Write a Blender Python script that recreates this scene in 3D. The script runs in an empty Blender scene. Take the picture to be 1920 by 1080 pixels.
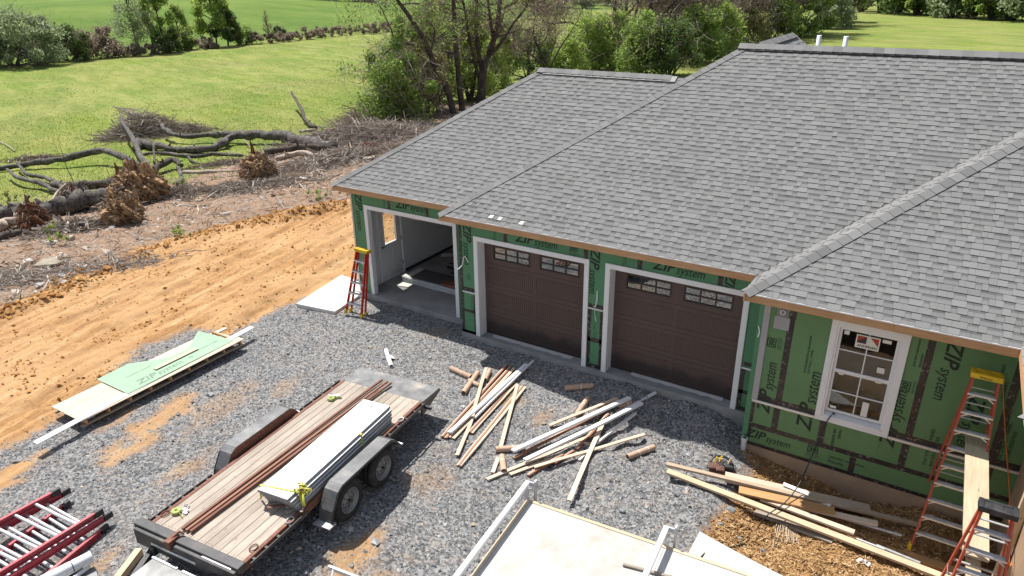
import bpy, math, random
import numpy as np
from mathutils import Vector, Matrix

# ------------------------------------------------------------------ camera, sky, sun, exposure
S = bpy.context.scene
COL = S.collection
FPX, YAW, PITCH, ROLL = 1316.97, -0.56193, 0.41235, -0.01194
CAM = Vector((8.76, -12.302, 7.814))
_F = Vector((math.sin(YAW) * math.cos(PITCH), math.cos(YAW) * math.cos(PITCH), -math.sin(PITCH)))
_R0 = _F.cross(Vector((0, 0, 1))).normalized()
_U0 = _R0.cross(_F)
_R = _R0 * math.cos(ROLL) + _U0 * math.sin(ROLL)
_U = -_R0 * math.sin(ROLL) + _U0 * math.cos(ROLL)
cam_data = bpy.data.cameras.new('camera')
cam = bpy.data.objects.new('camera', cam_data)
COL.objects.link(cam)
cam_data.sensor_width = 36
cam_data.lens = 36 * FPX / 1920
cam_data.clip_start = 0.1
cam_data.clip_end = 5000
cam.matrix_world = Matrix(((_R.x, _U.x, -_F.x, CAM.x), (_R.y, _U.y, -_F.y, CAM.y), (_R.z, _U.z, -_F.z, CAM.z), (0, 0, 0, 1)))
S.camera = cam

TO_SUN = Vector((-1.5, 0.63, 3.15)).normalized()
SUN_EL = math.asin(TO_SUN.z)
SUN_AZ = math.atan2(TO_SUN.x, TO_SUN.y)
world = bpy.data.worlds.new('World')
S.world = world
world.use_nodes = True
wn = world.node_tree.nodes
sky = wn.new('ShaderNodeTexSky')
sky.sky_type = 'NISHITA'
sky.sun_disc = False
sky.sun_elevation = SUN_EL
sky.sun_rotation = SUN_AZ
sky.air_density = 1.0
sky.dust_density = 1.0
wn['Background'].inputs[1].default_value = 0.1
hsv = wn.new('ShaderNodeHueSaturation')
hsv.inputs['Saturation'].default_value = 0.6
world.node_tree.links.new(sky.outputs[0], hsv.inputs['Color'])
world.node_tree.links.new(hsv.outputs[0], wn['Background'].inputs[0])
sun_data = bpy.data.lights.new('sun', 'SUN')
sun_data.energy = 5.0
sun_data.angle = math.radians(0.5)
sun_data.color = (1.0, 0.965, 0.91)
sun = bpy.data.objects.new('sun', sun_data)
COL.objects.link(sun)
sun.rotation_euler = TO_SUN.to_track_quat('Z', 'Y').to_euler()
S.view_settings.view_transform = 'Standard'
S.view_settings.look = 'None'
S.view_settings.exposure = 0.6
S.view_settings.gamma = 1
S.view_settings.use_curve_mapping = False

# ------------------------------------------------------------------ small maths helpers
rnd = random.Random(7)
nrg = np.random.default_rng(11)


def _ray(px, py):
    return _F + _R * ((px - 960) / FPX) + _U * ((540 - py) / FPX)


def at(px, py, z):
    """world point on the horizontal plane z"""
    d = _ray(px, py)
    return CAM + d * ((z - CAM.z) / d.z)


def at_y(px, py, y):
    d = _ray(px, py)
    return CAM + d * ((y - CAM.y) / d.y)


def at_v(px, py, base):
    """point on the upright plane through base that faces across the view"""
    d = _ray(px, py)
    n = Vector((_F.x, _F.y, 0)).normalized()
    return CAM + d * ((Vector(base) - CAM).dot(n) / d.dot(n))


def sstep(a, b, x):
    t = np.clip((x - a) / (b - a), 0, 1)
    return t * t * (3 - 2 * t)


def _hash(i, j, seed):
    h = (i.astype(np.int64) * 374761393 + j.astype(np.int64) * 668265263 + seed * 1442695041) & 0xffffffff
    h = ((h ^ (h >> 13)) * 1274126177) & 0xffffffff
    h = h ^ (h >> 16)
    return (h & 0xffffff) / float(0xffffff)


def vnoise(x, y, seed=0):
    x = np.asarray(x, float)
    y = np.asarray(y, float)
    i = np.floor(x)
    j = np.floor(y)
    u = x - i
    v = y - j
    u = u * u * (3 - 2 * u)
    v = v * v * (3 - 2 * v)
    i = i.astype(np.int64)
    j = j.astype(np.int64)
    a = _hash(i, j, seed)
    b = _hash(i + 1, j, seed)
    c = _hash(i, j + 1, seed)
    d = _hash(i + 1, j + 1, seed)
    return (a * (1 - u) + b * u) * (1 - v) + (c * (1 - u) + d * u) * v - 0.5


def fbm(x, y, seed=0, octv=3):
    s = 0
    a = 1.0
    f = 1.0
    for k in range(octv):
        s = s + a * vnoise(np.asarray(x) * f, np.asarray(y) * f, seed + k * 17)
        a *= 0.5
        f *= 2.1
    return s


def sdist(poly, x, y):
    """signed distance to a polygon, positive inside"""
    x = np.asarray(x, float)
    y = np.asarray(y, float)
    dmin = np.full(x.shape, 1e9)
    inside = np.zeros(x.shape, bool)
    n = len(poly)
    for k in range(n):
        x0, y0 = poly[k]
        x1, y1 = poly[(k + 1) % n]
        dx, dy = x1 - x0, y1 - y0
        t = np.clip(((x - x0) * dx + (y - y0) * dy) / (dx * dx + dy * dy + 1e-12), 0, 1)
        dmin = np.minimum(dmin, np.hypot(x - x0 - t * dx, y - y0 - t * dy))
        cond = ((y0 > y) != (y1 > y)) & (x < (x1 - x0) * (y - y0) / ((y1 - y0) if abs(y1 - y0) > 1e-12 else 1e-12) + x0)
        inside ^= cond
    return np.where(inside, dmin, -dmin)


def pxpoly(pts, z=-0.3):
    out = []
    for p in pts:
        q = at(p[0], p[1], z)
        out.append((q.x, q.y))
    return out


# zones of the ground, as outlines on the ground
MUD_TOP = pxpoly([(-500, 800), (-150, 650), (0, 590), (110, 545), (215, 487), (300, 452), (400, 428), (500, 412), (600, 392), (660, 380), (740, 345)])
GRASS_EDGE = pxpoly([(-500, 430), (-100, 395), (0, 385), (110, 368), (190, 352), (300, 345), (360, 330), (440, 300), (520, 275), (600, 245), (680, 212), (800, 190)], -0.5)
GRAV = pxpoly([(-300, 985), (0, 850), (60, 815), (130, 770), (215, 700), (270, 650), (345, 618), (430, 628), (500, 590), (560, 560), (640, 528), (760, 500)], -0.2)
GRAVEL = GRAV + [(0, 3), (6.4, 1.2)] + pxpoly([(1398, 850), (1415, 872), (1400, 895), (1375, 930), (1335, 975), (1320, 1010), (1300, 1030), (1240, 1200)], -0.4) + [(5, -14), (-9, -14)]
MUD = MUD_TOP + [(-3, 12), (4, 12), (4, 2)] + [(3, -13)] + [(-22, -13)]
GRASS = GRASS_EDGE + [(0, 60), (60, 60), (60, 900), (-900, 900), (-900, -400), (-60, -400)]
MULCH = pxpoly([(1400, 845), (1415, 872), (1400, 895), (1375, 930), (1335, 975), (1320, 1010), (1300, 1030), (1240, 1200), (1700, 1300), (2300, 1250)], -0.45) + [(14, -0.3), (14, 1), (6.6, 1)]
PATCH = [(at(290, 790, -.2), 1.1, .3, 0.85), (at(262, 835, -.2), .6, .22, .8), (at(345, 880, -.2), .6, .2, 0.5), (at(540, 722, -.2), .35, .2, .35), (at(640, 1062, -.2), .8, .3, .8),
         (at(0, 905, -.2), .7, .25, 1), (at(225, 785, -.2), .5, .2, .6), (at(330, 615, -.2), .8, .4, .5), (at(1010, 770, -.2), .3, .2, .4),
         (at(420, 760, -.2), .9, .35, .35), (at(955, 740, -.2), .25, .18, .6), (at(190, 1060, -.2), .3, .18, .5), (at(820, 628, -.2), .3, .3, .25), (at(720, 1075, -.2), .4, .25, .7), (at(800, 890, -.2), .4, .4, .3)]


def patches(x, y):
    v = np.zeros(np.shape(x))
    for c, a, b, s in PATCH:
        th = math.radians(100)
        dx = (x - c.x) * math.cos(th) + (y - c.y) * math.sin(th)
        dy = -(x - c.x) * math.sin(th) + (y - c.y) * math.cos(th)
        r = np.sqrt((dx / a) ** 2 + (dy / b) ** 2)
        v = np.maximum(v, s * (1 - sstep(0.5, 1.5, r + 1.1 * fbm(x * 3.1, y * 3.1, 5))))
    return v


TRK = (at(650, 420, -.3) - at(0, 760, -.3)).normalized()


def H(x, y):
    x = np.asarray(x, float)
    y = np.asarray(y, float)
    z = np.full(x.shape, -0.2)
    z = z + 0.05 * sstep(-1.2, -0.2, y) * sstep(-5, -3, x)
    d1 = 0.28 * sstep(1.0, 4.5, x) * (1 - sstep(-1.3, -0.1, y))
    z = z - np.maximum(d1, 0.5 * sstep(5.6, 7.3, x) * (1 - sstep(6, 12, y)))
    z = z - 0.9 * sstep(0, 28, -x - 9)
    z = z - 0.5 * sstep(30, 80, np.hypot(x, y))
    # far fairway rises gently
    d = np.maximum(0, -x - 104)
    z = z + 4.5 * sstep(0, 90, d) + 1.6 * sstep(10, 90, d) * np.sin(y * 0.035 + x * .02 + 1.0)
    z = z + 0.25 * fbm(x * 0.06, y * 0.06, 3) * sstep(10, 40, np.hypot(x, y))
    return z


def Hf(x, y):
    """ground height with fine relief"""
    z = H(x, y)
    g = sdist(GRAVEL, x, y)
    m = sdist(MUD, x, y)
    gr = sdist(GRASS, x, y)
    mudm = sstep(-0.3, 0.3, m) * (1 - sstep(-0.5, 0.3, g))
    al = x * TRK.x + y * TRK.y
    ac = -x * TRK.y + y * TRK.x
    rut = 0.2 * fbm(al * 0.1 + 7, ac * 1.5, 21, 4) + 0.07 * fbm(al * .6, ac * 5, 24, 3) + 0.06 * fbm(x * 5, y * 5, 22, 3)
    lump = fbm(al * 0.35, ac * .6, 33, 2)
    z = z + mudm * (rut + 0.04 * lump)
    # windrow of pushed up clay along the upper edge of the track
    ridge = np.exp(-((m - 0.35) / 0.42) ** 2) * sstep(-13.5, -11.5, x) * (1 - sstep(-4.8, -4.2, x))
    z = z + ridge * (0.22 + 0.26 * fbm(x * 2.6, y * 2.6, 41, 3))
    deb = (1 - sstep(-0.2, 0.5, m)) * (1 - sstep(-0.8, 0.8, gr))
    z = z + deb * (0.14 * fbm(x * 1.3, y * 1.3, 51, 4) + 0.05 * fbm(x * 6, y * 6, 52, 2))
    z = z + sstep(0, .4, g) * 0.035 * fbm(x * 2.3, y * 2.3, 61, 3)
    mu = sdist(MULCH, x, y)
    z = z + sstep(0, .4, mu) * (0.06 * fbm(x * 2.2, y * 2.2, 71, 3) + 0.02 * fbm(x * 11, y * 11, 72, 2))
    z = z + 0.14 * np.exp(-((x - 9.7) / 0.6) ** 2 - ((y + .75) / 0.45) ** 2) - 0.12 * np.exp(-((x - 8.7) / 0.6) ** 2 - ((y + .6) / 0.4) ** 2)
    z = z + sstep(0, 3, gr) * 0.05 * fbm(x * 0.9, y * 0.9, 81, 3)
    return z


def gz(x, y):
    return float(Hf(np.array([x]), np.array([y]))[0])


def on(px, py, lift=0.0):
    """point on the terrain under a pixel of the photograph"""
    p = at(px, py, -0.3)
    for _ in range(12):
        z = float(H(np.array([p.x]), np.array([p.y]))[0])
        p = at(px, py, z)
    return Vector((p.x, p.y, gz(p.x, p.y) + lift))


# ------------------------------------------------------------------ materials
def mk(name):
    m = bpy.data.materials.new(name)
    m.use_nodes = True
    nt = m.node_tree
    b = nt.nodes['Principled BSDF']
    return m, nt, b


def nd(nt, t, **kw):
    n = nt.nodes.new('ShaderNode' + t)
    for k, v in kw.items():
        setattr(n, k, v)
    return n


def ramp(nt, fac, stops):
    r = nd(nt, 'ValToRGB')
    e = r.color_ramp.elements
    while len(e) < len(stops):
        e.new(0.5)
    for k, (p, c) in enumerate(stops):
        e[k].position = p
        e[k].color = (c[0], c[1], c[2], 1)
    if fac is not None:
        nt.links.new(fac, r.inputs[0])
    return r.outputs[0]


def coords(nt, scale=(1, 1, 1), rand=True):
    tc = nd(nt, 'TexCoord')
    mp = nd(nt, 'Mapping')
    mp.inputs['Scale'].default_value = scale
    nt.links.new(tc.outputs['Object'], mp.inputs[0])
    if rand:
        oi = nd(nt, 'ObjectInfo')
        ml = nd(nt, 'Math', operation='MULTIPLY')
        ml.inputs[1].default_value = 37.0
        nt.links.new(oi.outputs['Random'], ml.inputs[0])
        nt.links.new(ml.outputs[0], mp.inputs['Location'])
    return mp.outputs[0]


def noise(nt, vec, scale, detail=4, rough=0.6, dist=0):
    n = nd(nt, 'TexNoise')
    n.inputs['Scale'].default_value = scale
    n.inputs['Detail'].default_value = detail
    n.inputs['Roughness'].default_value = rough
    n.inputs['Distortion'].default_value = dist
    nt.links.new(vec, n.inputs['Vector'])
    return n.outputs['Fac']


def mixc(nt, fac, a, b, mode='MIX'):
    m = nd(nt, 'Mix', data_type='RGBA', blend_type=mode)
    for i, v in ((0, fac), (6, a), (7, b)):
        if isinstance(v, (int, float)):
            m.inputs[i].default_value = v
        elif isinstance(v, (tuple, list)):
            m.inputs[i].default_value = (v[0], v[1], v[2], 1)
        else:
            nt.links.new(v, m.inputs[i])
    return m.outputs[2]


def bump(nt, b, h, strength, dist=0.01):
    bp = nd(nt, 'Bump')
    bp.inputs['Strength'].default_value = strength
    bp.inputs['Distance'].default_value = dist
    nt.links.new(h, bp.inputs['Height'])
    nt.links.new(bp.outputs[0], b.inputs['Normal'])
    return bp


def mat(name, c, rough=0.6, var=0.18, scale=6, stretch=(1, 1, 1), bmp=0.15, bscale=60, metal=0.0, dirt=None, dirt_amt=0.35, rand=True, c2=None, spec=0.4, objvar=0.0):
    m, nt, b = mk(name)
    v = coords(nt, stretch, rand)
    n = noise(nt, v, scale, 5, 0.65)
    lo = tuple(x * (1 - var) for x in c)
    hi = tuple(min(1, x * (1 + var)) for x in (c2 or c))
    col = ramp(nt, n, [(0.3, lo), (0.7, hi)])
    if dirt:
        n2 = noise(nt, v, scale * 0.37, 6, 0.7)
        f = ramp(nt, n2, [(0.5, (0, 0, 0)), (0.75, (dirt_amt,) * 3)])
        col = mixc(nt, f, col, dirt)
    if objvar:
        oi = nd(nt, 'ObjectInfo')
        hs = nd(nt, 'HueSaturation')
        mr = nd(nt, 'MapRange')
        mr.inputs['To Min'].default_value = 1 - objvar
        mr.inputs['To Max'].default_value = 1 + objvar
        nt.links.new(oi.outputs['Random'], mr.inputs[0])
        nt.links.new(mr.outputs[0], hs.inputs['Value'])
        nt.links.new(col, hs.inputs['Color'])
        col = hs.outputs[0]
    nt.links.new(col, b.inputs['Base Color'])
    b.inputs['Roughness'].default_value = rough
    b.inputs['Metallic'].default_value = metal
    b.inputs['Specular IOR Level'].default_value = spec
    if bmp:
        n3 = noise(nt, v, bscale, 3, 0.6)
        bump(nt, b, n3, bmp, 0.01)
    return m


def wood(name, c, c2, rough=0.75, objvar=0.12, knots=True):
    """grain runs along local X"""
    m, nt, b = mk(name)
    v = coords(nt, (0.6, 9, 9))
    n = noise(nt, v, 5, 6, 0.65, 0.6)
    col = ramp(nt, n, [(0.28, c), (0.5, tuple((x + y) / 2 for x, y in zip(c, c2))), (0.72, c2)])
    vb = coords(nt, (1, 1, 1))
    n2 = noise(nt, vb, 1.7, 4)
    col = mixc(nt, ramp(nt, n2, [(0.4, (0, 0, 0)), (0.7, (0.35,) * 3)]), col, tuple(x * 0.72 for x in c))
    if knots:
        vv = nd(nt, 'TexVoronoi')
        vv.inputs['Scale'].default_value = 1.0
        vk = coords(nt, (2.2, 7, 7))
        nt.links.new(vk, vv.inputs['Vector'])
        col = mixc(nt, ramp(nt, vv.outputs['Distance'], [(0.03, (0.75,) * 3), (0.09, (0, 0, 0))]), col, tuple(x * 0.32 for x in c))
    oi = nd(nt, 'ObjectInfo')
    hs = nd(nt, 'HueSaturation')
    mr = nd(nt, 'MapRange')
    mr.inputs['To Min'].default_value = 1 - objvar
    mr.inputs['To Max'].default_value = 1 + objvar
    nt.links.new(oi.outputs['Random'], mr.inputs[0])
    nt.links.new(mr.outputs[0], hs.inputs['Value'])
    nt.links.new(col, hs.inputs['Color'])
    nt.links.new(hs.outputs[0], b.inputs['Base Color'])
    b.inputs['Roughness'].default_value = rough
    b.inputs['Specular IOR Level'].default_value = 0.25
    bump(nt, b, n, 0.25, 0.004)
    return m


M = {}
M['white'] = mat('white_trim', (0.74, 0.74, 0.74), 0.5, 0.04, 3, bmp=0.04, dirt=(0.5, 0.48, 0.45), dirt_amt=.25)
M['white_wall'] = mat('interior_paint', (0.62, 0.61, 0.6), 0.8, 0.05, 2, bmp=0.03)
M['alu'] = mat('aluminium', (0.62, 0.63, 0.64), 0.42, 0.12, 9, bmp=0.1, metal=0.55)
M['steel'] = mat('galvanised', (0.5, 0.51, 0.53), 0.5, 0.15, 12, bmp=0.05, metal=0.5)
M['red'] = mat('red_fibreglass', (0.62, 0.03, 0.018), 0.45, 0.15, 10, bmp=0.05)
M['orange_red'] = mat('orange_red_fibreglass', (0.42, 0.075, 0.04), 0.5, 0.18, 8, bmp=0.06, dirt=(0.5, 0.35, 0.3), dirt_amt=.3)
M['faded_red'] = mat('faded_red_fibreglass', (0.44, 0.07, 0.085), 0.5, 0.22, 5, bmp=0.06, dirt=(0.5, 0.28, 0.27), dirt_amt=.5)
M['yellow'] = mat('yellow_plastic', (0.72, 0.46, 0.02), 0.4, 0.12, 14, bmp=0.05, dirt=(0.3, 0.2, 0.05))
M['black'] = mat('black_plastic', (0.025, 0.025, 0.027), 0.5, 0.3, 10, bmp=0.1, dirt=(0.15, 0.14, 0.13))
M['tyre'] = mat('tyre_rubber', (0.022, 0.021, 0.02), 0.85, 0.3, 12, bmp=0.2, dirt=(0.1, 0.09, 0.08), dirt_amt=.5)
M['rim'] = mat('grey_rim', (0.2, 0.2, 0.205), 0.45, 0.15, 15, bmp=0.03, metal=0.3, dirt=(0.16, 0.13, 0.1))
M['black_steel'] = mat('black_painted_steel', (0.04, 0.04, 0.042), 0.5, 0.3, 8, bmp=0.1, dirt=(0.16, 0.13, 0.11), dirt_amt=.5)
M['rust'] = mat('rusty_brown_steel', (0.17, 0.07, 0.045), 0.75, 0.35, 7, stretch=(.5, 3, 3), bmp=0.2, dirt=(0.3, 0.17, 0.12))
M['cedar'] = mat('brown_moulding', (0.26, 0.12, 0.07), 0.65, 0.2, 4, stretch=(.3, 6, 6), bmp=0.08, objvar=.25)
M['card'] = mat('cardboard', (0.46, 0.31, 0.22), 0.85, 0.1, 12, bmp=0.1, objvar=.12, dirt=(.3, .2, .15))
M['whitewrap'] = mat('white_wrap', (0.72, 0.71, 0.7), 0.6, 0.1, 12, bmp=0.3)
M['concrete'] = mat('concrete', (0.3, 0.29, 0.28), 0.9, 0.2, 2.5, bmp=0.25, bscale=50, dirt=(0.16, 0.155, 0.15), dirt_amt=.6)
M['concrete_pale'] = mat('pale_concrete', (0.58, 0.55, 0.52), 0.9, 0.1, 2.5, bmp=0.15, bscale=80, dirt=(0.4, 0.34, 0.28), dirt_amt=.4)
M['found'] = mat('tan_foundation', (0.36, 0.25, 0.16), 0.9, 0.16, 1.8, bmp=0.2, bscale=40, dirt=(0.25, 0.17, 0.1), dirt_amt=.6, rand=False)
M['print'] = mat('black_print', (0.018, 0.03, 0.02), 0.7, 0.15, 30, bmp=0)
M['print_soft'] = mat('faded_print', (0.05, 0.09, 0.05), 0.8, 0.3, 30, bmp=0)
M['glass_black'] = mat('black_frame', (0.05, 0.035, 0.032), 0.5, 0.1, bmp=0)
M['vent_white'] = mat('white_pipe', (0.7, 0.7, 0.71), 0.45, 0.05, bmp=0.03)
M['rope_orange'] = mat('orange_cord', (0.75, 0.2, 0.04), 0.5, 0.1, bmp=0)
M['cord'] = mat('black_cord', (0.03, 0.03, 0.03), 0.45, 0.1, bmp=0)
M['strap'] = mat('yellow_green_strap', (0.5, 0.5, 0.06), 0.6, 0.2, 20, bmp=0.1)
M['olive'] = mat('pale_green_strap', (0.36, 0.4, 0.12), 0.6, 0.2, 20, bmp=0.1)
M['panelw'] = mat('white_panel_skin', (0.8, 0.8, 0.8), 0.4, 0.02, 3, bmp=0.02)
M['graye'] = mat('grey_panel_edge', (0.2, 0.205, 0.21), 0.5, 0.3, 4, stretch=(.3, 5, 30), bmp=0.05)
M['roofw'] = mat('weathered_white_roof', (0.4, 0.385, 0.36), 0.7, 0.12, 1.6, bmp=0.05, dirt=(0.26, 0.2, 0.13), dirt_amt=.8, c2=(.5, .495, .48))
M['paper'] = mat('paper', (0.7, 0.69, 0.62), 0.9, 0.05, bmp=0.05)
M['tan_leather'] = mat('brown_leather', (0.1, 0.04, 0.025), 0.6, 0.3, 12, bmp=0.3)
M['slate'] = mat('dark_tile', (0.075, 0.07, 0.07), 0.55, 0.15, 2, bmp=0.03)
M['boxw'] = mat('white_carton', (0.5, 0.5, 0.49), 0.8, 0.25, 9, stretch=(1, 1, 3), bmp=0.05)
M['pine'] = wood('pine_lumber', (0.45, 0.33, 0.21), (0.6, 0.48, 0.34))
M['pine_pale'] = wood('pale_moulding', (0.52, 0.4, 0.3), (0.64, 0.53, 0.42), knots=False, objvar=.1)
M['pine_old'] = wood('aged_lumber', (0.28, 0.21, 0.15), (0.5, 0.4, 0.29))
M['tanwood'] = wood('tan_lumber', (0.38, 0.21, 0.09), (0.55, 0.34, 0.16))
M['greywood'] = wood('grey_lumber', (0.24, 0.2, 0.16), (0.38, 0.33, 0.28))
M['deckwood'] = wood('trailer_deck_wood', (0.27, 0.22, 0.175), (0.46, 0.4, 0.335), objvar=.14)
M['fascia'] = wood('fascia_board', (0.4, 0.22, 0.1), (0.58, 0.36, 0.2), objvar=.05)
M['lvl'] = wood('scaffold_plank', (0.42, 0.33, 0.22), (0.6, 0.5, 0.35), objvar=.05)
M['ply'] = wood('plywood_edge', (0.5, 0.38, 0.25), (0.66, 0.54, 0.38), knots=False)

# green sheathing
def sheath(name, c, var=.1):
    m, nt, b = mk(name)
    v = coords(nt)
    n = noise(nt, v, 1.1, 4)
    n2 = noise(nt, v, 90, 3)
    col = ramp(nt, n, [(0.3, tuple(x * (1 - var) for x in c)), (0.7, tuple(x * (1 + var) for x in c))])
    col = mixc(nt, ramp(nt, n2, [(0.45, (0, 0, 0)), (0.7, (0.3,) * 3)]), col, tuple(x * 0.75 for x in c))
    # nail heads on a loose grid
    vv = nd(nt, 'TexVoronoi')
    vv.inputs['Scale'].default_value = 3.4
    vv.inputs['Randomness'].default_value = 0.55
    nt.links.new(v, vv.inputs['Vector'])
    col = mixc(nt, ramp(nt, vv.outputs['Distance'], [(0.03, (0.7,) * 3), (0.055, (0, 0, 0))]), col, (0.02, 0.05, 0.02))
    nt.links.new(col, b.inputs['Base Color'])
    b.inputs['Roughness'].default_value = 0.62
    return m


M['zip'] = sheath('green_sheathing', (0.075, 0.215, 0.105))
M['zip_light'] = sheath('light_green_sheathing', (0.23, 0.37, 0.24), .05)
M['zip2'] = sheath('sunned_green_sheathing', (0.11, 0.22, 0.09))  # yellower green tone for the right-hand wall and wing


def tape_mat():
    m, nt, b = mk('seam_tape')
    v = coords(nt, (1, 1, 1))
    n = noise(nt, v, 16, 3, 0.7)
    n2 = noise(nt, v, 4, 4)
    col = ramp(nt, n2, [(0.4, (0.014, 0.013, 0.014)), (0.8, (0.06, 0.036, 0.03))])
    col = mixc(nt, ramp(nt, n, [(0.58, (0, 0, 0)), (0.64, (0.55,) * 3)]), col, (0.28, 0.26, 0.27))
    nt.links.new(col, b.inputs['Base Color'])
    b.inputs['Roughness'].default_value = 0.4
    bump(nt, b, n, 0.2, 0.003)
    return m


M['tape'] = tape_mat()


def attr_mat(name, attr, stops, rough=0.9, grain=0.2, gscale=200, bmp=0.3, extra=None):
    m, nt, b = mk(name)
    a = nd(nt, 'Attribute', attribute_name=attr)
    v = coords(nt, rand=False)
    n = noise(nt, v, gscale, 2, 0.7)
    ad = nd(nt, 'Math', operation='MULTIPLY_ADD')
    nt.links.new(n, ad.inputs[0])
    ad.inputs[1].default_value = grain
    nt.links.new(a.outputs['Fac'], ad.inputs[2])
    sb = nd(nt, 'Math', operation='SUBTRACT')
    nt.links.new(ad.outputs[0], sb.inputs[0])
    sb.inputs[1].default_value = grain * .5
    col = ramp(nt, sb.outputs[0], stops)
    nt.links.new(col, b.inputs['Base Color'])
    b.inputs['Roughness'].default_value = rough
    b.inputs['Specular IOR Level'].default_value = 0.2
    if bmp:
        bump(nt, b, n, bmp, 0.004)
    return m


M['shingle'] = attr_mat('grey_shingle', 'tone', [(0.0, (0.055, 0.055, 0.055)), (0.5, (0.2, 0.199, 0.197)), (1.0, (0.33, 0.328, 0.323))], 0.92, 0.5, 130, 0.35)
M['stone'] = attr_mat('gravel_stone', 'tone', [(0, (0.055, 0.056, 0.058)), (0.45, (0.19, 0.192, 0.196)), (.8, (0.38, 0.381, 0.382)), (0.93, (.42, .41, .39)), (1, (0.48, 0.36, 0.24))], 0.8, 0.15, 60, 0.2)
M['chips'] = attr_mat('wood_chips', 'tone', [(0, (0.1, 0.05, 0.02)), (0.5, (0.32, 0.18, 0.075)), (1, (0.62, 0.45, 0.25))], 0.85, 0.1, 60, 0.1)
M['clod'] = attr_mat('clay_clods', 'tone', [(0, (0.2, 0.1, 0.035)), (0.5, (0.4, 0.2, 0.065)), (1, (0.6, 0.37, 0.16))], 0.95, 0.4, 15, 0.4)
M['twig'] = attr_mat('dry_twigs', 'tone', [(0, (0.1, 0.078, 0.062)), (0.5, (0.33, 0.27, 0.225)), (1, (0.62, 0.56, 0.49))], 0.9, 0.2, 20, 0.1)
M['blade'] = attr_mat('grass_blades', 'tone', [(0, (0.08, 0.13, 0.025)), (0.5, (0.19, 0.235, 0.05)), (.9, (0.33, 0.32, 0.12)), (1, (0.6, 0.45, 0.02))], 0.7, 0.1, 1, 0)
_nt = M['blade'].node_tree
_tr = _nt.nodes.new('ShaderNodeBsdfTranslucent')
_pb = _nt.nodes['Principled BSDF']
_nt.links.new(_pb.inputs['Base Color'].links[0].from_socket, _tr.inputs[0])
_mx = _nt.nodes.new('ShaderNodeMixShader')
_mx.inputs[0].default_value = 0.5
_nt.links.new(_pb.outputs[0], _mx.inputs[1])
_nt.links.new(_tr.outputs[0], _mx.inputs[2])
_nt.links.new(_mx.outputs[0], _nt.nodes['Material Output'].inputs[0])
M['bark'] = mat('bark', (0.06, 0.047, 0.038), 0.95, 0.45, 5, bmp=0.6, bscale=18, dirt=(0.22, 0.2, 0.17), dirt_amt=.6)
M['bark_grey'] = mat('grey_log_bark', (0.075, 0.066, 0.058), 0.95, 0.85, 9, bmp=1.0, bscale=14, dirt=(0.28, 0.26, 0.23), dirt_amt=.8)
M['deadwood'] = mat('bare_dead_wood', (0.36, 0.29, 0.23), 0.9, 0.3, 6, bmp=0.3)
M['rootsoil'] = mat('root_ball_soil', (0.13, 0.075, 0.04), 1.0, 0.5, 4.0, bmp=1.0, bscale=14, dirt=(0.035, 0.02, 0.013), dirt_amt=.9, c2=(0.34, 0.225, 0.125))
M['rotwood'] = mat('rotten_red_wood', (0.14, 0.055, 0.025), 1.0, 0.6, 4, bmp=0.8, bscale=12)
M['rock'] = mat('field_rock', (0.3, 0.26, 0.2), 0.95, 0.3, 3, bmp=0.5, bscale=12, objvar=.2)
M['shed'] = mat('beige_siding', (0.4, 0.36, 0.31), 0.8, 0.1, 3, stretch=(8, 8, .2), bmp=0.1)


def leafmat(name, dark, light, trans=0.58):
    dark = tuple(min(1, c * 1.25) for c in dark)
    light = tuple(min(1, c * 1.12) for c in light)
    m, nt, b = mk(name)
    g = nd(nt, 'NewGeometry')
    col = ramp(nt, g.outputs['Random Per Island'], [(0, dark), (1, light)])
    nt.links.new(col, b.inputs['Base Color'])
    b.inputs['Roughness'].default_value = 0.6
    b.inputs['Specular IOR Level'].default_value = 0.2
    tr = nd(nt, 'BsdfTranslucent')
    nt.links.new(col, tr.inputs[0])
    mx = nd(nt, 'MixShader')
    mx.inputs[0].default_value = trans
    nt.links.new(b.outputs[0], mx.inputs[1])
    nt.links.new(tr.outputs[0], mx.inputs[2])
    nt.links.new(mx.outputs[0], nt.nodes['Material Output'].inputs[0])
    return m


L = {
    'bright': leafmat('fresh_green_leaves', (0.16, 0.25, 0.045), (0.38, 0.46, 0.12)),
    'mid': leafmat('mid_green_leaves', (0.1, 0.175, 0.035), (0.3, 0.39, 0.1)),
    'dark': leafmat('dark_green_leaves', (0.045, 0.08, 0.024), (0.14, 0.2, 0.06)),
    'silver': leafmat('silvery_leaves', (0.17, 0.22, 0.11), (0.34, 0.4, 0.23)),
    'olive': leafmat('olive_buds', (0.15, 0.155, 0.06), (0.36, 0.34, 0.15)),
    'brown': leafmat('dry_brown_brush', (0.17, 0.135, 0.1), (0.36, 0.29, 0.22)),
    'rusty': leafmat('budding_brown_twigs', (0.1, 0.07, 0.045), (0.26, 0.19, 0.12)),
}


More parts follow.
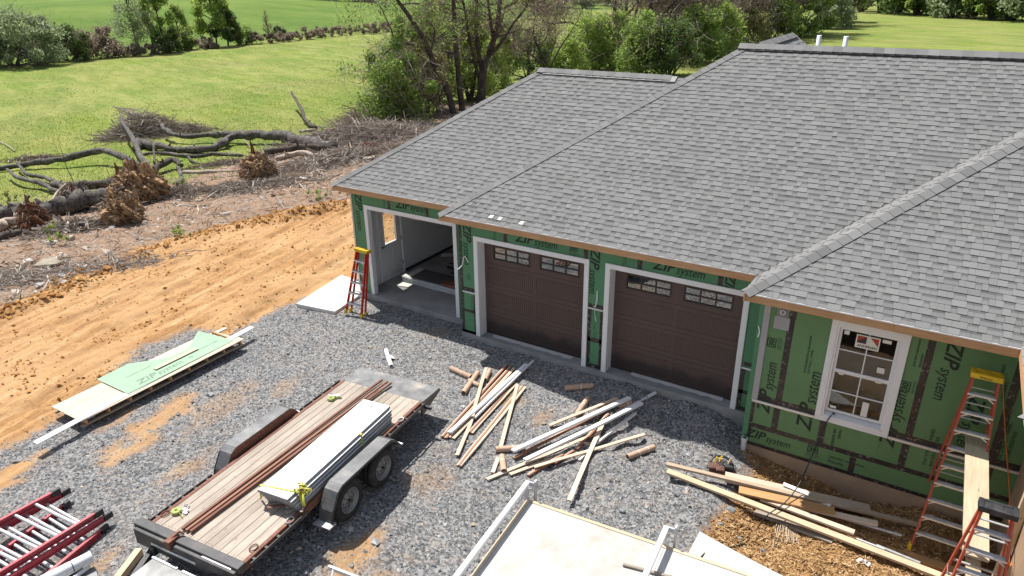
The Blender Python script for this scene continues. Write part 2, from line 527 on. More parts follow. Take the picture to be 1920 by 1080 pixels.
def glass(name, tint, rough=0.03, alpha=0.35):
    m, nt, b = mk(name)
    gl = nd(nt, 'BsdfGlossy')
    gl.inputs['Roughness'].default_value = rough
    gl.inputs['Color'].default_value = (0.9, 0.9, 0.9, 1)
    tr = nd(nt, 'BsdfTransparent')
    tr.inputs['Color'].default_value = tint + (1,)
    lw = nd(nt, 'LayerWeight')
    lw.inputs[0].default_value = 0.5
    pw = nd(nt, 'Math', operation='POWER')
    nt.links.new(lw.outputs['Facing'], pw.inputs[0])
    pw.inputs[1].default_value = 4.0
    ad = nd(nt, 'Math', operation='MULTIPLY_ADD')
    nt.links.new(pw.outputs[0], ad.inputs[0])
    ad.inputs[1].default_value = 0.9
    ad.inputs[2].default_value = 0.05 + alpha * 0.1
    ad.use_clamp = True
    mx = nd(nt, 'MixShader')
    nt.links.new(ad.outputs[0], mx.inputs[0])
    nt.links.new(tr.outputs[0], mx.inputs[1])
    nt.links.new(gl.outputs[0], mx.inputs[2])
    nt.links.new(mx.outputs[0], nt.nodes['Material Output'].inputs[0])
    return m


M['glass'] = glass('window_glass', (0.8, 0.82, 0.8), 0.02, .0)
M['glass_door'] = glass('door_glass', (0.55, 0.55, 0.53), 0.02, 2.5)
M['glass_clear'] = glass('clear_glass', (0.95, 0.96, 0.95), 0.02, .1)

# garage door: brown with vertical grain
def gdoor():
    m, nt, b = mk('brown_garage_door')
    v = coords(nt, (30, 1, 1.2), rand=False)
    n = noise(nt, v, 4, 5, 0.7)
    v2 = coords(nt, (1, 1, 1), rand=False)
    n2 = noise(nt, v2, 0.9, 4)
    col = ramp(nt, n, [(0.3, (0.055, 0.032, 0.028)), (0.7, (0.115, 0.07, 0.06))])
    col = mixc(nt, ramp(nt, n2, [(0.4, (0, 0, 0)), (0.75, (0.35,) * 3)]), col, (0.11, 0.075, 0.065))
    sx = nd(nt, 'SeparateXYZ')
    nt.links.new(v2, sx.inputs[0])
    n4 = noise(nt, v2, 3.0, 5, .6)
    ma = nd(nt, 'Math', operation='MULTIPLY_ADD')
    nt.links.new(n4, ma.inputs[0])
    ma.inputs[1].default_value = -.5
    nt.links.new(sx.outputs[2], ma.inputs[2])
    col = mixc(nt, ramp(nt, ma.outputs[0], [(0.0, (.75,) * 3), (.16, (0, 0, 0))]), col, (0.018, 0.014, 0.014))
    nt.links.new(col, b.inputs['Base Color'])
    b.inputs['Roughness'].default_value = 0.55
    bump(nt, b, n, 0.3, 0.003)
    return m


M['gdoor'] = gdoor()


def tread(c1=(0.12, 0.12, 0.12), c2=(0.19, 0.19, 0.19), c3=(0.38, 0.32, 0.27), c4=(0.4, 0.4, 0.41)):
    m, nt, b = mk('diamond_tread_plate')
    v = coords(nt, (1, 1, 1), rand=False)
    v1 = nd(nt, 'TexVoronoi')
    v1.inputs['Scale'].default_value = 26
    v1.inputs['Randomness'].default_value = 0.15
    nt.links.new(v, v1.inputs['Vector'])
    n = noise(nt, v, 3, 5)
    col = ramp(nt, n, [(0.35, c1), (0.55, c2), (0.72, c3)])
    col = mixc(nt, ramp(nt, v1.outputs['Distance'], [(0.1, (0.5,) * 3), (0.4, (0, 0, 0))]), col, c4)
    nt.links.new(col, b.inputs['Base Color'])
    b.inputs['Roughness'].default_value = 0.5
    b.inputs['Metallic'].default_value = 0.35
    bump(nt, b, v1.outputs['Distance'], -0.5, 0.006)
    return m


M['tread'] = tread()
M['tread_dark'] = tread((.075, .076, .078), (.13, .13, .133), (.2, .19, .18), (.27, .27, .28))


def ground_mat():
    m, nt, b = mk('ground_surface')
    tc = nd(nt, 'TexCoord')
    P = tc.outputs['Object']

    def A(n):
        return nd(nt, 'Attribute', attribute_name=n).outputs['Fac']
    nbig = noise(nt, P, 0.35, 5)
    nmid = noise(nt, P, 2.2, 6, 0.65)
    nfin = noise(nt, P, 13, 6, 0.75)
    nvf = noise(nt, P, 70, 3, 0.7)

    def mask(attr, amp=0.5, w=0.12):
        # attribute is signed distance in metres (positive inside)
        s = nd(nt, 'Math', operation='SUBTRACT')
        nt.links.new(nfin, s.inputs[0])
        s.inputs[1].default_value = 0.5
        ma = nd(nt, 'Math', operation='MULTIPLY_ADD')
        nt.links.new(s.outputs[0], ma.inputs[0])
        ma.inputs[1].default_value = amp * 2
        nt.links.new(A(attr), ma.inputs[2])
        s2 = nd(nt, 'Math', operation='SUBTRACT')
        nt.links.new(nmid, s2.inputs[0])
        s2.inputs[1].default_value = 0.5
        mb = nd(nt, 'Math', operation='MULTIPLY_ADD')
        nt.links.new(s2.outputs[0], mb.inputs[0])
        mb.inputs[1].default_value = amp * 2
        nt.links.new(ma.outputs[0], mb.inputs[2])
        mr = nd(nt, 'MapRange', interpolation_type='SMOOTHSTEP')
        nt.links.new(mb.outputs[0], mr.inputs[0])
        mr.inputs[1].default_value = -w
        mr.inputs[2].default_value = w
        return mr.outputs[0]
    # brush covered soil
    deb = ramp(nt, nfin, [(0.3, (0.13, 0.085, 0.055)), (0.5, (0.25, 0.175, 0.125)), (0.7, (0.4, 0.3, 0.225))])
    deb = mixc(nt, ramp(nt, nmid, [(0.45, (0, 0, 0)), (0.7, (0.6,) * 3)]), deb, (0.29, 0.155, 0.08))
    mp = nd(nt, 'Mapping')
    mp0 = nd(nt, 'Mapping')
    mp0.inputs['Rotation'].default_value = (0, 0, -math.atan2(TRK.y, TRK.x))
    nt.links.new(P, mp0.inputs[0])
    mp.inputs['Scale'].default_value = (.35, 3.2, 1)
    nt.links.new(mp0.outputs[0], mp.inputs[0])
    nst = noise(nt, mp.outputs[0], 1.4, 6, 0.7)
    # clay
    clay = ramp(nt, nst, [(0.3, (0.2, 0.1, 0.04)), (0.42, (0.33, 0.18, 0.075)), (0.56, (0.45, 0.27, 0.125)), (0.72, (0.55, 0.38, 0.22))])
    clay = mixc(nt, ramp(nt, nfin, [(0.35, (0.55,) * 3), (0.55, (0, 0, 0))]), clay, (0.2, 0.1, 0.045))
    clay = mixc(nt, ramp(nt, nbig, [(0.42, (0, 0, 0)), (0.62, (0.5,) * 3)]), clay, (0.46, 0.29, 0.15))
    # gravel
    vo = nd(nt, 'TexVoronoi')
    vo.inputs['Scale'].default_value = 26
    nt.links.new(P, vo.inputs['Vector'])
    sp = nd(nt, 'SeparateColor')
    nt.links.new(vo.outputs['Color'], sp.inputs[0])
    grav = ramp(nt, sp.outputs[0], [(0, (0.07, 0.071, 0.072)), (0.5, (0.165, 0.166, 0.168)), (0.85, (0.28, 0.28, 0.28)), (1, (0.3, 0.26, 0.22))])
    grav = mixc(nt, ramp(nt, nmid, [(0.5, (0, 0, 0)), (0.78, (0.5,) * 3)]), grav, (0.3, 0.24, 0.2))
    # grass
    ng = noise(nt, P, 0.09, 4, 0.6)
    gr = ramp(nt, nmid, [(0.3, (0.1, 0.155, 0.022)), (0.5, (0.155, 0.21, 0.034)), (0.7, (0.225, 0.25, 0.058))])
    gr = mixc(nt, ramp(nt, ng, [(0.4, (0, 0, 0)), (0.65, (0.7,) * 3)]), gr, (0.2, 0.2, 0.065))
    gr = mixc(nt, ramp(nt, nfin, [(0.4, (0.35,) * 3), (0.6, (0, 0, 0))]), gr, (0.065, 0.105, 0.02))
    mpg = nd(nt, 'Mapping')
    mpg.inputs['Rotation'].default_value = (0, 0, .35)
    nt.links.new(P, mpg.inputs[0])
    mpg2 = nd(nt, 'Mapping')
    mpg2.inputs['Scale'].default_value = (.35, 1.3, 1)
    nt.links.new(mpg.outputs[0], mpg2.inputs[0])
    nsg = noise(nt, mpg2.outputs[0], 0.35, 5, .7)
    gr = mixc(nt, ramp(nt, nsg, [(0.45, (0, 0, 0)), (0.62, (0.6,) * 3)]), gr, (0.26, 0.265, 0.085))
    gr = mixc(nt, ramp(nt, nsg, [(0.32, (0.6,) * 3), (0.45, (0, 0, 0))]), gr, (0.085, 0.15, 0.025))
    ny = noise(nt, P, 0.22, 3)
    fl = nd(nt, 'Math', operation='MULTIPLY')
    nt.links.new(ramp(nt, ny, [(0.5, (0, 0, 0)), (0.66, (1, 1, 1))]), fl.inputs[0])
    nt.links.new(ramp(nt, nvf, [(0.58, (0, 0, 0)), (0.66, (1, 1, 1))]), fl.inputs[1])
    gr = mixc(nt, fl.outputs[0], gr, (0.5, 0.42, 0.03))
    # fairway
    fw = ramp(nt, noise(nt, P, 0.05, 4), [(0.35, (0.07, 0.13, 0.014)), (0.65, (0.12, 0.175, 0.028))])
    fw = mixc(nt, ramp(nt, nbig, [(0.55, (0, 0, 0)), (0.7, (0.3,) * 3)]), fw, (0.19, 0.2, 0.075))
    # mulch
    mul = ramp(nt, nvf, [(0.3, (0.14, 0.07, 0.025)), (0.5, (0.31, 0.175, 0.075)), (0.7, (0.5, 0.33, 0.17))])
    mul = mixc(nt, ramp(nt, nmid, [(0.4, (0.5,) * 3), (0.6, (0, 0, 0))]), mul, (0.3, 0.15, 0.05))
    col = deb
    col = mixc(nt, mask('grass', 1.0, 0.6), col, gr)
    col = mixc(nt, mask('fair', 1.0, 1.0), col, fw)
    col = mixc(nt, mask('mud', 0.7, 0.3), col, clay)
    gm = mask('gravel', 0.55, 0.15)
    col = mixc(nt, gm, col, grav)
    col = mixc(nt, A('patch'), col, clay)
    col = mixc(nt, mask('mulch', 0.3, 0.1), col, mul)
    nt.links.new(col, b.inputs['Base Color'])
    b.inputs['Roughness'].default_value = 0.95
    b.inputs['Specular IOR Level'].default_value = 0.15
    ad = nd(nt, 'Math', operation='ADD')
    nt.links.new(nfin, ad.inputs[0])
    nt.links.new(nvf, ad.inputs[1])
    bump(nt, b, ad.outputs[0], 0.55, 0.03)
    return m


M['ground'] = ground_mat()

# ------------------------------------------------------------------ mesh helpers
class MB:
    def __init__(s):
        s.v = []
        s.f = []
        s.m = []
        s.t = []

    def quad(s, a, b, c, d, mi=0, tone=0.5):
        n = len(s.v)
        s.v += [tuple(a), tuple(b), tuple(c), tuple(d)]
        s.f.append((n, n + 1, n + 2, n + 3))
        s.m.append(mi)
        s.t.append(tone)

    def tri(s, a, b, c, mi=0, tone=0.5):
        n = len(s.v)
        s.v += [tuple(a), tuple(b), tuple(c)]
        s.f.append((n, n + 1, n + 2))
        s.m.append(mi)
        s.t.append(tone)

    def hexa(s, p, mi=0, tone=0.5):
        """8 corners: 0-3 bottom loop, 4-7 top loop"""
        n = len(s.v)
        s.v += [tuple(q) for q in p]
        for f in ((3, 2, 1, 0), (4, 5, 6, 7), (0, 1, 5, 4), (1, 2, 6, 5), (2, 3, 7, 6), (3, 0, 4, 7)):
            s.f.append(tuple(n + i for i in f))
            s.m.append(mi)
            s.t.append(tone)

    def box(s, x0, x1, y0, y1, z0, z1, mi=0, tone=0.5, mtx=None):
        p = [(x0, y0, z0), (x1, y0, z0), (x1, y1, z0), (x0, y1, z0), (x0, y0, z1), (x1, y0, z1), (x1, y1, z1), (x0, y1, z1)]
        if mtx is not None:
            p = [mtx @ Vector(q) for q in p]
        s.hexa(p, mi, tone)

    def beam(s, a, b, w, h, up=(0, 0, 1), mi=0, tone=0.5):
        a = Vector(a)
        b = Vector(b)
        X = (b - a).normalized()
        Y = Vector(up).cross(X)
        if Y.length < 1e-4:
            Y = Vector((1, 0, 0)).cross(X)
        Y.normalize()
        Z = X.cross(Y)
        Y = Y * (w / 2)
        Z = Z * (h / 2)
        s.hexa([a - Y - Z, b - Y - Z, b + Y - Z, a + Y - Z, a - Y + Z, b - Y + Z, b + Y + Z, a + Y + Z], mi, tone)

    def tube(s, pts, rad, n=6, mi=0, tone=0.5, cap=True):
        pts = [Vector(p) for p in pts]
        if not hasattr(rad, '__len__'):
            rad = [rad] * len(pts)
        base = len(s.v)
        for i, p in enumerate(pts):
            d = (pts[min(i + 1, len(pts) - 1)] - pts[max(i - 1, 0)])
            if d.length < 1e-9:
                d = Vector((0, 0, 1))
            d.normalize()
            A = d.cross(Vector((0, 0, 1)) if abs(d.z) < 0.9 else Vector((1, 0, 0))).normalized()
            B = d.cross(A)
            for k in range(n):
                t = 2 * math.pi * k / n
                s.v.append(tuple(p + (A * math.cos(t) + B * math.sin(t)) * rad[i]))
        for i in range(len(pts) - 1):
            for k in range(n):
                a = base + i * n + k
                b = base + i * n + (k + 1) % n
                s.f.append((a, b, b + n, a + n))
                s.m.append(mi)
                s.t.append(tone)
        if cap and n > 2:
            s.f.append(tuple(base + k for k in range(n))[::-1])
            s.m.append(mi)
            s.t.append(tone)
            s.f.append(tuple(base + (len(pts) - 1) * n + k for k in range(n)))
            s.m.append(mi)
            s.t.append(tone)

    def lathe(s, prof, n=24, axis='x', mi=0, origin=(0, 0, 0)):
        """prof: list of (radius, axial)"""
        base = len(s.v)
        for r, a in prof:
            for k in range(n):
                t = 2 * math.pi * k / n
                c, q = r * math.cos(t), r * math.sin(t)
                p = (a, c, q) if axis == 'x' else ((c, a, q) if axis == 'y' else (c, q, a))
                s.v.append(tuple(p[i] + origin[i] for i in range(3)))
        for i in range(len(prof) - 1):
            for k in range(n):
                a = base + i * n + k
                b = base + i * n + (k + 1) % n
                s.f.append((a, b, b + n, a + n))
                s.m.append(mi)
                s.t.append(.5)

    def prism(s, poly, a0, a1, axis='z', mi=0):
        """poly 2d outline extruded along axis"""
        n = len(poly)
        base = len(s.v)
        for a in (a0, a1):
            for (u, v) in poly:
                s.v.append((u, v, a) if axis == 'z' else ((u, a, v) if axis == 'y' else (a, u, v)))
        s.f.append(tuple(base + k for k in range(n))[::-1])
        s.f.append(tuple(base + n + k for k in range(n)))
        s.m += [mi, mi]
        s.t += [.5, .5]
        for k in range(n):
            j = (k + 1) % n
            s.f.append((base + k, base + j, base + n + j, base + n + k))
            s.m.append(mi)
            s.t.append(.5)

    def mesh(s, name, mats, tone=False, smooth=False):
        me = bpy.data.meshes.new(name)
        me.from_pydata(s.v, [], s.f)
        if not isinstance(mats, (list, tuple)):
            mats = [mats]
        for m in mats:
            me.materials.append(m)
        if len(mats) > 1:
            me.polygons.foreach_set('material_index', s.m)
        if tone:
            a = me.attributes.new('tone', 'FLOAT', 'FACE')
            a.data.foreach_set('value', s.t)
        if smooth:
            me.polygons.foreach_set('use_smooth', [True] * len(me.polygons))
        me.update()
        return me

    def build(s, name, mats, parent=None, tone=False, smooth=False, loc=None):
        o = bpy.data.objects.new(name, s.mesh(name, mats, tone, smooth))
        COL.objects.link(o)
        if parent:
            o.parent = parent
        if loc is not None:
            o.location = loc
        return o


def tag(o, label=None, cat=None, group=None, kind=None):
    if label:
        o['label'] = label
    if cat:
        o['category'] = cat
    if group:
        o['group'] = group
    if kind:
        o['kind'] = kind
    return o


def empty(name, label, cat, loc=(0, 0, 0), rz=0, group=None):
    o = bpy.data.objects.new(name, None)
    o.empty_display_size = 0.2
    COL.objects.link(o)
    o.location = loc
    o.rotation_euler = (0, 0, rz)
    return tag(o, label, cat, group)


def bevel(o, w=0.004, seg=1):
    md = o.modifiers.new('bevel', 'BEVEL')
    md.width = w
    md.segments = seg
    md.limit_method = 'ANGLE'
    return o


def part(name, m, parent, x0, x1, y0, y1, z0, z1, bev=0, label=None):
    """a box with its own origin at its centre"""
    b = MB()
    cx, cy, cz = (x0 + x1) / 2, (y0 + y1) / 2, (z0 + z1) / 2
    b.box(x0 - cx, x1 - cx, y0 - cy, y1 - cy, z0 - cz, z1 - cz)
    o = b.build(name, m, parent, loc=(cx, cy, cz))
    if bev:
        bevel(o, bev)
    if label:
        o['label'] = label
    return o


def orient(o, a, b, up=(0, 0, 1), parent=None):
    """local X from a to b, origin in the middle"""
    a = Vector(a)
    b = Vector(b)
    X = (b - a).normalized()
    Y = Vector(up).cross(X)
    if Y.length < 1e-4:
        Y = Vector((0, 1, 0))
    Y.normalize()
    Z = X.cross(Y)
    c = (a + b) / 2
    o.matrix_world = Matrix(((X.x, Y.x, Z.x, c.x), (X.y, Y.y, Z.y, c.y), (X.z, Y.z, Z.z, c.z), (0, 0, 0, 1)))
    return o


def stick(name, a, b, w, t, m, up=(0, 0, 1), parent=None, bow=0.0, bev=0.002):
    """board between two world points, grain along it"""
    a = Vector(a)
    b = Vector(b)
    ln = (b - a).length
    mb = MB()
    if bow:
        n = 6
        for k in range(n):
            x0 = -ln / 2 + ln * k / n
            x1 = -ln / 2 + ln * (k + 1) / n
            z0 = bow * (1 - (2 * k / n - 1) ** 2)
            z1 = bow * (1 - (2 * (k + 1) / n - 1) ** 2)
            mb.hexa([(x0, -w / 2, z0 - t / 2), (x1, -w / 2, z1 - t / 2), (x1, w / 2, z1 - t / 2), (x0, w / 2, z0 - t / 2),
                     (x0, -w / 2, z0 + t / 2), (x1, -w / 2, z1 + t / 2), (x1, w / 2, z1 + t / 2), (x0, w / 2, z0 + t / 2)])
    else:
        mb.box(-ln / 2, ln / 2, -w / 2, w / 2, -t / 2, t / 2)
    o = mb.build(name, m, parent)
    orient(o, a, b, up)
    if bev and not bow:
        bevel(o, bev)
    return o


def text(body, size, m, parent, loc, rot, shear=0.0, bold=0.0, width=None, name='lettering', height=None):
    cu = bpy.data.curves.new(name, 'FONT')
    cu.body = body
    cu.size = size
    cu.shear = shear
    cu.offset = bold
    cu.resolution_u = 2
    cu.extrude = 0.0006
    tmp = bpy.data.objects.new('tmp', cu)
    COL.objects.link(tmp)
    bpy.context.view_layer.update()
    me = bpy.data.meshes.new_from_object(tmp)
    COL.objects.unlink(tmp)
    bpy.data.objects.remove(tmp)
    n = len(me.vertices)
    co = np.empty(n * 3)
    me.vertices.foreach_get('co', co)
    co = co.reshape(-1, 3)
    if n:
        co[:, 0] -= co[:, 0].min()
        w = co[:, 0].max()
        if width:
            co[:, 0] *= width / max(w, 1e-6)
        if height:
            h = co[:, 1].max()
            co[:, 1] *= height / max(h, 1e-6)
        me.vertices.foreach_set('co', co.ravel())
    me.name = name
    me.materials.clear()
    me.materials.append(m)
    o = bpy.data.objects.new(name, me)
    COL.objects.link(o)
    o.parent = parent
    o.location = loc
    o.rotation_euler = rot
    return o


def npmesh(name, verts, faces_n, m, tone=None, parent=None, kind='stuff'):
    """verts (N,k,3) polygons with k corners each, unshared"""
    N, k, _ = verts.shape
    me = bpy.data.meshes.new(name)
    me.vertices.add(N * k)
    me.vertices.foreach_set('co', verts.reshape(-1).astype(np.float32))
    me.loops.add(N * k)
    me.loops.foreach_set('vertex_index', np.arange(N * k, dtype=np.int32))
    me.polygons.add(N)
    me.polygons.foreach_set('loop_start', np.arange(0, N * k, k, dtype=np.int32))
    me.materials.append(m)
    if tone is not None:
        a = me.attributes.new('tone', 'FLOAT', 'FACE')
        a.data.foreach_set('value', tone.astype(np.float32))
    me.update(calc_edges=True)
    me.validate()
    o = bpy.data.objects.new(name, me)
    COL.objects.link(o)
    if parent:
        o.parent = parent
    if kind:
        o['kind'] = kind
    return o


# ------------------------------------------------------------------ the ground
def grid_lines(segs):
    out = []
    for a, b, st in segs:
        n = max(1, int(round((b - a) / st)))
        out += list(a + (b - a) * np.arange(n) / n)
    out.append(segs[-1][1])
    return np.array(out)


gx = grid_lines([(-1500, -400, 110), (-400, -140, 13), (-140, -60, 4), (-60, -34, 0.8), (-34, -16, 0.22), (-16, 12, 0.085), (12, 20, 0.8), (20, 100, 8), (100, 600, 60)])
gy = grid_lines([(-400, -60, 40), (-60, -16, 4), (-16, -11, 0.4), (-11, 5, 0.085), (5, 18, 0.2), (18, 40, 0.9), (40, 130, 4), (130, 500, 15), (500, 1800, 130)])
X, Y = np.meshgrid(gx, gy, indexing='ij')
xf, yf = X.ravel(), Y.ravel()
zf = Hf(xf, yf)
nx, ny = len(gx), len(gy)
ii, jj = np.meshgrid(np.arange(nx - 1), np.arange(ny - 1), indexing='ij')
a = (ii * ny + jj).ravel()
quads = np.stack([a, a + ny, a + ny + 1, a + 1], 1)
# leave out the cells under the house interior
cx = (xf[quads[:, 0]] + xf[quads[:, 2]]) / 2
cy = (yf[quads[:, 0]] + yf[quads[:, 2]]) / 2
quads = quads[~((cx > -4.1) & (cx < 10.3) & (cy > 0.8) & (cy < 9.5))]
me = bpy.data.meshes.new('ground')
me.vertices.add(len(xf))
me.vertices.foreach_set('co', np.stack([xf, yf, zf], 1).astype(np.float32).ravel())
me.loops.add(quads.size)
me.loops.foreach_set('vertex_index', quads.astype(np.int32).ravel())
me.polygons.add(len(quads))
me.polygons.foreach_set('loop_start', np.arange(0, quads.size, 4, dtype=np.int32))
me.polygons.foreach_set('use_smooth', np.ones(len(quads), bool))
for nm, arr in (('gravel', sdist(GRAVEL, xf, yf)), ('mud', sdist(MUD, xf, yf)), ('grass', sdist(GRASS, xf, yf)),
                ('mulch', sdist(MULCH, xf, yf)), ('patch', patches(xf, yf)), ('fair', -(xf + 99))):
    at_ = me.attributes.new(nm, 'FLOAT', 'POINT')
    at_.data.foreach_set('value', np.clip(arr, -6, 6).astype(np.float32))
me.materials.append(M['ground'])
me.update(calc_edges=True)
ground = bpy.data.objects.new('ground', me)
COL.objects.link(ground)
tag(ground, kind='structure')


def visible(x, y, z, marg=60):
    """rough mask of points inside the picture's field of view"""
    dx, dy, dz = x - CAM.x, y - CAM.y, z - CAM.z
    f = dx * _F.x + dy * _F.y + dz * _F.z
    u = 960 + FPX * (dx * _R.x + dy * _R.y + dz * _R.z) / f
    v = 540 - FPX * (dx * _U.x + dy * _U.y + dz * _U.z) / f
    return (f > 0) & (u > -marg) & (u < 1920 + marg) & (v > -marg) & (v < 1080 + marg), u, v


def scatter(n, box, cond, marg=120):
    x = nrg.uniform(box[0], box[1], n)
    y = nrg.uniform(box[2], box[3], n)
    keep = cond(x, y)
    x, y = x[keep], y[keep]
    z = Hf(x, y)
    k, _, _ = visible(x, y, z, marg)
    return x[k], y[k], z[k]


def lumps(name, x, y, z, size, m, tone, flat=0.6, kind='stuff', parent=None):
    """each lump an irregular squashed octahedron, 8 triangles"""
    n = len(x)
    d = np.array([(1, 0, 0), (0, 1, 0), (-1, 0, 0), (0, -1, 0), (0, 0, 1), (0, 0, -1)], float)
    P = np.repeat(d[None], n, 0) * (0.65 + 0.7 * nrg.random((n, 6, 1)))
    P += nrg.normal(0, 0.16, P.shape)
    P[:, :, 2] *= flat
    th = nrg.uniform(0, 6.28, n)
    c, s = np.cos(th)[:, None], np.sin(th)[:, None]
    tl = nrg.normal(0, 0.35, (n, 1))
    px_, py_, pz_ = P[:, :, 0] * 1.15, P[:, :, 1] * .85, P[:, :, 2]
    pz_ = pz_ + px_ * tl
    Q = np.stack([px_ * c - py_ * s, px_ * s + py_ * c, pz_], 2) * size[:, None, None]
    Q[:, :, 0] += x[:, None]
    Q[:, :, 1] += y[:, None]
    Q[:, :, 2] += z[:, None] + size[:, None] * flat * 0.3
    F = np.array([(0, 1, 4), (1, 2, 4), (2, 3, 4), (3, 0, 4), (1, 0, 5), (2, 1, 5), (3, 2, 5), (0, 3, 5)])
    V = Q[:, F, :].reshape(n * 8, 3, 3)
    T = np.repeat(tone, 8) + nrg.normal(0, 0.05, n * 8)
    return npmesh(name, V, 3, m, np.clip(T, 0, 1), parent, kind)


house_zone = lambda x, y: ((x > -3.95) & (y > -0.0) & (x < 6.6)) | ((x > 6.5) & (y > -0.55) & (x < 10.6)) | ((x > -4.35) & (x < 0) & (y > 0.5))

x, y, z = scatter(150000, (-8.5, 8.2, -12, 1.2), lambda x, y: (sdist(GRAVEL, x, y) + 0.5 * fbm(x * 1.7, y * 1.7, 91) > nrg.normal(0.05, 0.12, x.shape)) & ~house_zone(x, y) & (patches(x, y) < nrg.uniform(.15, 1.0, x.shape)))
sz = np.clip(nrg.lognormal(-4.38, 0.45, len(x)), 0.006, 0.06)
big = nrg.random(len(x)) < 0.006
sz[big] *= 1.9
tn = np.clip(nrg.normal(0.52, 0.17, len(x)) + 0.22 * fbm(x * .8, y * .8, 7) + .07 * sstep(-5, -1.5, y) - .05 * sstep(-1, -5, x), 0, 0.93)
rw = nrg.random(len(x)) < 0.035
tn[rw] = 0.99
lumps('gravel', x, y, z - 0.003, sz, M['stone'], tn, 0.62)

# clay clods on the windrow and the mud
x, y, z = scatter(90000, (-26, -4, -9, 12), lambda x, y: (np.exp(-((sdist(MUD, x, y) - 0.3) / 0.5) ** 2) * (x > -13.5) > nrg.random(x.shape)) | ((sdist(MUD, x, y) > 0) & (sdist(GRAVEL, x, y) < -.1) & (nrg.random(x.shape) < 0.12 + 0.5 * (fbm(x * 1.1, y * 1.1, 13) > 0.2))))
k = ~house_zone(x, y)
x, y, z = x[k], y[k], z[k]
sz = np.clip(nrg.lognormal(-3.7, 0.6, len(x)), 0.01, 0.11)
sz = np.where(sdist(MUD, x, y) < .9, sz * 1.2, sz * .6)
lumps('clay_clods', x, y, z, sz, M['clod'], np.clip(nrg.normal(0.5, 0.15, len(x)), 0, 1), 0.7)

# mulch chips: thin slivers
x, y, z = scatter(60000, (6, 12, -7, -.4), lambda x, y: (sdist(MULCH, x, y) > nrg.normal(0.08, 0.1, x.shape)) & ~house_zone(x, y))
n = len(x)
th = nrg.uniform(0, 6.28, n)
ln = nrg.uniform(0.012, 0.05, n)
wd = nrg.uniform(0.003, 0.009, n)
ti = nrg.normal(0, 0.35, n)
dx, dy = np.cos(th), np.sin(th)
c = np.stack([x, y, z + nrg.uniform(0.002, 0.02, n)], 1)
du = np.stack([dx * ln, dy * ln, ti * ln], 1)
dv = np.stack([-dy * wd, dx * wd, nrg.normal(0, 0.4, n) * wd], 1)
V = np.stack([c - du - dv, c + du - dv, c + du + dv, c - du + dv], 1)
npmesh('wood_mulch', V, 4, M['chips'], np.clip(nrg.normal(0.5, 0.25, n), 0, 1))

# dry sticks, bark and litter over the cleared strip
def deb_cond(x, y):
    return ((sdist(MUD, x, y) + .3 * fbm(x, y, 5)) < 0.0) & (sdist(GRASS, x, y) < nrg.normal(0, 1.0, x.shape)) & ~house_zone(x, y)


x, y, z = scatter(100000, (-42, -3.5, -12, 32), deb_cond)
n = len(x)
th = nrg.uniform(0, 6.28, n)
ln = np.clip(nrg.lognormal(-2.6, 0.75, n), 0.02, 0.9)
wd = np.clip(ln * 0.06, 0.005, 0.018)
c = np.stack([x, y, z + nrg.uniform(0.0, 0.06, n)], 1)
dx, dy = np.cos(th), np.sin(th)
du = np.stack([dx * ln, dy * ln, nrg.normal(0, 0.22, n) * ln], 1)
mid = c + np.stack([-dy, dx, 0.5 * np.ones(n)], 1) * (ln * nrg.normal(0, 0.18, n))[:, None]
w1 = np.stack([-dy * wd, dx * wd, wd * .8], 1)
tn = np.clip(nrg.normal(0.45, 0.26, n), 0, 1)
V1 = np.stack([c - du - w1 * .6, mid - w1, mid + w1, c - du + w1 * .6], 1)
V2 = np.stack([mid - w1, c + du - w1 * .4, c + du + w1 * .4, mid + w1], 1)
npmesh('scattered_twigs', np.concatenate([V1, V2]), 4, M['twig'], np.concatenate([tn, tn]))

# grass blades
def tufts(name, n, box, cond, h, w, mt=None):
    x, y, z = scatter(n, box, cond)
    n = len(x)
    th = nrg.uniform(0, 6.28, n)
    hh = h * nrg.uniform(0.5, 1.4, n)
    ww = w * nrg.uniform(0.6, 1.4, n)
    c = np.stack([x, y, z - 0.02], 1)
    s = np.stack([np.cos(th) * ww, np.sin(th) * ww, 0 * x], 1)
    tip = c + np.stack([nrg.normal(0, 0.5, n) * hh, nrg.normal(0, 0.5, n) * hh, hh], 1)
    V = np.stack([c - s, c + s, tip], 1)
    tn = np.clip(nrg.normal(0.42, 0.16, n) + 0.45 * fbm(x * .25, y * .25, 9), 0, 0.88)
    yl = (nrg.random(n) < 0.09 * (fbm(x * .2, y * .2, 19) > 0.12))
    tn[yl] = 1.0
    return npmesh(name, V, 3, M['blade'], tn)


tufts('grass', 210000, (-50, -6, -8, 48), lambda x, y: (sdist(GRASS, x, y) > nrg.normal(0.2, .9, x.shape)) & (nrg.random(x.shape) < 16 / np.maximum(16, np.hypot(x + 10, y - 5))), 0.085, 0.02)
tufts('meadow_grass', 60000, (-90, -12, 0, 100), lambda x, y: (np.hypot(x - CAM.x, y - CAM.y) > 44), 0.07, 0.04)
tufts('weeds', 9000, (-30, -4, -8, 18), lambda x, y: deb_cond(x, y) & (fbm(x * .8, y * .8, 77) > 0.22), 0.16, 0.03)

# ================================================================== the house
house = empty('house', 'unfinished house with green sheathing, brown garage doors and grey shingled hip roof', 'house')
HP = math.pi / 2
T = 2 / 3
CS, SN = 1 / math.hypot(1, T), T / math.hypot(1, T)

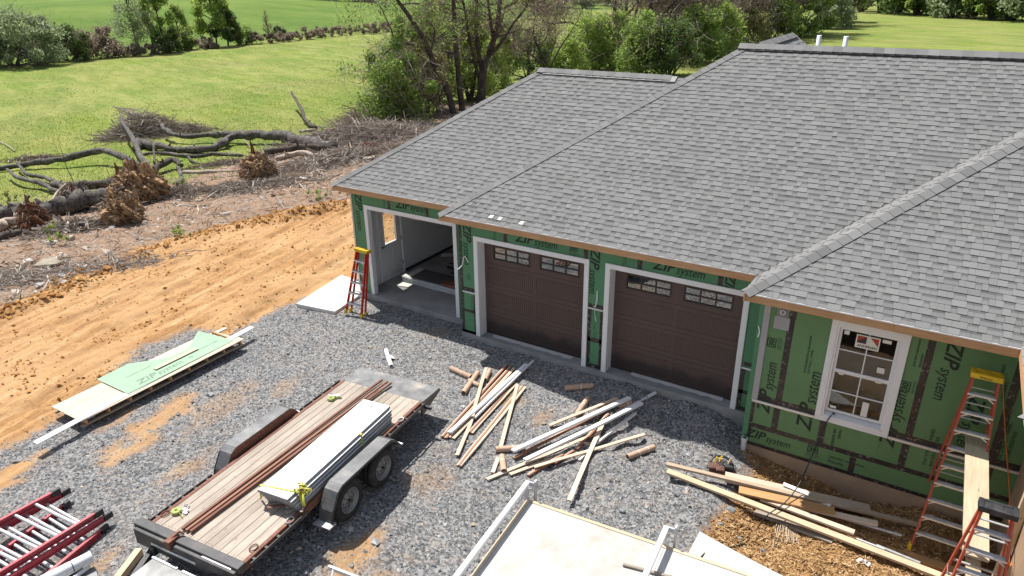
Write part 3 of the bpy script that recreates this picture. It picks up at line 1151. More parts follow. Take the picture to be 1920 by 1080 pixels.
# --- foundation and slabs
b = MB()
b.box(-4.3, -0.42, 0.5, 8.0, -0.6, -0.01)
b.box(-0.42, 6.6, -0.035, 8.0, -0.6, -0.012)
b.build('foundation', M['concrete'], house)
part('foundation_wall', M['found'], house, 6.6, 10.74, -0.53, -0.35, -1.3, -0.33)
b = MB()
b.box(10.72, 10.9, -3.2, -0.53, -1.3, 1.1)
b.build('foundation_wall', M['found'], house)

# --- sheathing panels
def sheet(x0, x1, y, z0, z1, m='zip', th=0.1):
    g = 0.0015
    return part('sheathing_panel', M[m], house, x0 + g, x1 - g, y, y + th, z0, z1)


sheet(-4.28, -3.78, .576, -.01, 2.43)
for a0, a1 in ((-4.28, -3.0), (-3.0, -1.78), (-1.78, -0.42)):
    sheet(a0, a1, .576, 2.431, 2.96)
sheet(-.99, -.44, .576, -.01, 2.43)
sheet(-.42, .09, 0, 1.14, 2.43)
sheet(-.42, .09, 0, -.01, 1.138)
for a0, a1 in ((-.42, .86), (.86, 2.83), (2.83, 4.02), (4.02, 5.63), (5.63, 6.6)):
    sheet(a0, a1, 0, 2.431, 2.94)
sheet(2.83, 3.38, 0, 1.5, 2.43)
sheet(2.83, 3.38, 0, -.01, 1.498)
sheet(6.12, 6.6, 0, .98, 2.43)
sheet(6.12, 6.6, 0, -.01, .978)
WX0, WX1, WZ0, WZ1 = 7.69, 8.863, .624, 2.599
for a0, a1 in ((6.6, 7.05), (7.05, WX0 + .1)):
    sheet(a0, a1, -.54, .1, 2.9, 'zip2')
sheet(WX0 + .1, WX1 - .1, -.54, WZ1 - .1, 2.9, 'zip2')
sheet(WX0 + .1, WX1 - .1, -.54, .1, WZ0 + .1, 'zip2')
sheet(WX1 - .1, 9.15, -.54, .1, 2.9, 'zip2')
sheet(9.15, 10.35, -.54, .1, 2.9, 'zip2')
sheet(10.35, 10.74, -.54, .1, 2.9, 'zip2')
sheet(6.6, 8.42, -.54, -.33, .098, 'zip2')
sheet(8.42, 10.74, -.54, -.33, .098, 'zip2')
sheet(-.42, -.3, .02, -.01, 2.9, th=.55).name = 'sheathing_panel'
part('side_wall', M['zip'], house, -4.3, -4.16, .70, 1.28, -.01, 2.95)
part('side_wall', M['zip'], house, -4.3, -4.16, 2.28, 8.0, -.01, 2.95)
part('side_wall', M['zip'], house, -4.3, -4.16, 1.28, 2.28, 2.12, 2.95)
part('rear_wall', M['white_wall'], house, -4.3, 10.6, 8.0, 8.15, -.3, 2.95)
part('side_wall', M['zip'], house, 6.5, 6.6, -.54, .0, -.3, 2.9)
b = MB()
b.box(10.74, 10.9, -3.2, -.44, 1.1, 2.9)
b.build('side_wall', M['zip2'], house)
# inside of the open bay
part('interior_wall', M['white_wall'], house, -4.158, -4.14, .70, 1.28, -.01, 2.8)
part('interior_wall', M['white_wall'], house, -4.158, -4.14, 2.28, 7.99, -.01, 2.8)
part('interior_wall', M['white_wall'], house, -4.158, -4.14, 1.28, 2.28, 2.12, 2.8)
part('interior_wall', M['white_wall'], house, -.24, -.14, .6, 7.99, -.01, 2.8)
part('ceiling', M['white_wall'], house, -4.14, -.24, .68, 7.99, 2.8, 2.83)
part('interior_wall', M['white_wall'], house, 6.7, 10.5, .9, 1.0, -.3, 1.35)
part('interior_wall', M['slate'], house, 6.7, 10.5, 1.6, 1.7, -.3, 2.9)
part('interior_floor', M['slate'], house, 6.6, 10.5, -.42, 1.6, -.2, .25)
part('ceiling_beam', M['tanwood'], house, -2.6, -2.3, .9, 4.5, 2.25, 2.34)
# corner boards
part('corner_board', M['steel'], house, -4.33, -4.28, .56, .73, -.01, 2.95)
part('corner_board', mat('grey_corner_trim', (.35, .34, .345), .6, .06, bmp=.03), house, 6.585, 6.69, -.56, -.54, .66, 2.86)
part('mounting_block', M['graye'], house, 6.80, 7.0, -.575, -.54, 2.42, 2.62)
part('flashing', mat('grey_flashing', (.33, .325, .33), .6, .06, bmp=.03), house, 6.77, 7.03, -.556, -.545, 2.18, 2.42)
b = MB()
b.lathe([(.05, 0), (.05, .02), (.03, .02), (.03, .03), (.012, .03), (.012, .01)], 14, 'y')
o = b.build('vent_cover', M['white'], house, loc=(6.9, -.60, 2.52))

# seam tape
def tape(x0, x1, y, z0, z1):
    return part('seam_tape', M['tape'], house, x0, x1, y - .003, y - .0005, z0, z1)


for x in (-3.0, -1.78):
    tape(x - .045, x + .045, .576, 2.53, 2.96)
tape(-4.28, -4.2, .576, -.01, .5)
for z0, z1 in ((1.09, 1.2), (.55, .63), (.0, .06)):
    tape(-.35, -.01, 0, z0, z1)
tape(-.42, -.34, 0, -.01, 2.9)
tape(-.06, -.005, 0, .06, 1.06)
tape(-.42, .0, 0, -.01, .05)
for x in (.86, 2.83, 4.02, 5.63):
    tape(x - .05, x + .05, 0, 2.525, 2.94)
for z0, z1 in ((1.45, 1.54), (.64, .74), (.0, .1)):
    tape(2.925, 3.285, 0, z0, z1)
tape(2.925, 3.0, 0, .1, 1.4)
tape(3.21, 3.285, 0, .1, 1.4)
for z0, z1 in ((1.0, 1.08), (.38, .46), (.0, .09)):
    tape(6.22, 6.6, 0, z0, z1)
tape(6.22, 6.3, 0, .1, .92)
Yr = -.54
tape(7.0, 7.11, Yr, .1, 2.42)
tape(7.02, 7.12, Yr - .001, 2.42, 2.6)
tape(7.8, 7.91, Yr, .1, .62)
tape(9.1, 9.21, Yr, .1, 2.86)
tape(10.28, 10.4, Yr, .1, 2.86)
tape(8.38, 8.48, Yr, -.33, .04)
tape(6.6, 10.74, Yr - .0012, .055, .15)
tape(6.69, WX0, Yr - .0012, .67, .78)
tape(WX1, 10.74, Yr - .0012, .67, .78)
tape(6.6, 10.74, Yr - .0012, -.34, -.27)
tape(6.6, 6.66, Yr - .002, -.2, .6)
for x0, x1 in ((6.6, WX0 - .005), (WX1 + .005, 10.74)):
    o = part('flashing', M['alu'], house, x0, x1, Yr - .03, Yr - .004, .62, .668)
for x0, x1, z in ((-.36, -.01, 1.065), (2.925, 3.285, 1.415), (6.22, 6.6, .93)):
    part('flashing', M['alu'], house, x0, x1, -.02, -.004, z, z + .035)

# --- printed lettering on the sheathing
def zip_text(x, y, z, mode, W=1.08, m='print', parent=None, only=None):
    if mode == 'h':
        rot = (HP, 0, 0)
        al, up = Vector((1, 0, 0)), Vector((0, 0, 1))
    elif mode == 'd':
        rot = (HP, HP, 0)
        al, up = Vector((0, 0, -1)), Vector((1, 0, 0))
    else:
        rot = (HP, -HP, 0)
        al, up = Vector((0, 0, 1)), Vector((-1, 0, 0))
    p = Vector((x, y - .006, z))
    k = W / 1.08
    pr = parent or house
    text('ZIP', .3, M[m], pr, p, rot, .28, .006, .5 * k, height=.215 * k)
    if only != 'ZIP':
        text('system', .2, M[m], pr, p + al * .5 * k - up * .01, rot, .22, 0.0, .56 * k, height=.14 * k)


def small(lines, x, y, z, mode, size=.05, m='print_soft'):
    rot = {'h': (HP, 0, 0), 'd': (HP, HP, 0), 'u': (HP, -HP, 0)}[mode]
    up = {'h': Vector((0, 0, 1)), 'd': Vector((1, 0, 0)), 'u': Vector((-1, 0, 0))}[mode]
    for k, t in enumerate(lines):
        text(t, size, M[m], house, Vector((x, y - .006, z)) - up * size * 1.25 * k, rot)


def mark30(x, y, z, mode):
    """the boxed 30 year mark"""
    rot = {'h': (HP, 0, 0), 'd': (HP, HP, 0), 'u': (HP, -HP, 0)}[mode]
    al = {'h': Vector((1, 0, 0)), 'd': Vector((0, 0, -1)), 'u': Vector((0, 0, 1))}[mode]
    up = {'h': Vector((0, 0, 1)), 'd': Vector((1, 0, 0)), 'u': Vector((-1, 0, 0))}[mode]
    p = Vector((x, y - .006, z))
    text('30', .13, M['print'], house, p, rot, 0, .003, .13)
    b = MB()
    c = p + al * .065 + up * .045
    for s in (-1, 1):
        b.beam(c - al * .09 + up * .07 * s, c + al * .09 + up * .07 * s, .002, .014, up=(0, 1, 0))
        b.beam(c - up * .07 + al * .083 * s, c + up * .07 + al * .083 * s, .002, .014, up=(0, 1, 0))
    bb = MB()
    for s in (-1, 1):
        a_, b_ = c - al * .09 + up * .07 * s, c + al * .09 + up * .07 * s
        w = up * .007
        bb.quad(a_ - w, b_ - w, b_ + w, a_ + w)
        a_, b_ = c - up * .07 + al * .083 * s, c + up * .07 + al * .083 * s
        w = al * .007
        bb.quad(a_ - w, b_ - w, b_ + w, a_ + w)
    bb.build('lettering', M['print'], house)
    text('YEAR SYSTEM', .04, M['print_soft'], house, p - al * .05 - up * .09, rot)
    text('LIMITED WARRANTY', .025, M['print_soft'], house, p - al * .05 - up * .125, rot)


zip_text(-4.16, .576, 2.84, 'd')
zip_text(-2.8, .576, 2.62, 'h')
zip_text(-.28, 0, 2.83, 'd')
zip_text(1.1, 0, 2.6, 'h')
zip_text(2.94, 0, 2.81, 'd', 1.06)
zip_text(4.27, 0, 2.6, 'h')
zip_text(5.72, 0, 2.82, 'd', .9, only='ZIP')
mark30(2.48, 0, 2.66, 'h')
mark30(2.98, 0, 1.3, 'u')
S1 = ['WATER-RESISTIVE & AIR BARRIER', '7/16" STRUC. 1 PANEL']
small(S1, -3.16, .576, 2.92, 'd', .035)
small(S1, .58, 0, 2.86, 'd', .035)
small(S1, 3.7, 0, 2.86, 'd', .035)
small(S1, -.1, 0, 1.0, 'd', .035)
small(['30 YEAR', 'SYSTEM'], -.16, 0, 1.55, 'd', .045)
small(S1, 3.1, 0, .62, 'u', .03)
zip_text(6.92, Yr, .42, 'u', 1.1)
zip_text(7.66, Yr, .3, 'u', 1.25)
zip_text(8.98, Yr, .44, 'u', 1.15)
zip_text(9.36, Yr, 2.66, 'd', 1.12)
zip_text(9.83, Yr, 1.8, 'd', 1.1)
zip_text(6.55, Yr, -.16, 'h', .85)
mark30(7.7, Yr, -.08, 'h')
mark30(6.83, Yr, 1.82, 'u')
mark30(8.98, Yr, 1.6, 'u')
small(S1, 7.42, Yr, 1.45, 'u', .05, 'print')
small(['PANEL', 'AIR BARRIER'], 8.12, Yr, .52, 'd', .07, 'print')
small(['7/16" STRUC. 1 PANEL', 'WATER-RESISTIVE', '& AIR BARRIER'], 9.5, Yr, .3, 'u', .075, 'print')
small(['7/16" STRUC. 1 PANEL', 'WATER-RESISTIVE'], 10.45, Yr, .75, 'u', .075, 'print')
small(['Join the revolution', 'Enjoying'], 8.05, Yr, -.1, 'h', .075, 'print')
small(['Join the revolution', 'zipsystem'], 9.0, Yr, 2.05, 'u', .065, 'print')
small(['Join the revolution', 'zipsystem'], 10.15, Yr, 1.85, 'u', .075, 'print')

# --- white casings and deep jambs round the three bays
def casing(x0, x1, y, zt, depth):
    w = .09
    part('door_casing', M['white'], house, x0, x0 + w, y - .03, y - .002, -.012, zt - w, .003)
    part('door_casing', M['white'], house, x1 - w, x1, y - .03, y - .002, -.012, zt - w, .003)
    part('door_casing', M['white'], house, x0, x1, y - .03, y - .002, zt - w, zt, .003)
    part('jamb', M['white'], house, x0 + w, x0 + w + .018, y - .028, y + depth, -.01, zt - w - .001)
    part('jamb', M['white'], house, x1 - w - .018, x1 - w, y - .028, y + depth, -.01, zt - w - .001)
    part('jamb', M['white'], house, x0 + w + .018, x1 - w - .018, y - .028, y + depth, zt - w - .018, zt - w)


casing(0, 2.92, 0, 2.525, .30)
casing(3.289, 6.209, 0, 2.525, .30)
casing(-3.873, -.902, .576, 2.525, .12)


def garage_door(x0, x1):
    d = empty('garage_door', None, None)
    d.parent = house
    d.location = (x0, .26, 0)
    w = x1 - x0
    zs = [0.005, .61, 1.215, 1.82, 2.42]
    for k in range(4):
        z0, z1 = zs[k] + .002, zs[k + 1] - .003
        b = MB()
        if k == 3:
            wins = [(.27, 1.20), (1.50, 2.43)]
            wz0, wz1 = 1.955, 2.245
            b.box(0, w, 0, .045, z0, wz0)
            b.box(0, w, 0, .045, wz1, z1)
            xs = [0, wins[0][0], wins[0][1], wins[1][0], wins[1][1], w]
            for q in (0, 2, 4):
                b.box(xs[q], xs[q + 1], 0, .045, wz0, wz1)
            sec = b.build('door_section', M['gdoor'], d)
            for (a0, a1) in wins:
                f = MB()
                t = .022
                f.box(a0 - t, a1 + t, -.012, -.0005, wz0 - t, wz0 + .006)
                f.box(a0 - t, a1 + t, -.012, -.0005, wz1 - .006, wz1 + t)
                f.box(a0 - t, a0 + .006, -.012, -.0005, wz0 + .006, wz1 - .006)
                f.box(a1 - .006, a1 + t, -.012, -.0005, wz0 + .006, wz1 - .006)
                for q in (1, 2):
                    xm = a0 + (a1 - a0) * q / 3
                    f.box(xm - .011, xm + .011, -.009, .012, wz0 + .006, wz1 - .006)
                zm = (wz0 + wz1) / 2
                for q in range(3):
                    xa = a0 + (a1 - a0) * q / 3 + (.011 if q else .006)
                    xb = a0 + (a1 - a0) * (q + 1) / 3 - (.011 if q < 2 else .006)
                    f.box(xa, xb, -.009, .012, zm - .009, zm + .009)
                f.build('window_frame', M['glass_black'], d)
                for q in range(3):
                    for r in range(2):
                        g = MB()
                        xa, xb = a0 + (a1 - a0) * q / 3, a0 + (a1 - a0) * (q + 1) / 3
                        za = wz0 + (wz1 - wz0) * r / 2
                        zb = wz0 + (wz1 - wz0) * (r + 1) / 2
                        g.box(xa + .011, xb - .011, .014, .018, za + .01, zb - .01)
                        g.build('pane', M['glass_door'], d)
        else:
            # recessed long panels with vertical grooves
            b.box(0, w, .006, .045, z0, z1)
            rails = [(0, .1), (w / 2 - .05, w / 2 + .05), (w - .1, w)]
            for (a0, a1) in rails:
                b.box(a0, a1, -.002, .006, z0, z1)
            for (a0, a1) in ((.1, w / 2 - .05), (w / 2 + .05, w - .1)):
                b.box(a0, a1, -.002, .006, z0, z0 + .1)
                b.box(a0, a1, -.002, .006, z1 - .1, z1)
                m = 22
                aa, ab = a0 + .012, a1 - .012
                for q in range(m):
                    u0 = aa + (ab - aa) * q / m
                    u1 = aa + (ab - aa) * (q + 1) / m
                    b.box(u0 + .004, u1 - .004, .0005, .006, z0 + .112, z1 - .112)
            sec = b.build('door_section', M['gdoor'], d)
    part('bottom_seal', M['black'], d, 0, w, 0, .04, -.012, .004)
    return d


garage_door(.108, 2.812)
garage_door(3.397, 6.101)
part('interior_wall', M['black'], house, -.1, 6.5, 3.0, 3.1, -.01, 2.9)
# loose strips of paper along the sills
for (x0, x1, y0) in ((.35, 2.5, .16), (3.9, 5.9, .2)):
    b = MB()
    n = 14
    for k in range(n):
        xa, xb = x0 + (x1 - x0) * k / n, x0 + (x1 - x0) * (k + 1) / n
        wa, wb = .03 + .05 * abs(math.sin(k * 1.3)), .03 + .05 * abs(math.sin((k + 1) * 1.3))
        b.quad((xa, y0 - wa, -.004), (xb, y0 - wb, -.004), (xb, y0 + .06, .004), (xa, y0 + .06, .004))
    o = b.build('sill_paper', M['concrete_pale'])
    tag(o, 'ragged grey paper strip along the sill of the %s garage door' % ('left brown' if x0 < 3 else 'right brown'), 'paper strip')

# side door of the open bay, seen from inside
sd = empty('side_door', None, None)
sd.parent = house
sd.location = (-4.2, 1.33, .01)
b = MB()
b.box(0, .045, 0, .9, 0, 1.05)
b.box(0, .045, 0, .9, 1.95, 2.07)
b.box(0, .045, 0, .2, 1.05, 1.95)
b.box(0, .045, .7, .9, 1.05, 1.95)
b.build('door_leaf', M['white_wall'], sd)
for (y0, y1) in ((.12, .42), (.48, .78)):
    f = MB()
    f.box(.045, .055, y0, y1, .2, .9)
    f.build('door_panel', M['white_wall'], sd)
g = MB()
g.box(.02, .026, .2, .7, 1.05, 1.95)
g.build('pane', M['glass_clear'], sd)
f = MB()
f.box(.045, .06, .18, .2, 1.03, 1.97)
f.box(.045, .06, .7, .72, 1.03, 1.97)
f.box(.045, .06, .2, .7, 1.03, 1.05)
f.box(.045, .06, .2, .7, 1.95, 1.97)
f.build('glazing_bead', M['white'], sd)
b = MB()
b.box(.05, .09, .06, .1, .98, 1.02)
b.beam((.09, .08, 1.0), (.09, .2, 1.0), .015, .015)
b.build('door_handle', M['black'], sd)
for z0 in (.25, 1.0, 1.8):
    part('hinge', M['black'], sd, .046, .06, .89, .92, z0, z0 + .1)
for (y0, y1, z0, z1) in ((1.27, 1.32, 0, 2.14), (2.24, 2.29, 0, 2.14), (1.32, 2.24, 2.09, 2.14)):
    part('door_frame', M['white'], house, -4.2, -4.12, y0, y1, z0, z1)
b = MB()
b.beam((-4.13, 2.3, .03), (-4.13, 7.9, .03), .02, .08)
b.build('wall_gap', M['black'], house)

# --- the double-hung window in the right-hand wall
win = empty('window', None, None)
win.parent = house
win.location = (WX0, -.54, WZ0)
ww, wh = WX1 - WX0, WZ1 - WZ0
c = .1
for (x0, x1, z0, z1) in ((0, c, 0, wh), (ww - c, ww, 0, wh), (c, ww - c, wh - c, wh), (c, ww - c, 0, c)):
    part('casing_board', M['white'], win, x0, x1, -.035, -.001, z0, z1, .003)
b = MB()
for (x0, x1, z0, z1) in ((c, c + .035, c, wh - c), (ww - c - .035, ww - c, c, wh - c), (c + .035, ww - c - .035, wh - c - .03, wh - c)):
    b.box(x0, x1, -.02, .09, z0, z1)
b.build('frame', M['white'], win)
b = MB()
b.hexa([(c + .035, -.03, c), (ww - c - .035, -.03, c), (ww - c - .035, .09, c + .03), (c + .035, .09, c + .03),
        (c + .035, -.03, c + .02), (ww - c - .035, -.03, c + .02), (ww - c - .035, .09, c + .07), (c + .035, .09, c + .07)])
b.build('sill', M['white'], win)
ix0, ix1 = c + .037, ww - c - .037
zb, zm, zt = c + .09, wh * .5 + .02, wh - c - .032
for nm, y0, z0, z1 in (('lower_sash', .05, zb, zm), ('upper_sash', .015, zm, zt)):
    sash = empty(nm, None, None)
    sash.parent = win
    fr = .042
    b = MB()
    b.box(ix0, ix0 + fr, y0, y0 + .03, z0, z1)
    b.box(ix1 - fr, ix1, y0, y0 + .03, z0, z1)
    b.box(ix0 + fr, ix1 - fr, y0, y0 + .03, z0, z0 + fr)
    b.box(ix0 + fr, ix1 - fr, y0, y0 + .03, z1 - fr, z1)
    xm, zc = (ix0 + ix1) / 2, (z0 + z1) / 2
    b.box(xm - .009, xm + .009, y0 + .006, y0 + .02, z0 + fr, z1 - fr)
    b.box(ix0 + fr, xm - .009, y0 + .006, y0 + .02, zc - .009, zc + .009)
    b.box(xm + .009, ix1 - fr, y0 + .006, y0 + .02, zc - .009, zc + .009)
    me_ = b.mesh(nm, M['white'])
    COL.objects.unlink(sash)
    bpy.data.objects.remove(sash)
    sash = bpy.data.objects.new(nm, me_)
    COL.objects.link(sash)
    sash.parent = win
    for (xa, xb) in ((ix0 + fr, xm), (xm, ix1 - fr)):
        for (za, zb_) in ((z0 + fr, zc), (zc, z1 - fr)):
            g = MB()
            g.box(xa, xb, y0 + .022, y0 + .026, za, zb_)
            g.build('pane', M['glass'], sash)
# maker's sticker and the small labels on the panes
ux = (ix0 + ix1) / 2
sx0, sz0 = ux - .19, zt - .31
st = part('sticker', M['paper'], win, sx0, sx0 + .36, .008, .012, sz0, sz0 + .24)
M['logo_red'] = mat('logo_red', (.4, .05, .03), .6, .05, bmp=0)
b = MB()
yy = .0075
b.quad((sx0 + .02, yy, sz0 + .09), (sx0 + .16, yy, sz0 + .09), (sx0 + .16, yy, sz0 + .22), (sx0 + .02, yy, sz0 + .22))
b.build('sticker_logo', mat('logo_black', (.05, .03, .035), .6, .05, bmp=0), win)
b = MB()
yy = .007
b.tri((sx0 + .02, yy, sz0 + .12), (sx0 + .15, yy, sz0 + .215), (sx0 + .02, yy, sz0 + .22))
b.tri((sx0 + .21, yy, sz0 + .22), (sx0 + .34, yy, sz0 + .08), (sx0 + .34, yy, sz0 + .22))
b.build('sticker_logo', M['logo_red'], win)
text('ANDERSEN', .05, M['print'], win, Vector((sx0 + .03, .0068, sz0 + .025)), (HP, 0, 0), 0, .001, .3, height=.042)
for (x0, z0, w, h) in ((ix0 + .07, zt - .12, .08, .07), (ux + .2, zt - .13, .13, .06), (ux + .21, zm + .15, .11, .1), (ix0 + .07, zb + .07, .1, .05), (ux + .11, zb + .06, .1, .28), (ix0 + .1, zm - .07, .08, .04), (ux + .22, zm - .06, .1, .04)):
    part('sticker', M['paper'], win, x0, x0 + w, .008 if z0 > zm else .044, .012 if z0 > zm else .048, z0, z0 + h)

# --- roofs
def roof_poly(pts, mbr):
    pts = [Vector(p) for p in pts]
    n = (pts[1] - pts[0]).cross(pts[2] - pts[0]).normalized()
    if n.z < 0:
        n = -n
    base = len(mbr.v)
    for p in pts:
        mbr.v.append(tuple(p - n * .006))
    for p in pts:
        mbr.v.append(tuple(p - n * .03))
    k = len(pts)
    mbr.f.append(tuple(base + i for i in range(k)))
    mbr.f.append(tuple(base + k + i for i in range(k))[::-1])
    mbr.m += [0, 0]
    mbr.t += [.5, .5]
    for i in range(k):
        j = (i + 1) % k
        mbr.f.append((base + i, base + k + i, base + k + j, base + j))
        mbr.m.append(0)
        mbr.t.append(.5)


ZM, ZL, ZR, ZW = 2.98, 3.03, 2.95, 2.98
rb = MB()
roof_poly([(-.785, -.245, ZM), (14, -.245, ZM), (14, 4.875, 6.393), (4.335, 4.875, 6.393)], rb)
roof_poly([(-.785, -.245, ZM), (4.335, 4.875, 6.393), (-.785, 9.995, ZM)], rb)
roof_poly([(4.335, 4.875, 6.393), (14, 4.875, 6.393), (14, 9.995, ZM), (-.785, 9.995, ZM)], rb)
roof_poly([(-4.66, .28, ZL), (3.2, .28, ZL), (3.2, 4.26, 5.683), (-.68, 4.26, 5.683)], rb)
roof_poly([(-4.66, .28, ZL), (-.68, 4.26, 5.683), (-4.66, 8.24, ZL)], rb)
roof_poly([(-.68, 4.26, 5.683), (3.2, 4.26, 5.683), (3.2, 8.24, ZL), (-4.66, 8.24, ZL)], rb)
roof_poly([(6.31, -1.05, ZR), (14, -1.05, ZR), (14, 4.9, 6.917), (12.26, 4.9, 6.917)], rb)
roof_poly([(6.31, -1.05, ZR), (12.26, 4.9, 6.917), (6.31, 10.85, ZR)], rb)
roof_poly([(10.2, -3.2, ZW), (13.2, -.2, ZW + 2), (13.2, 1.5, ZW + 2), (10.2, -1.0, ZW)], rb)
RP0 = at(1428, 84, 6.4)
AP = at(1488, 64, 6.4)
AQ = Vector((AP.x, RP0.y, 6.4))
roof_poly([AQ, AP, AP + Vector((2.4, 0, -1.6)), AQ + Vector((2.4, 0, -1.6))], rb)
roof_poly([AQ, AP, AP + Vector((-2.4, 0, -1.6)), AQ + Vector((-2.4, 0, -1.6))], rb)
roof = rb.build('roof', M['shingle'], house, tone=True)

EXP = .127
SHV = {}


def shingle_cells(org, U, V, Lf, Rf, vmax, out, n_obj_courses=0, mbase=.42):
    org, U, V = Vector(org), Vector(U), Vector(V)
    N = U.cross(V)
    if N.z < 0:
        N = -N
    nc = int(math.ceil(vmax / EXP))
    cnt = 0
    for k in range(nc):
        v0, v1 = k * EXP, min((k + 1) * EXP, vmax)
        u = Lf(v0) - rnd.random() * .3
        umax = Rf(v1) if Rf(v1) > Rf(v0) else Rf(v0)
        raised = rnd.random() < .5
        shade = rnd.gauss(0, .05)
        q = 0
        while u < umax:
            wi = rnd.randrange(5)
            w = (.085, .11, .135, .165, .2)[wi]
            if q % 4 == 0:
                shade = rnd.gauss(0, .06)
            q += 1
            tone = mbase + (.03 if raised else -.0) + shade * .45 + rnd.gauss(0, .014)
            a0, a1 = max(u, Lf(v0)), min(u + w, Rf(v0))
            b0, b1 = max(u, Lf(v1)), min(u + w, Rf(v1))
            hb = .013 if raised else .007
            full = (a0 == u and b0 == u and a1 == u + w and b1 == u + w and v1 - v0 > EXP * .99)
            if k < n_obj_courses and full and cnt < 300:
                ti = max(0, min(7, int(round((tone - .25) / .06))))
                key = (wi, ti, raised)
                if key not in SHV:
                    mb = MB()
                    cell(mb, Vector((0, 0, 0)), Vector((1, 0, 0)), Vector((0, 1, 0)), Vector((0, 0, 1)), 0, w, 0, w, 0, EXP, hb, .25 + ti * .06, raised)
                    SHV[key] = mb.mesh('shingle', M['shingle'], True)
                o = bpy.data.objects.new('shingle', SHV[key])
                COL.objects.link(o)
                o.parent = roof
                p = org + U * u + V * v0
                o.matrix_local = Matrix(((U.x, V.x, N.x, p.x), (U.y, V.y, N.y, p.y), (U.z, V.z, N.z, p.z), (0, 0, 0, 1)))
                cnt += 1
            elif a1 > a0 or b1 > b0:
                a1, b1 = max(a1, a0), max(b1, b0)
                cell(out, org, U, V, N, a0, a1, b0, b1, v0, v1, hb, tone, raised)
            u += w
            raised = not raised if rnd.random() < .82 else raised
    return cnt


def cell(mb, org, U, V, N, a0, a1, b0, b1, v0, v1, hb, tone, raised):
    ht = .0025
    vm = v0 + (v1 - v0) * .62
    hm = hb + (ht - hb) * .62
    am0, am1 = a0 + (b0 - a0) * .62, a1 + (b1 - a1) * .62
    P = lambda u, v, h: org + U * u + V * v + N * h
    g = .0012
    mb.quad(P(a0 + g, v0, hb), P(a1 - g, v0, hb), P(am1 - g, vm, hm), P(am0 + g, vm, hm), 0, tone)
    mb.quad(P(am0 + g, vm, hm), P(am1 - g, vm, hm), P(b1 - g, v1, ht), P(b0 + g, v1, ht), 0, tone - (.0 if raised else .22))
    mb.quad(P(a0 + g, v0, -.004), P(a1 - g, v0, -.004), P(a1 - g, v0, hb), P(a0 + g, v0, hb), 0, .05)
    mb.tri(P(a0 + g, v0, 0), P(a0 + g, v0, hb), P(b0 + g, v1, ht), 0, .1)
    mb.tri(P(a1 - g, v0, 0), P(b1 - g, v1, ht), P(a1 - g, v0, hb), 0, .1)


sh = MB()
VF = (0, CS, SN)
shingle_cells((6.31, -1.05, ZR), (1, 0, 0), VF, lambda v: CS * v, lambda v: 3.94 + CS * v, 5.4, sh, 18)
shingle_cells((-.785, -.245, ZM), (1, 0, 0), VF, lambda v: CS * v, lambda v: min(7.14 + CS * v, 14.6), 5.12 / CS, sh)
shingle_cells((-4.66, .28, ZL), (1, 0, 0), VF, lambda v: CS * v, lambda v: 4.02 + CS * v, 3.98 / CS, sh)
shingle_cells((6.31, -1.05, ZR), (0, 1, 0), (CS, 0, SN), lambda v: CS * v, lambda v: .76 + CS * v, 6.6, sh)
shingle_cells((10.2, -3.2, ZW), (0, 1, 0), (CS, 0, SN), lambda v: CS * v, lambda v: 2.17 + CS * v, 2.6, sh)
shingle_cells(AQ + Vector((2.4, 0, -1.6)), (0, 1, 0), (-CS, 0, SN), lambda v: 0, lambda v: (AP - AQ).length, 2.4 / CS, sh)
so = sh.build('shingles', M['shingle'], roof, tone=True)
so['kind'] = 'stuff'


def caps(A, B, n1, n2, step=.2, half=.15, lift=.012, name='hip_cap', tone0=.42, maxn=999):
    A, B, n1, n2 = Vector(A), Vector(B), Vector(n1).normalized(), Vector(n2).normalized()
    h = (B - A).normalized()
    w1 = n1.cross(h).normalized()
    w2 = n2.cross(h).normalized()
    if w1.z > 0:
        w1 = -w1
    if w2.z > 0:
        w2 = -w2
    if w1.dot(w2) > .99:
        w2 = -w2
    nn = (n1 + n2).normalized()
    L_ = (B - A).length
    n = min(maxn, int(L_ / step))
    for k in range(n):
        s = A + h * (k * step)
        e = s + h * (step + .02)
        t = tone0 + rnd.gauss(0, .05)
        mb = MB()
        hi, lo = lift + .012, lift + .003
        pts = []
        for p, l in ((s, hi), (e, lo)):
            pts.append([p + w1 * half + n1 * l, p + nn * (l + .004), p + w2 * half + n2 * l])
        mb.quad(pts[0][0], pts[0][1], pts[1][1], pts[1][0], 0, t)
        mb.quad(pts[0][1], pts[0][2], pts[1][2], pts[1][1], 0, t)
        # butt and side edges
        d = (nn * -.02)
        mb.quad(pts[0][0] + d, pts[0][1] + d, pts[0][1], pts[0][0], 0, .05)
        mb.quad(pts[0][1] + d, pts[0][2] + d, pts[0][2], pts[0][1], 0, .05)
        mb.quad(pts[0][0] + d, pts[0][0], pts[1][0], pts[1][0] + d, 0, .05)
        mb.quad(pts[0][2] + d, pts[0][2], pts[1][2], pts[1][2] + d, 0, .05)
        mb.build(name, M['shingle'], roof, tone=True)


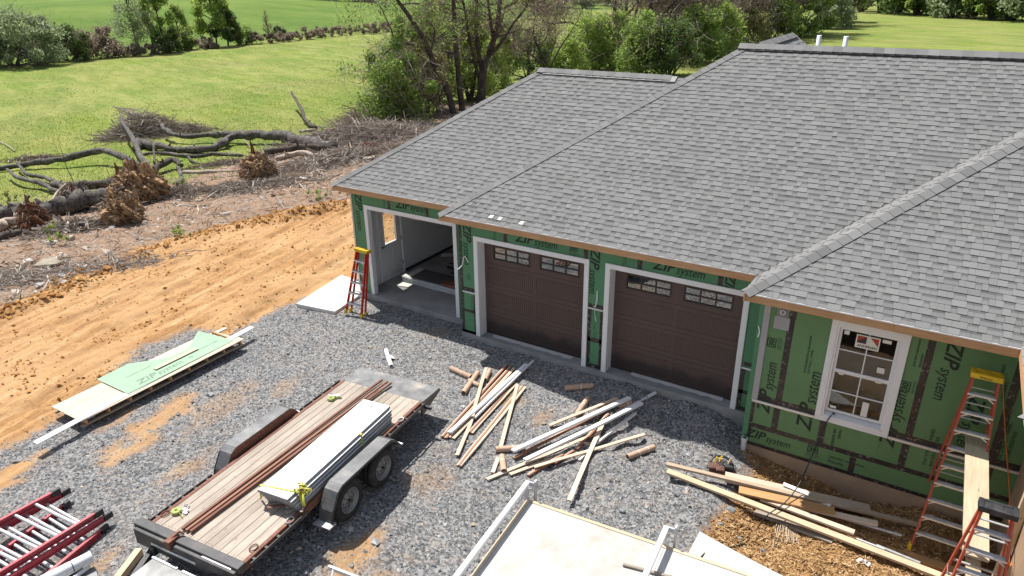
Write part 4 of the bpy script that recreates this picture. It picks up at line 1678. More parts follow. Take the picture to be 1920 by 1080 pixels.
NF, NLf, NRt, NB = (0, -SN, CS), (-SN, 0, CS), (SN, 0, CS), (0, SN, CS)
caps((-.785, -.245, ZM), (4.335, 4.875, 6.393), NLf, NF)
caps((-4.66, .28, ZL), (-.68, 4.26, 5.683), NLf, NF)
caps((6.31, -1.05, ZR), (11.2, 3.84, ZR + 3.26), NLf, NF)
caps(AQ, AP, NLf, NRt, .2, .16, .04, 'ridge_cap')
caps((4.2, 4.875, 6.393), (14, 4.875, 6.393), NF, NB, .2, .16, .045, 'ridge_cap')
caps((-.75, 4.26, 5.683), (3.05, 4.26, 5.683), NF, NB, .2, .15, .04, 'ridge_cap')
caps((10.2, -3.2, ZW), (12.6, -.8, ZW + 1.6), NLf, NF)
for (x0, x1, y, z) in ((4.45, 14, 4.875, 6.393), (-.55, 3.0, 4.26, 5.683)):
    b = MB()
    for s in (-1, 1):
        p0 = Vector((x0, y, z + .028)) + Vector((0, s * CS, -SN)) * .105
        p1 = Vector((x1, y, z + .028)) + Vector((0, s * CS, -SN)) * .105
        b.beam(p0, p1, .19, .022, up=(0, s * SN, CS))
    b.build('ridge_vent', M['black'], roof)
# a few bright patches of torn film left on the lowest course
for px_, py_, w_ in ((915, 408, .1), (932, 412, .08), (972, 420, .09)):
    d_ = _ray(px_, py_)
    nn = Vector(NF)
    o0 = Vector((-.785, -.245, ZM)) + nn * .017
    p = CAM + d_ * ((o0 - CAM).dot(nn) / d_.dot(nn))
    b = MB()
    b.quad(p, p + Vector((w_, 0, 0)), p + Vector((w_ + .02, CS * .09, SN * .09)), p + Vector((.02, CS * .09, SN * .09)))
    b.build('shingle_film', M['paper'], roof)

# fascia boards, drip edge and soffits
def fascia(x0, x1, y, z, m='fascia', wx=None):
    g = .0
    o = stick('fascia_board', (x0, y + .02, z - .085), (x1, y + .02, z - .085), .038, .14, M[m], parent=house, bev=.003)
    return o


for a0, a1 in ((-4.66, -.6),):
    fascia(a0, a1, .28, ZL)
fascia(-.785, 2.6, -.245, ZM)
fascia(2.602, 6.31, -.245, ZM)
fascia(6.33, 8.6, -1.05, ZR)
fascia(8.602, 10.2, -1.05, ZR)
stick('fascia_board', (6.33, -1.07, ZR - .085), (6.33, -.32, ZR - .085), .036, .14, M['fascia'], parent=house, bev=.003)
stick('fascia_board', (-.765, -.205, ZM - .085), (-.765, .6, ZM - .085), .036, .14, M['fascia'], parent=house, bev=.003)
stick('fascia_board', (10.22, -3.2, ZW - .085), (10.22, -1.05, ZW - .085), .036, .14, M['fascia'], parent=house, bev=.003)
b = MB()
b.box(6.31, 10.2, -1.066, -1.05, ZR - .018, ZR + .003)
b.box(-.785, 6.31, -.259, -.245, ZM - .016, ZM + .003)
b.box(-4.66, -.6, .266, .28, ZL - .016, ZL + .003)
b.build('drip_edge', M['white'], house)
b = MB()
b.box(-4.62, -.7, .32, .576, ZL - .15, ZL - .14)
b.box(-.74, 6.33, -.205, 0, ZM - .15, ZM - .14)
b.box(6.35, 10.24, -1.01, -.54, ZR - .15, ZR - .14)
b.build('soffit', M['pine_old'], house)
# scribbles of white sealant and hanging wires on the sheathing
def squiggle(pts, m, r=.006, parent=None, name='loose_wire', n=5):
    out = []
    pts = [Vector(p) for p in pts]
    for i in range(len(pts) - 1):
        p0 = pts[max(i - 1, 0)]
        p1, p2 = pts[i], pts[i + 1]
        p3 = pts[min(i + 2, len(pts) - 1)]
        for k in range(5):
            t = k / 5
            out.append(.5 * ((2 * p1) + (p2 - p0) * t + (2 * p0 - 5 * p1 + 4 * p2 - p3) * t * t + (3 * p1 - p0 - 3 * p2 + p3) * t ** 3))
    out.append(pts[-1])
    b = MB()
    b.tube(out, r, n)
    return b.build(name, m, parent)


squiggle([at_y(858, 505, -.02), at_y(866, 498, -.05), at_y(869, 484, -.05), at_y(872, 481, -.03), at_y(878, 492, -.02)], M['white'], .012, house)
squiggle([at_y(1118, 603, -.02), at_y(1115, 585, -.04), at_y(1118, 563, -.03), at_y(1120, 545, -.02), at_y(1119, 570, -.04), at_y(1113, 575, -.02)], M['white'], .007, house)
squiggle([at_y(1422, 612, -.56), at_y(1424, 622, -.58), at_y(1421, 632, -.57)], M['white'], .008, house)

# plumbing vents through the rear slope
for px0, py0, py1, w in ((1533, 90, 66, .05), (1583, 92, 68, .05)):
    p = at_y(px0, py0, 5.6)
    q = at_y(px0, py1, 5.6)
    b = MB()
    b.lathe([(w, 0), (w, q.z - p.z + .4), (w * .8, q.z - p.z + .4), (w * .8, .1)], 14, 'z')
    o = b.build('vent_pipe', M['vent_white'], house, smooth=True)
    o.location = (p.x, p.y, p.z - .4)

# ================================================================== things on the site
# --- concrete step beside the open bay
cs = [at(555, 569, -.1), at(628, 584, -.1), at(700, 536, -.1), at(640, 515, -.1)]
b = MB()
b.hexa([Vector((p.x, p.y, -.34)) for p in cs] + [Vector((p.x, p.y, -.1)) for p in cs])
o = bevel(b.build('concrete_pad', M['concrete_pale']), .01, 2)
tag(o, 'pale concrete pad lying in the gravel beside the open bay', 'concrete slab')

# --- things inside the open bay
for k in range(4):
    b = MB()
    ln = 3.0
    b.box(0, ln, 0, .78, 0, .038)
    o = b.build('carton', M['boxw'])
    o.location = (-3.72 + .02 * (k % 2), 1.62 + .015 * (k % 3), .0 + k * .0395)
    bevel(o, .003)
    tag(o, ['bottom flat white carton of the stack on the bay floor', 'second flat white carton from the floor in the bay stack', 'third flat white carton up, just under the topmost in the bay', 'topmost flat white carton of the stack, under the dark tiles'][k], 'carton', 'flat cartons stacked in the open bay')
for k in range(3):
    o = part('tile_sheet', M['slate'], None, -3.45 + k * .92, -2.545 + k * .92, 1.68, 2.36, .160, .172)
    tag(o, ['dark sheet nearest the side door on top of the white cartons', 'middle dark sheet on top of the white cartons', 'dark sheet farthest right on top of the white cartons'][k], 'tile sheet', 'dark sheets on the cartons')
o = part('brown_box', M['rust'], None, -2.3, -1.2, 1.62, 1.9, .175, .26)
o.name = 'long_box'
tag(o, 'long dark brown box lying across the cartons in the open bay', 'box')
for k, (x0, y0, x1, y1, w, m) in enumerate(((-3.6, 2.55, -.9, 2.5, .1, 'greywood'), (-3.2, 3.1, -.8, 2.9, .09, 'black'), (-3.3, 3.35, -1.0, 3.3, .05, 'black'), (-2.8, 2.8, -.9, 2.72, .16, 'black'))):
    o = stick('trim_board', (x0, y0, .03 + .012 * k), (x1, y1, .03 + .012 * k), w, .03, M[m])
    tag(o, ['pale grey board on the bay floor behind the cartons', 'black strip lying across the bay floor', 'thin black strip farthest back on the bay floor', 'wide black strip on the bay floor behind the cartons'][k], 'board', 'strips on the bay floor')
for k, (px_, py_, w, h, a) in enumerate(((760, 533, .38, .3, .2), (741 + 20, 508, .3, .2, .1), (842, 478, .5, .3, .6))):
    p = at(px_, py_, .008 if k != 1 else .16)
    if k == 1:
        p = Vector((-3.62, 1.76, .162))
    b = MB()
    b.box(-w / 2, w / 2, -h / 2, h / 2, 0, .002)
    o = b.build('paper_sheet', M['paper'], loc=p)  # white sheets stand in for sun patches, the front ones also real paper
    o.rotation_euler = (0, 0, a)
    tag(o, ['white paper sheet on the bay floor in front of the cartons', 'white paper lying on the near corner of the white cartons', 'white paper sheet on the floor at the back of the bay'][k], 'paper')
squiggle([(-3.8, .9, .0), (-3.5, .72, .01), (-3.2, .66, .0), (-2.7, .58, -.005)], M['greywood'], .012)
bpy.context.scene.collection.objects[-1].name = 'plastic_strip'
tag(bpy.context.scene.collection.objects[-1], 'curled pale plastic strip on the sill of the open bay', 'plastic strip')


# --- step ladders
def step_ladder(name, label, h, wb, wt, nst, rail, top, foot, spread, group=None, lean=0.0, stepm='alu', cap_w=.0, rearbars=True):
    """front rails splay from the cap; local -Y is the climbing side"""
    root = empty(name, label, 'ladder', group=group)
    zt = h
    yf, yr = -spread * .55, spread * .45
    def fr(s, t):
        return Vector((s * (wb + (wt - wb) * t) / 2, yf * (1 - t) - .04 * t, .03 + (zt - .06) * t))
    def rr(s, t):
        return Vector((s * (wb * .93 + (wt - wb * .93) * t) / 2, yr * (1 - t) + .05 * t, .03 + (zt - .06) * t))
    for s in (-1, 1):
        for F_, nm in ((fr, 'front_rail'), (rr, 'rear_rail')):
            a_, b_ = F_(s, 0), F_(s, 1)
            mb = MB()
            d = (b_ - a_).normalized()
            wd = .075 if F_ is fr else .055
            yv = Vector((1, 0, 0)).cross(d).normalized()
            # channel section: web and two flanges
            mb.beam(a_, b_, .004, wd, up=yv)
            for q in (-1, 1):
                off = yv * (q * wd / 2) + Vector((-s * .012, 0, 0))
                mb.beam(a_ + off, b_ + off, .028, .005, up=yv)
            ob = mb.build(nm, M[rail], root)
            for r in range(nst * 2):
                t = (r + .5) / (nst * 2)
                pass
            fb = MB()
            fb.hexa([a_ + Vector((x, y, z)) for z, k in ((-.035, 1), (.09, .8)) for x, y in ((-.03 * k, -.05 * k), (.03 * k, -.05 * k), (.03 * k, .05 * k), (-.03 * k, .05 * k))])
            bevel(fb.build('foot', M[foot], root), .006)
    for k in range(nst):
        t = (k + 1) / (nst + 1)
        a_, b_ = fr(-1, t), fr(1, t)
        mb = MB()
        mb.box(a_.x + .006, b_.x - .006, a_.y - .045, a_.y + .04, a_.z - .004, a_.z + .004)
        mb.box(a_.x + .006, b_.x - .006, a_.y - .045, a_.y - .038, a_.z - .026, a_.z - .0045)
        mb.box(a_.x + .006, b_.x - .006, a_.y + .033, a_.y + .04, a_.z - .026, a_.z - .0045)
        for q in range(4):
            yy_ = a_.y - .032 + q * .019
            mb.box(a_.x + .01, b_.x - .01, yy_, yy_ + .006, a_.z + .0045, a_.z + .008)
        mb.build('step', M[stepm], root)
        for s in (-1, 1):
            br = MB()
            e = a_ if s < 0 else b_
            br.beam(e + Vector((-s * .008, -.02, -.1)), e + Vector((-s * .11, -.02, -.028)), .02, .006, up=(0, 1, 0))
            br.build('step_brace', M[stepm], root)
        if rearbars:
            a_, b_ = rr(-1, t), rr(1, t)
            mb = MB()
            mb.beam(a_, b_, .03, .014)
            mb.build('rear_bar', M[stepm], root)
    t = .45
    for s in (-1, 1):
        mb = MB()
        a_, b_ = fr(s, t), rr(s, t)
        m_ = (a_ + b_) / 2 + Vector((0, 0, .02))
        mb.beam(a_, m_, .004, .022)
        mb.beam(m_, b_, .004, .022)
        mb.build('spreader', M['alu'], root)
    # moulded cap with wells
    mb = MB()
    W = wt / 2 + .035
    z0, z1 = zt - .085, zt
    mb.box(-W, W, -.095, .095, z0 + .01, z1 - .014)
    mb.box(-W - .006, -W + .05, -.1, .1, z0, z1)
    mb.box(W - .05, W + .006, -.1, .1, z0, z1)
    mb.box(-W + .05, W - .05, -.1, -.06, z0, z1 - .002)
    mb.box(-W + .05, W - .05, .06, .1, z0, z1 - .002)
    mb.box(-.05, .05, -.06, .06, z0 + .02, z1 - .004)
    bevel(mb.build('ladder_top', M[top], root), .008, 2)
    return root


A = step_ladder('step_ladder', 'red step ladder with yellow top leaning closed by the open bay', 1.78, .5, .3, 5, 'red', 'yellow', 'yellow', .2)
pf = (on(645, 588) + on(678, 600)) / 2
A.location = (pf.x + .01, pf.y + .12, pf.z + .01)
A.rotation_euler = (math.radians(-11), math.radians(5.5), math.radians(8))
Bl = step_ladder('step_ladder', 'tall orange-red step ladder with yellow top against the green wall', 3.07, .80, .33, 9, 'orange_red', 'yellow', 'yellow', 1.15)
Bl.location = (9.92, -.93, -.66)
tag(text('Werner', .05, M['print'], [c_ for c_ in Bl.children if c_.name.startswith('ladder_top')][0], Vector((-.09, -.1015, 3.005)), (HP, 0, 0), .1, .001, .17, height=.03))
Cl = step_ladder('step_ladder', 'orange-red step ladder with black top standing nearest the camera', 2.42, .84, .34, 7, 'orange_red', 'black', 'black', 1.05)
pc_ = at(1877, 951, 1.74)
Cl.location = (pc_.x - .02, pc_.y, -.68)

pt_, pb_ = at_y(1832, 812, -.85), at(1829, 1046, .85)
o = stick('scaffold_plank', pt_, pb_, .30, .045, M['lvl'], bev=.003)
tag(o, 'pale scaffold plank laid between the tall ladder and the black-topped one', 'plank')
cap = part('plank_end_wrap', M['black'], None, -.05, .05, -.153, .153, -.022, .022)  # black band stands in for the shadowed far end of the plank
cap.parent = o
cap.location = (-(pt_ - pb_).length / 2 + .06, 0, 0)

# cords
def smooth(pts, n=6):
    pts = [Vector(p) for p in pts]
    out = []
    for i in range(len(pts) - 1):
        p0, p1, p2, p3 = pts[max(i - 1, 0)], pts[i], pts[i + 1], pts[min(i + 2, len(pts) - 1)]
        for k in range(n):
            t = k / n
            out.append(.5 * ((2 * p1) + (p2 - p0) * t + (2 * p0 - 5 * p1 + 4 * p2 - p3) * t * t + (3 * p1 - p0 - 3 * p2 + p3) * t ** 3))
    out.append(pts[-1])
    return out


b = MB()
b.tube(smooth([Vector((8.0, -.5, .74)), at_y(1562, 775, -.58), at_y(1545, 800, -.66), at(1520, 860, .05), at(1497, 910, -.25), at(1470, 944, -.38), at(1440, 965, -.42), on(1420, 990, .02), on(1400, 1015, .02), on(1370, 1030, .02), on(1343, 1032, .07), on(1325, 1042, .09), on(1312, 1056, .09), on(1290, 1075, .08)]), .011, 6)
tag(b.build('power_cord', M['cord'], smooth=True), 'black power cord hanging from the window over the lumber', 'cord')
b = MB()
b.tube(smooth([Vector((10.2, -.57, 2.2)), at_y(1881, 730, -.6), at_y(1886, 830, -.7), at_y(1893, 930, -1.2), Vector((10.6, -2.2, .5)), Vector((10.68, -2.3, .2)), on(1910, 1010, .02), on(1935, 1050, .02)]), .009, 6)
tag(b.build('power_cord', M['rope_orange'], smooth=True), 'orange cord hanging down the green wall beside the tall ladder', 'cord')

# planks and a post at the right edge
o = stick('post', (10.62, -2.0, -.62), (10.68, -1.9, 1.35), .1, .1, M['pine'], up=(0, 1, 0))
tag(o, 'upright pale timber post beside the black-topped ladder', 'post')
o = stick('lumber_board', Vector((10.4, -3.0, -.52)), Vector((10.36, -1.2, -.48)), .2, .04, M['pine'])
tag(o, 'short pale board on the ground under the black-topped ladder', 'board')

# --- lumber heap in front of the window
def lb(px0, py0, px1, py1, z0, z1, w, t, m, label, grp='boards in the heap before the window', bow=0.0, name='lumber_board', cat='board'):
    a_ = on(px0, py0, z0 + .5)
    b_ = on(px1, py1, z1 + .5)
    o = stick(name, a_, b_, w, t, M[m], bow=bow)
    return tag(o, label, cat, grp)


lb(1359, 900, 1631, 960, -.40, -.40, .26, .04, 'pine_pale', 'widest pale plank of the heap, nearest the wall')
lb(1248, 884, 1722, 998, -.28, -.44, .09, .045, 'pine_old', 'long weathered board from the left tip of the heap to the tall ladder')
lb(1393, 915, 1466, 934, -.42, -.42, .08, .04, 'pine', 'short pale offcut between two boards of the heap')
lb(1383, 934, 1560, 980, -.36, -.36, .19, .04, 'tanwood', 'wide tan board lying in the middle of the heap')
lb(1250, 893, 1800, 1100, -.3, -.42, .13, .045, 'pine', 'long pale board at the front of the heap nearest the camera')
lb(1424, 952, 1597, 1020, -.30, -.30, .11, .04, 'pine_pale', 'pale board on top of the heap beside the grey pipe')
lb(1480, 968, 1790, 1072, -.45, -.45, .16, .05, 'tanwood', 'golden tan board of the heap running to the ladder feet')
lb(1450, 952, 1640, 1006, -.32, -.32, .12, .035, 'pine_pale', 'pale stained board lying above the grey pipe')
lb(1415, 962, 1560, 1022, -.48, -.48, .13, .04, 'greywood', 'grey board mostly buried under the front of the heap')


def pipe(name, a_, b_, r, m, label, cat='pipe', grp=None, n=12, wall=.8):
    a_, b_ = Vector(a_), Vector(b_)
    L_ = (b_ - a_).length
    mb = MB()
    mb.lathe([(r * wall, -L_ / 2), (r, -L_ / 2), (r, L_ / 2), (r * wall, L_ / 2), (r * wall, -L_ / 2)], n, 'x')
    o = mb.build(name, M[m], smooth=False)
    for p_ in o.data.polygons:
        p_.use_smooth = True
    orient(o, a_, b_)
    md = o.modifiers.new('edges', 'EDGE_SPLIT')
    return tag(o, label, cat, grp)


pipe('metal_conduit', on(1450, 948, .2), on(1685, 1024, .14), .022, 'steel', 'long grey conduit lying on top of the lumber heap', grp='pipes in the heap')
pipe('metal_conduit', on(1600, 1022, .1), on(1655, 1043, .1), .022, 'steel', 'short grey conduit at the end of a pale board', grp='pipes in the heap')
pipe('metal_conduit', on(1640, 1034, .08), on(1723, 1062, .08), .028, 'steel', 'grey conduit beside the golden tan board', grp='pipes in the heap')
pipe('metal_conduit', on(1405, 1057, .02), on(1478, 1095, .02), .022, 'steel', 'black and white pipe lying on the mulch near the white roof', grp='pipes in the heap')
for k, (x0, y0, x1, y1, w, lab) in enumerate(((1465, 927, 1515, 943, .1, 'white torn sheet lying over the boards of the heap'), (1535, 962, 1552, 972, .08, 'white torn scrap lying on the stained pale board'))):
    a_, b_ = on(x0, y0, .2), on(x1, y1, .18)
    o = stick('torn_sheet', a_, b_, w, .006, M['whitewrap'])
    tag(o, lab, 'scrap')
b = MB()
for k in range(16):
    a_ = on(1452 + k * 2.6 + rnd.random() * 3, 988 + rnd.random() * 5, .06)
    e_ = on(1446 + k * 3.2 + rnd.random() * 4, 1012 + rnd.random() * 12, .015)
    st_ = stick('wooden_stake', a_, e_, .016, .012, M['pine_old'])
    tag(st_, 'thin wooden stake of the bundle poking out from under the heap', 'stake', 'thin stakes under the front of the heap')
for k, (px_, py_, s, lab) in enumerate(((1612, 1057, .07, 'crumpled white rag on the mulch in front of the heap'), (1627, 988, .06, 'crumpled white scrap in the shade behind the heap'))):
    mb = MB()
    c_ = on(px_, py_, .02)
    for q in range(7):
        p = c_ + Vector((rnd.uniform(-s, s), rnd.uniform(-s, s) * .6, rnd.uniform(0, s * .4)))
        d1 = Vector((rnd.uniform(-s, s), rnd.uniform(-s, s), rnd.uniform(-.02, .04)))
        d2 = Vector((rnd.uniform(-s, s), rnd.uniform(-s, s), rnd.uniform(-.02, .04)))
        mb.quad(p, p + d1, p + d1 + d2, p + d2)
    tag(mb.build('crumpled_rag', M['whitewrap']), lab, 'rag')
# triangular board beside the white roof
tp = [on(1311, 1004, .05), on(1288, 1045, .03), on(1265, 1100, .02), on(1500, 1110, .02), on(1438, 1074, .02), on(1373, 1042, .04)]
b = MB()
n = len(b.v)
for dz in (0, .012):
    for p in tp:
        b.v.append((p.x, p.y, p.z + dz))
k = len(tp)
b.f += [tuple(range(k))[::-1], tuple(range(k, 2 * k))] + [(i, (i + 1) % k, k + (i + 1) % k, k + i) for i in range(k)]
b.m += [0] * (k + 2)
b.t += [.5] * (k + 2)
tag(b.build('white_sheet', M['concrete_pale']), 'pointed off-white sheet lying on the mulch under the black cord', 'sheet')
# standpipe at the corner of the foundation
p = on(1393, 842)
b = MB()
b.lathe([(.05, -.05), (.05, .2), (.058, .2), (.058, .27), (.046, .27), (.046, .1)], 16, 'z')
o = b.build('drain_pipe', M['vent_white'], smooth=False, loc=p)
tag(o, 'short white pipe stub standing at the corner of the tan foundation', 'pipe')

# --- tool belt
p = on(1352, 880)
tb = empty('tool_belt', 'brown and black leather tool belt dropped on the gravel by the lumber', 'tool belt', p, .4)
for k, (dx, dy, s, m) in enumerate(((-.14, -.07, .1, 'tan_leather'), (.0, .02, .1, 'black'), (.12, -.02, .09, 'black'), (-.04, -.14, .08, 'tan_leather'))):
    b = MB()
    b.hexa([(dx - s * .8, dy - s * .5, 0), (dx + s * .8, dy - s * .5, 0), (dx + s * .8, dy + s * .5, 0), (dx - s * .8, dy + s * .5, 0),
            (dx - s, dy - s * .75, .16), (dx + s, dy - s * .75, .15), (dx + s, dy + s * .7, .2), (dx - s, dy + s * .7, .19)])
    bevel(b.build('pouch', M[m], tb), .02, 2)
b = MB()
b.tube(smooth([(-.2, .05, .16), (-.1, .16, .2), (.08, .16, .2), (.2, .05, .14), (.18, -.08, .06)]), .022, 6)
b.build('belt', M['black'], tb)
for dx, dy, a, m in ((-.12, .0, .2, 'yellow'), (-.05, .04, .5, 'yellow'), (.02, -.03, -.3, 'steel'), (.1, .0, .6, 'pine')):
    b = MB()
    b.beam((dx, dy, .12), (dx + .1 * math.sin(a), dy + .02, .29), .028, .028)
    b.build('tool_handle', M[m], tb)

# --- white roofed trailer with a ladder rack, seen from above
ZC = 1.9
c0, c1 = at(990, 936, ZC), at(1232, 1018, ZC)
ux_ = Vector((c1.x - c0.x, c1.y - c0.y, 0)).normalized()
uy_ = Vector((-ux_.y, ux_.x, 0))
van = empty('cargo_trailer', 'white flat-roofed enclosed trailer with raised rack rails, bottom centre', 'trailer', (c0.x, c0.y, 0), math.atan2(ux_.y, ux_.x))
LX, LY = 4.4, 2.1
b = MB()
b.box(0.02, LX - .02, -LY + .02, -.02, .15, ZC - .05)
b.build('body', M['white'], van)
xr = 1.72
part('roof_sheet', M['roofw'], van, .035, xr + .02, -LY + .03, -.045, ZC - .03, ZC)
part('roof_sheet', M['roofw'], van, xr + .024, LX - .03, -LY + .03, -.045, ZC - .03, ZC)
part('roof_edge', M['ply'], van, -.01, LX, -.042, .0, ZC - .09, ZC + .008)
part('roof_edge', M['ply'], van, -.01, .034, -LY, -.043, ZC - .09, ZC + .008)
for k, xr_ in enumerate((-.07, xr - .03)):
    rr_ = empty('rack_rail', None, None)
    rr_.parent = van
    b = MB()
    b.box(xr_, xr_ + .06, -LY, .08, ZC + .16, ZC + .215)
    me_ = b.mesh('rack_rail', M['white'])
    bpy.data.objects.remove(rr_)
    rr_ = bpy.data.objects.new('rack_rail', me_)
    COL.objects.link(rr_)
    rr_.parent = van
    bevel(rr_, .006)
    b = MB()
    b.box(xr_ + .02, xr_ + .055, .0, .035, ZC - .3, ZC + .16)
    b.box(xr_ + .0, xr_ + .15, .08, .1, ZC + .14, ZC + .2)
    b.box(xr_ + .13, xr_ + .15, .04, .1, ZC - .1, ZC + .26)
    b.build('rail_bracket', M['steel'], rr_)
for sx in (.9, 3.4):
    for sy in (-1.9, -.2):
        b = MB()
        b.lathe([(.02, -.09), (.3, -.1), (.34, -.06), (.34, .06), (.3, .1), (.02, .09)], 20, 'x')
        b.build('wheel', M['tyre'], van, loc=(sx, sy, -.2 + .34))
o = stick('wood_strip', at(1168, 1058, ZC + .02), at(1290, 1090, ZC + .02), .035, .02, M['greywood'])
tag(o, 'thin dark stick lying on the white trailer roof', 'stick')

# --- flatbed trailer
pFL, pFR, pRL, pRR = at(266, 988, .45), at(458, 1062, .45), at(644, 714, .45), at(790, 752, .45)
cF, cR = (pFL + pFR) / 2, (pRL + pRR) / 2
yawT = math.atan2(-(cR.x - cF.x), cR.y - cF.y)
TL = (cR - cF).length
TW = ((pFR - pFL).length + (pRR - pRL).length) / 4
GT = -.2
tr = empty('flatbed_trailer', 'black two-axle flatbed trailer with weathered plank deck on the gravel', 'trailer', (cF.x, cF.y, GT), yawT)
DZ = .45 - GT
print('trailer', TL, TW, math.degrees(yawT))


def tl(p):
    """world point in trailer coordinates"""
    d = Vector((p.x - cF.x, p.y - cF.y, p.z - GT))
    c_, s_ = math.cos(-yawT), math.sin(-yawT)
    return Vector((d.x * c_ - d.y * s_, d.x * s_ + d.y * c_, d.z))


npk = 12
xe = TW - .06
for k in range(npk):
    x0 = -xe + 2 * xe * k / npk + .004
    x1 = -xe + 2 * xe * (k + 1) / npk - .004
    o = stick('deck_plank', ((x0 + x1) / 2, .05, DZ - .02 + rnd.uniform(-.002, .002)), ((x0 + x1) / 2, TL, DZ - .02 + rnd.uniform(-.002, .002)), x1 - x0, .038, M['deckwood'], parent=tr)
    mb = MB()
    for yy_ in (.1, .14, TL - .1):
        for q in (.3, .7):
            mb.lathe([(0.0, 0), (.006, 0.0), (.006, .001)], 6, 'z', origin=(x0 + (x1 - x0) * q, yy_, DZ + .001))
    mb.build('screw_heads', M['rust'], tr)
for s in (-1, 1):
    b = MB()
    b.box(s * xe if s > 0 else -TW, TW if s > 0 else -xe, .0, TL, DZ - .12, DZ + .006)
    b.build('side_rail', M['rust'], tr)
    b = MB()
    xo = s * (TW + .06)
    for ya, yb, y0_, st_ in ((.12, 1.3, .2, .24), (3.4, TL, 3.45, .27)):
        b = MB()
        b.box(min(xo, xo + s * .012), max(xo, xo + s * .012), ya, yb, DZ - .06, DZ)
        for q in range(5):
            y_ = min(y0_ + q * st_, yb - .05)
            b.box(min(s * TW, xo), max(s * TW, xo), y_, y_ + .04, DZ - .05, DZ - .01)
        b.build('rub_rail', M['black_steel'], tr)
    b = MB()
    b.box(s * .62 - .04, s * .62 + .04, -.2, TL, DZ - .26, DZ - .122)
    b.build('chassis_beam', M['black_steel'], tr)
b = MB()
for q in range(9):
    yq = .2 + q * (TL - .3) / 8
    b.box(-TW + .01, TW - .01, yq, yq + .05, DZ - .119, DZ - .041)
b.build('cross_members', M['black_steel'], tr)
# front header
hd = MB()
hd.box(-TW - .12, TW + .07, -.1, .05, DZ - .02, DZ + .09)
hd.box(-TW - .06, TW + .05, -.16, -.1, DZ - .22, DZ + .05)
bevel(hd.build('header_beam', M['black_steel'], tr), .012, 2)
b = MB()
b.box(-TW + .3, TW - .7, -.17, -.16, DZ - .1, DZ - .06)
b.box(TW - .6, TW - .05, -.12, -.101, DZ + .052, DZ + .056)
b.build('worn_edge', M['alu'], tr)
b = MB()
b.box(-.3, -.2, -.19, .0, DZ - .02, DZ + .13)
b.tube([(-.25, -.1, DZ + .12), (-.22, .02, DZ + .16), (-.16, .05, DZ + .12)], .02, 6)
b.build('winch_hook', M['rust'], tr)
b = MB()
b.box(-.52, .62, -.85, -.26, DZ - .42, DZ - .2)
bevel(b.build('tongue_box', M['tread'], tr), .012)
b = MB()
b.box(-.53, -.02, -.285, -.255, DZ - .2, DZ - .185)
b.box(.08, .63, -.285, -.255, DZ - .2, DZ - .185)
b.build('lid_edge', M['white'], tr)
b = MB()
b.beam((-.75, -.1, DZ - .3), (-.03, -1.7, DZ - .3), .08, .13)
b.beam((.75, -.1, DZ - .3), (.03, -1.7, DZ - .3), .08, .13)
b.build('tongue', M['black_steel'], tr)
# tail with tread plate and its supports
b = MB()
b.hexa([(-TW, TL, DZ - .03), (TW, TL, DZ - .03), (TW, TL + .62, DZ - .05), (-TW, TL + .62, DZ - .05),
        (-TW, TL, DZ - .005), (TW, TL, DZ - .005), (TW, TL + .62, DZ - .03), (-TW, TL + .62, DZ - .03)])
b.build('tail_plate', M['tread'], tr)
for s in (-1, 1):
    b = MB()
    x0 = s * TW
    b.hexa([(x0 - .015, TL - .05, DZ - .3), (x0 + .015, TL - .05, DZ - .3), (x0 + .015, TL + .62, DZ - .09), (x0 - .015, TL + .62, DZ - .09),
            (x0 - .015, TL - .05, DZ - .02), (x0 + .015, TL - .05, DZ - .02), (x0 + .015, TL + .62, DZ - .04), (x0 - .015, TL + .62, DZ - .04)])
    b.box(min(x0, x0 + s * .2), max(x0, x0 + s * .2), TL - .02, TL + .03, DZ - .12, DZ - .07)
    b.build('tail_bracket', M['black_steel'], tr)
# wheels and fenders
WY = (2.02, 2.93)
WR = .36


def wheel(x, y, s):
    w = empty('wheel', None, None)
    w.parent = tr
    w.location = (x, y, WR)
    w.rotation_euler = (0, 0, 0 if s > 0 else math.pi)
    t = MB()
    t.lathe([(.22, -.1), (.3, -.105), (.345, -.085), (WR, -.05), (WR, -.012), (WR - .008, -.01), (WR - .008, .008), (WR, .01), (WR, .05), (.345, .085), (.3, .105), (.22, .1), (.2, .06)], 36)
    tm = t.mesh('wheel', M['tyre'])
    tm.polygons.foreach_set('use_smooth', [True] * len(tm.polygons))
    bpy.data.objects.remove(w)
    w = bpy.data.objects.new('wheel', tm)
    COL.objects.link(w)
    w.parent = tr
    w.location = (x, y, WR)
    w.rotation_euler = (0, 0, 0 if s > 0 else math.pi)
    r = MB()
    r.lathe([(.225, .1), (.205, .09), (.19, .04), (.165, .035), (.15, .055), (.09, .06), (.06, .075), (.03, .076), (0, .076)], 30)
    r.lathe([(.2, .06), (.2, -.09), (.02, -.09)], 20)
    ro = r.build('rim', M['rim'], w, smooth=True)
    h = MB()
    for q in range(8):
        a_ = 2 * math.pi * q / 8
        h.lathe([(0, .058), (.019, .058), (.019, .05)], 10, 'x', origin=(0, .123 * math.cos(a_), .123 * math.sin(a_)))
    hh_ = h.build('rim_hole', M['black'], ro)
    hh_['kind'] = 'stuff'
    h = MB()
    for q in range(6):
        a_ = 2 * math.pi * q / 6 + .3
        h.lathe([(0, .085), (.009, .085), (.009, .06)], 6, 'x', origin=(0, .066 * math.cos(a_), .066 * math.sin(a_)))
    h.lathe([(0, .12), (.028, .115), (.032, .06)], 12, 'x')
    h.build('wheel_nuts', M['black_steel'], ro)['kind'] = 'stuff'


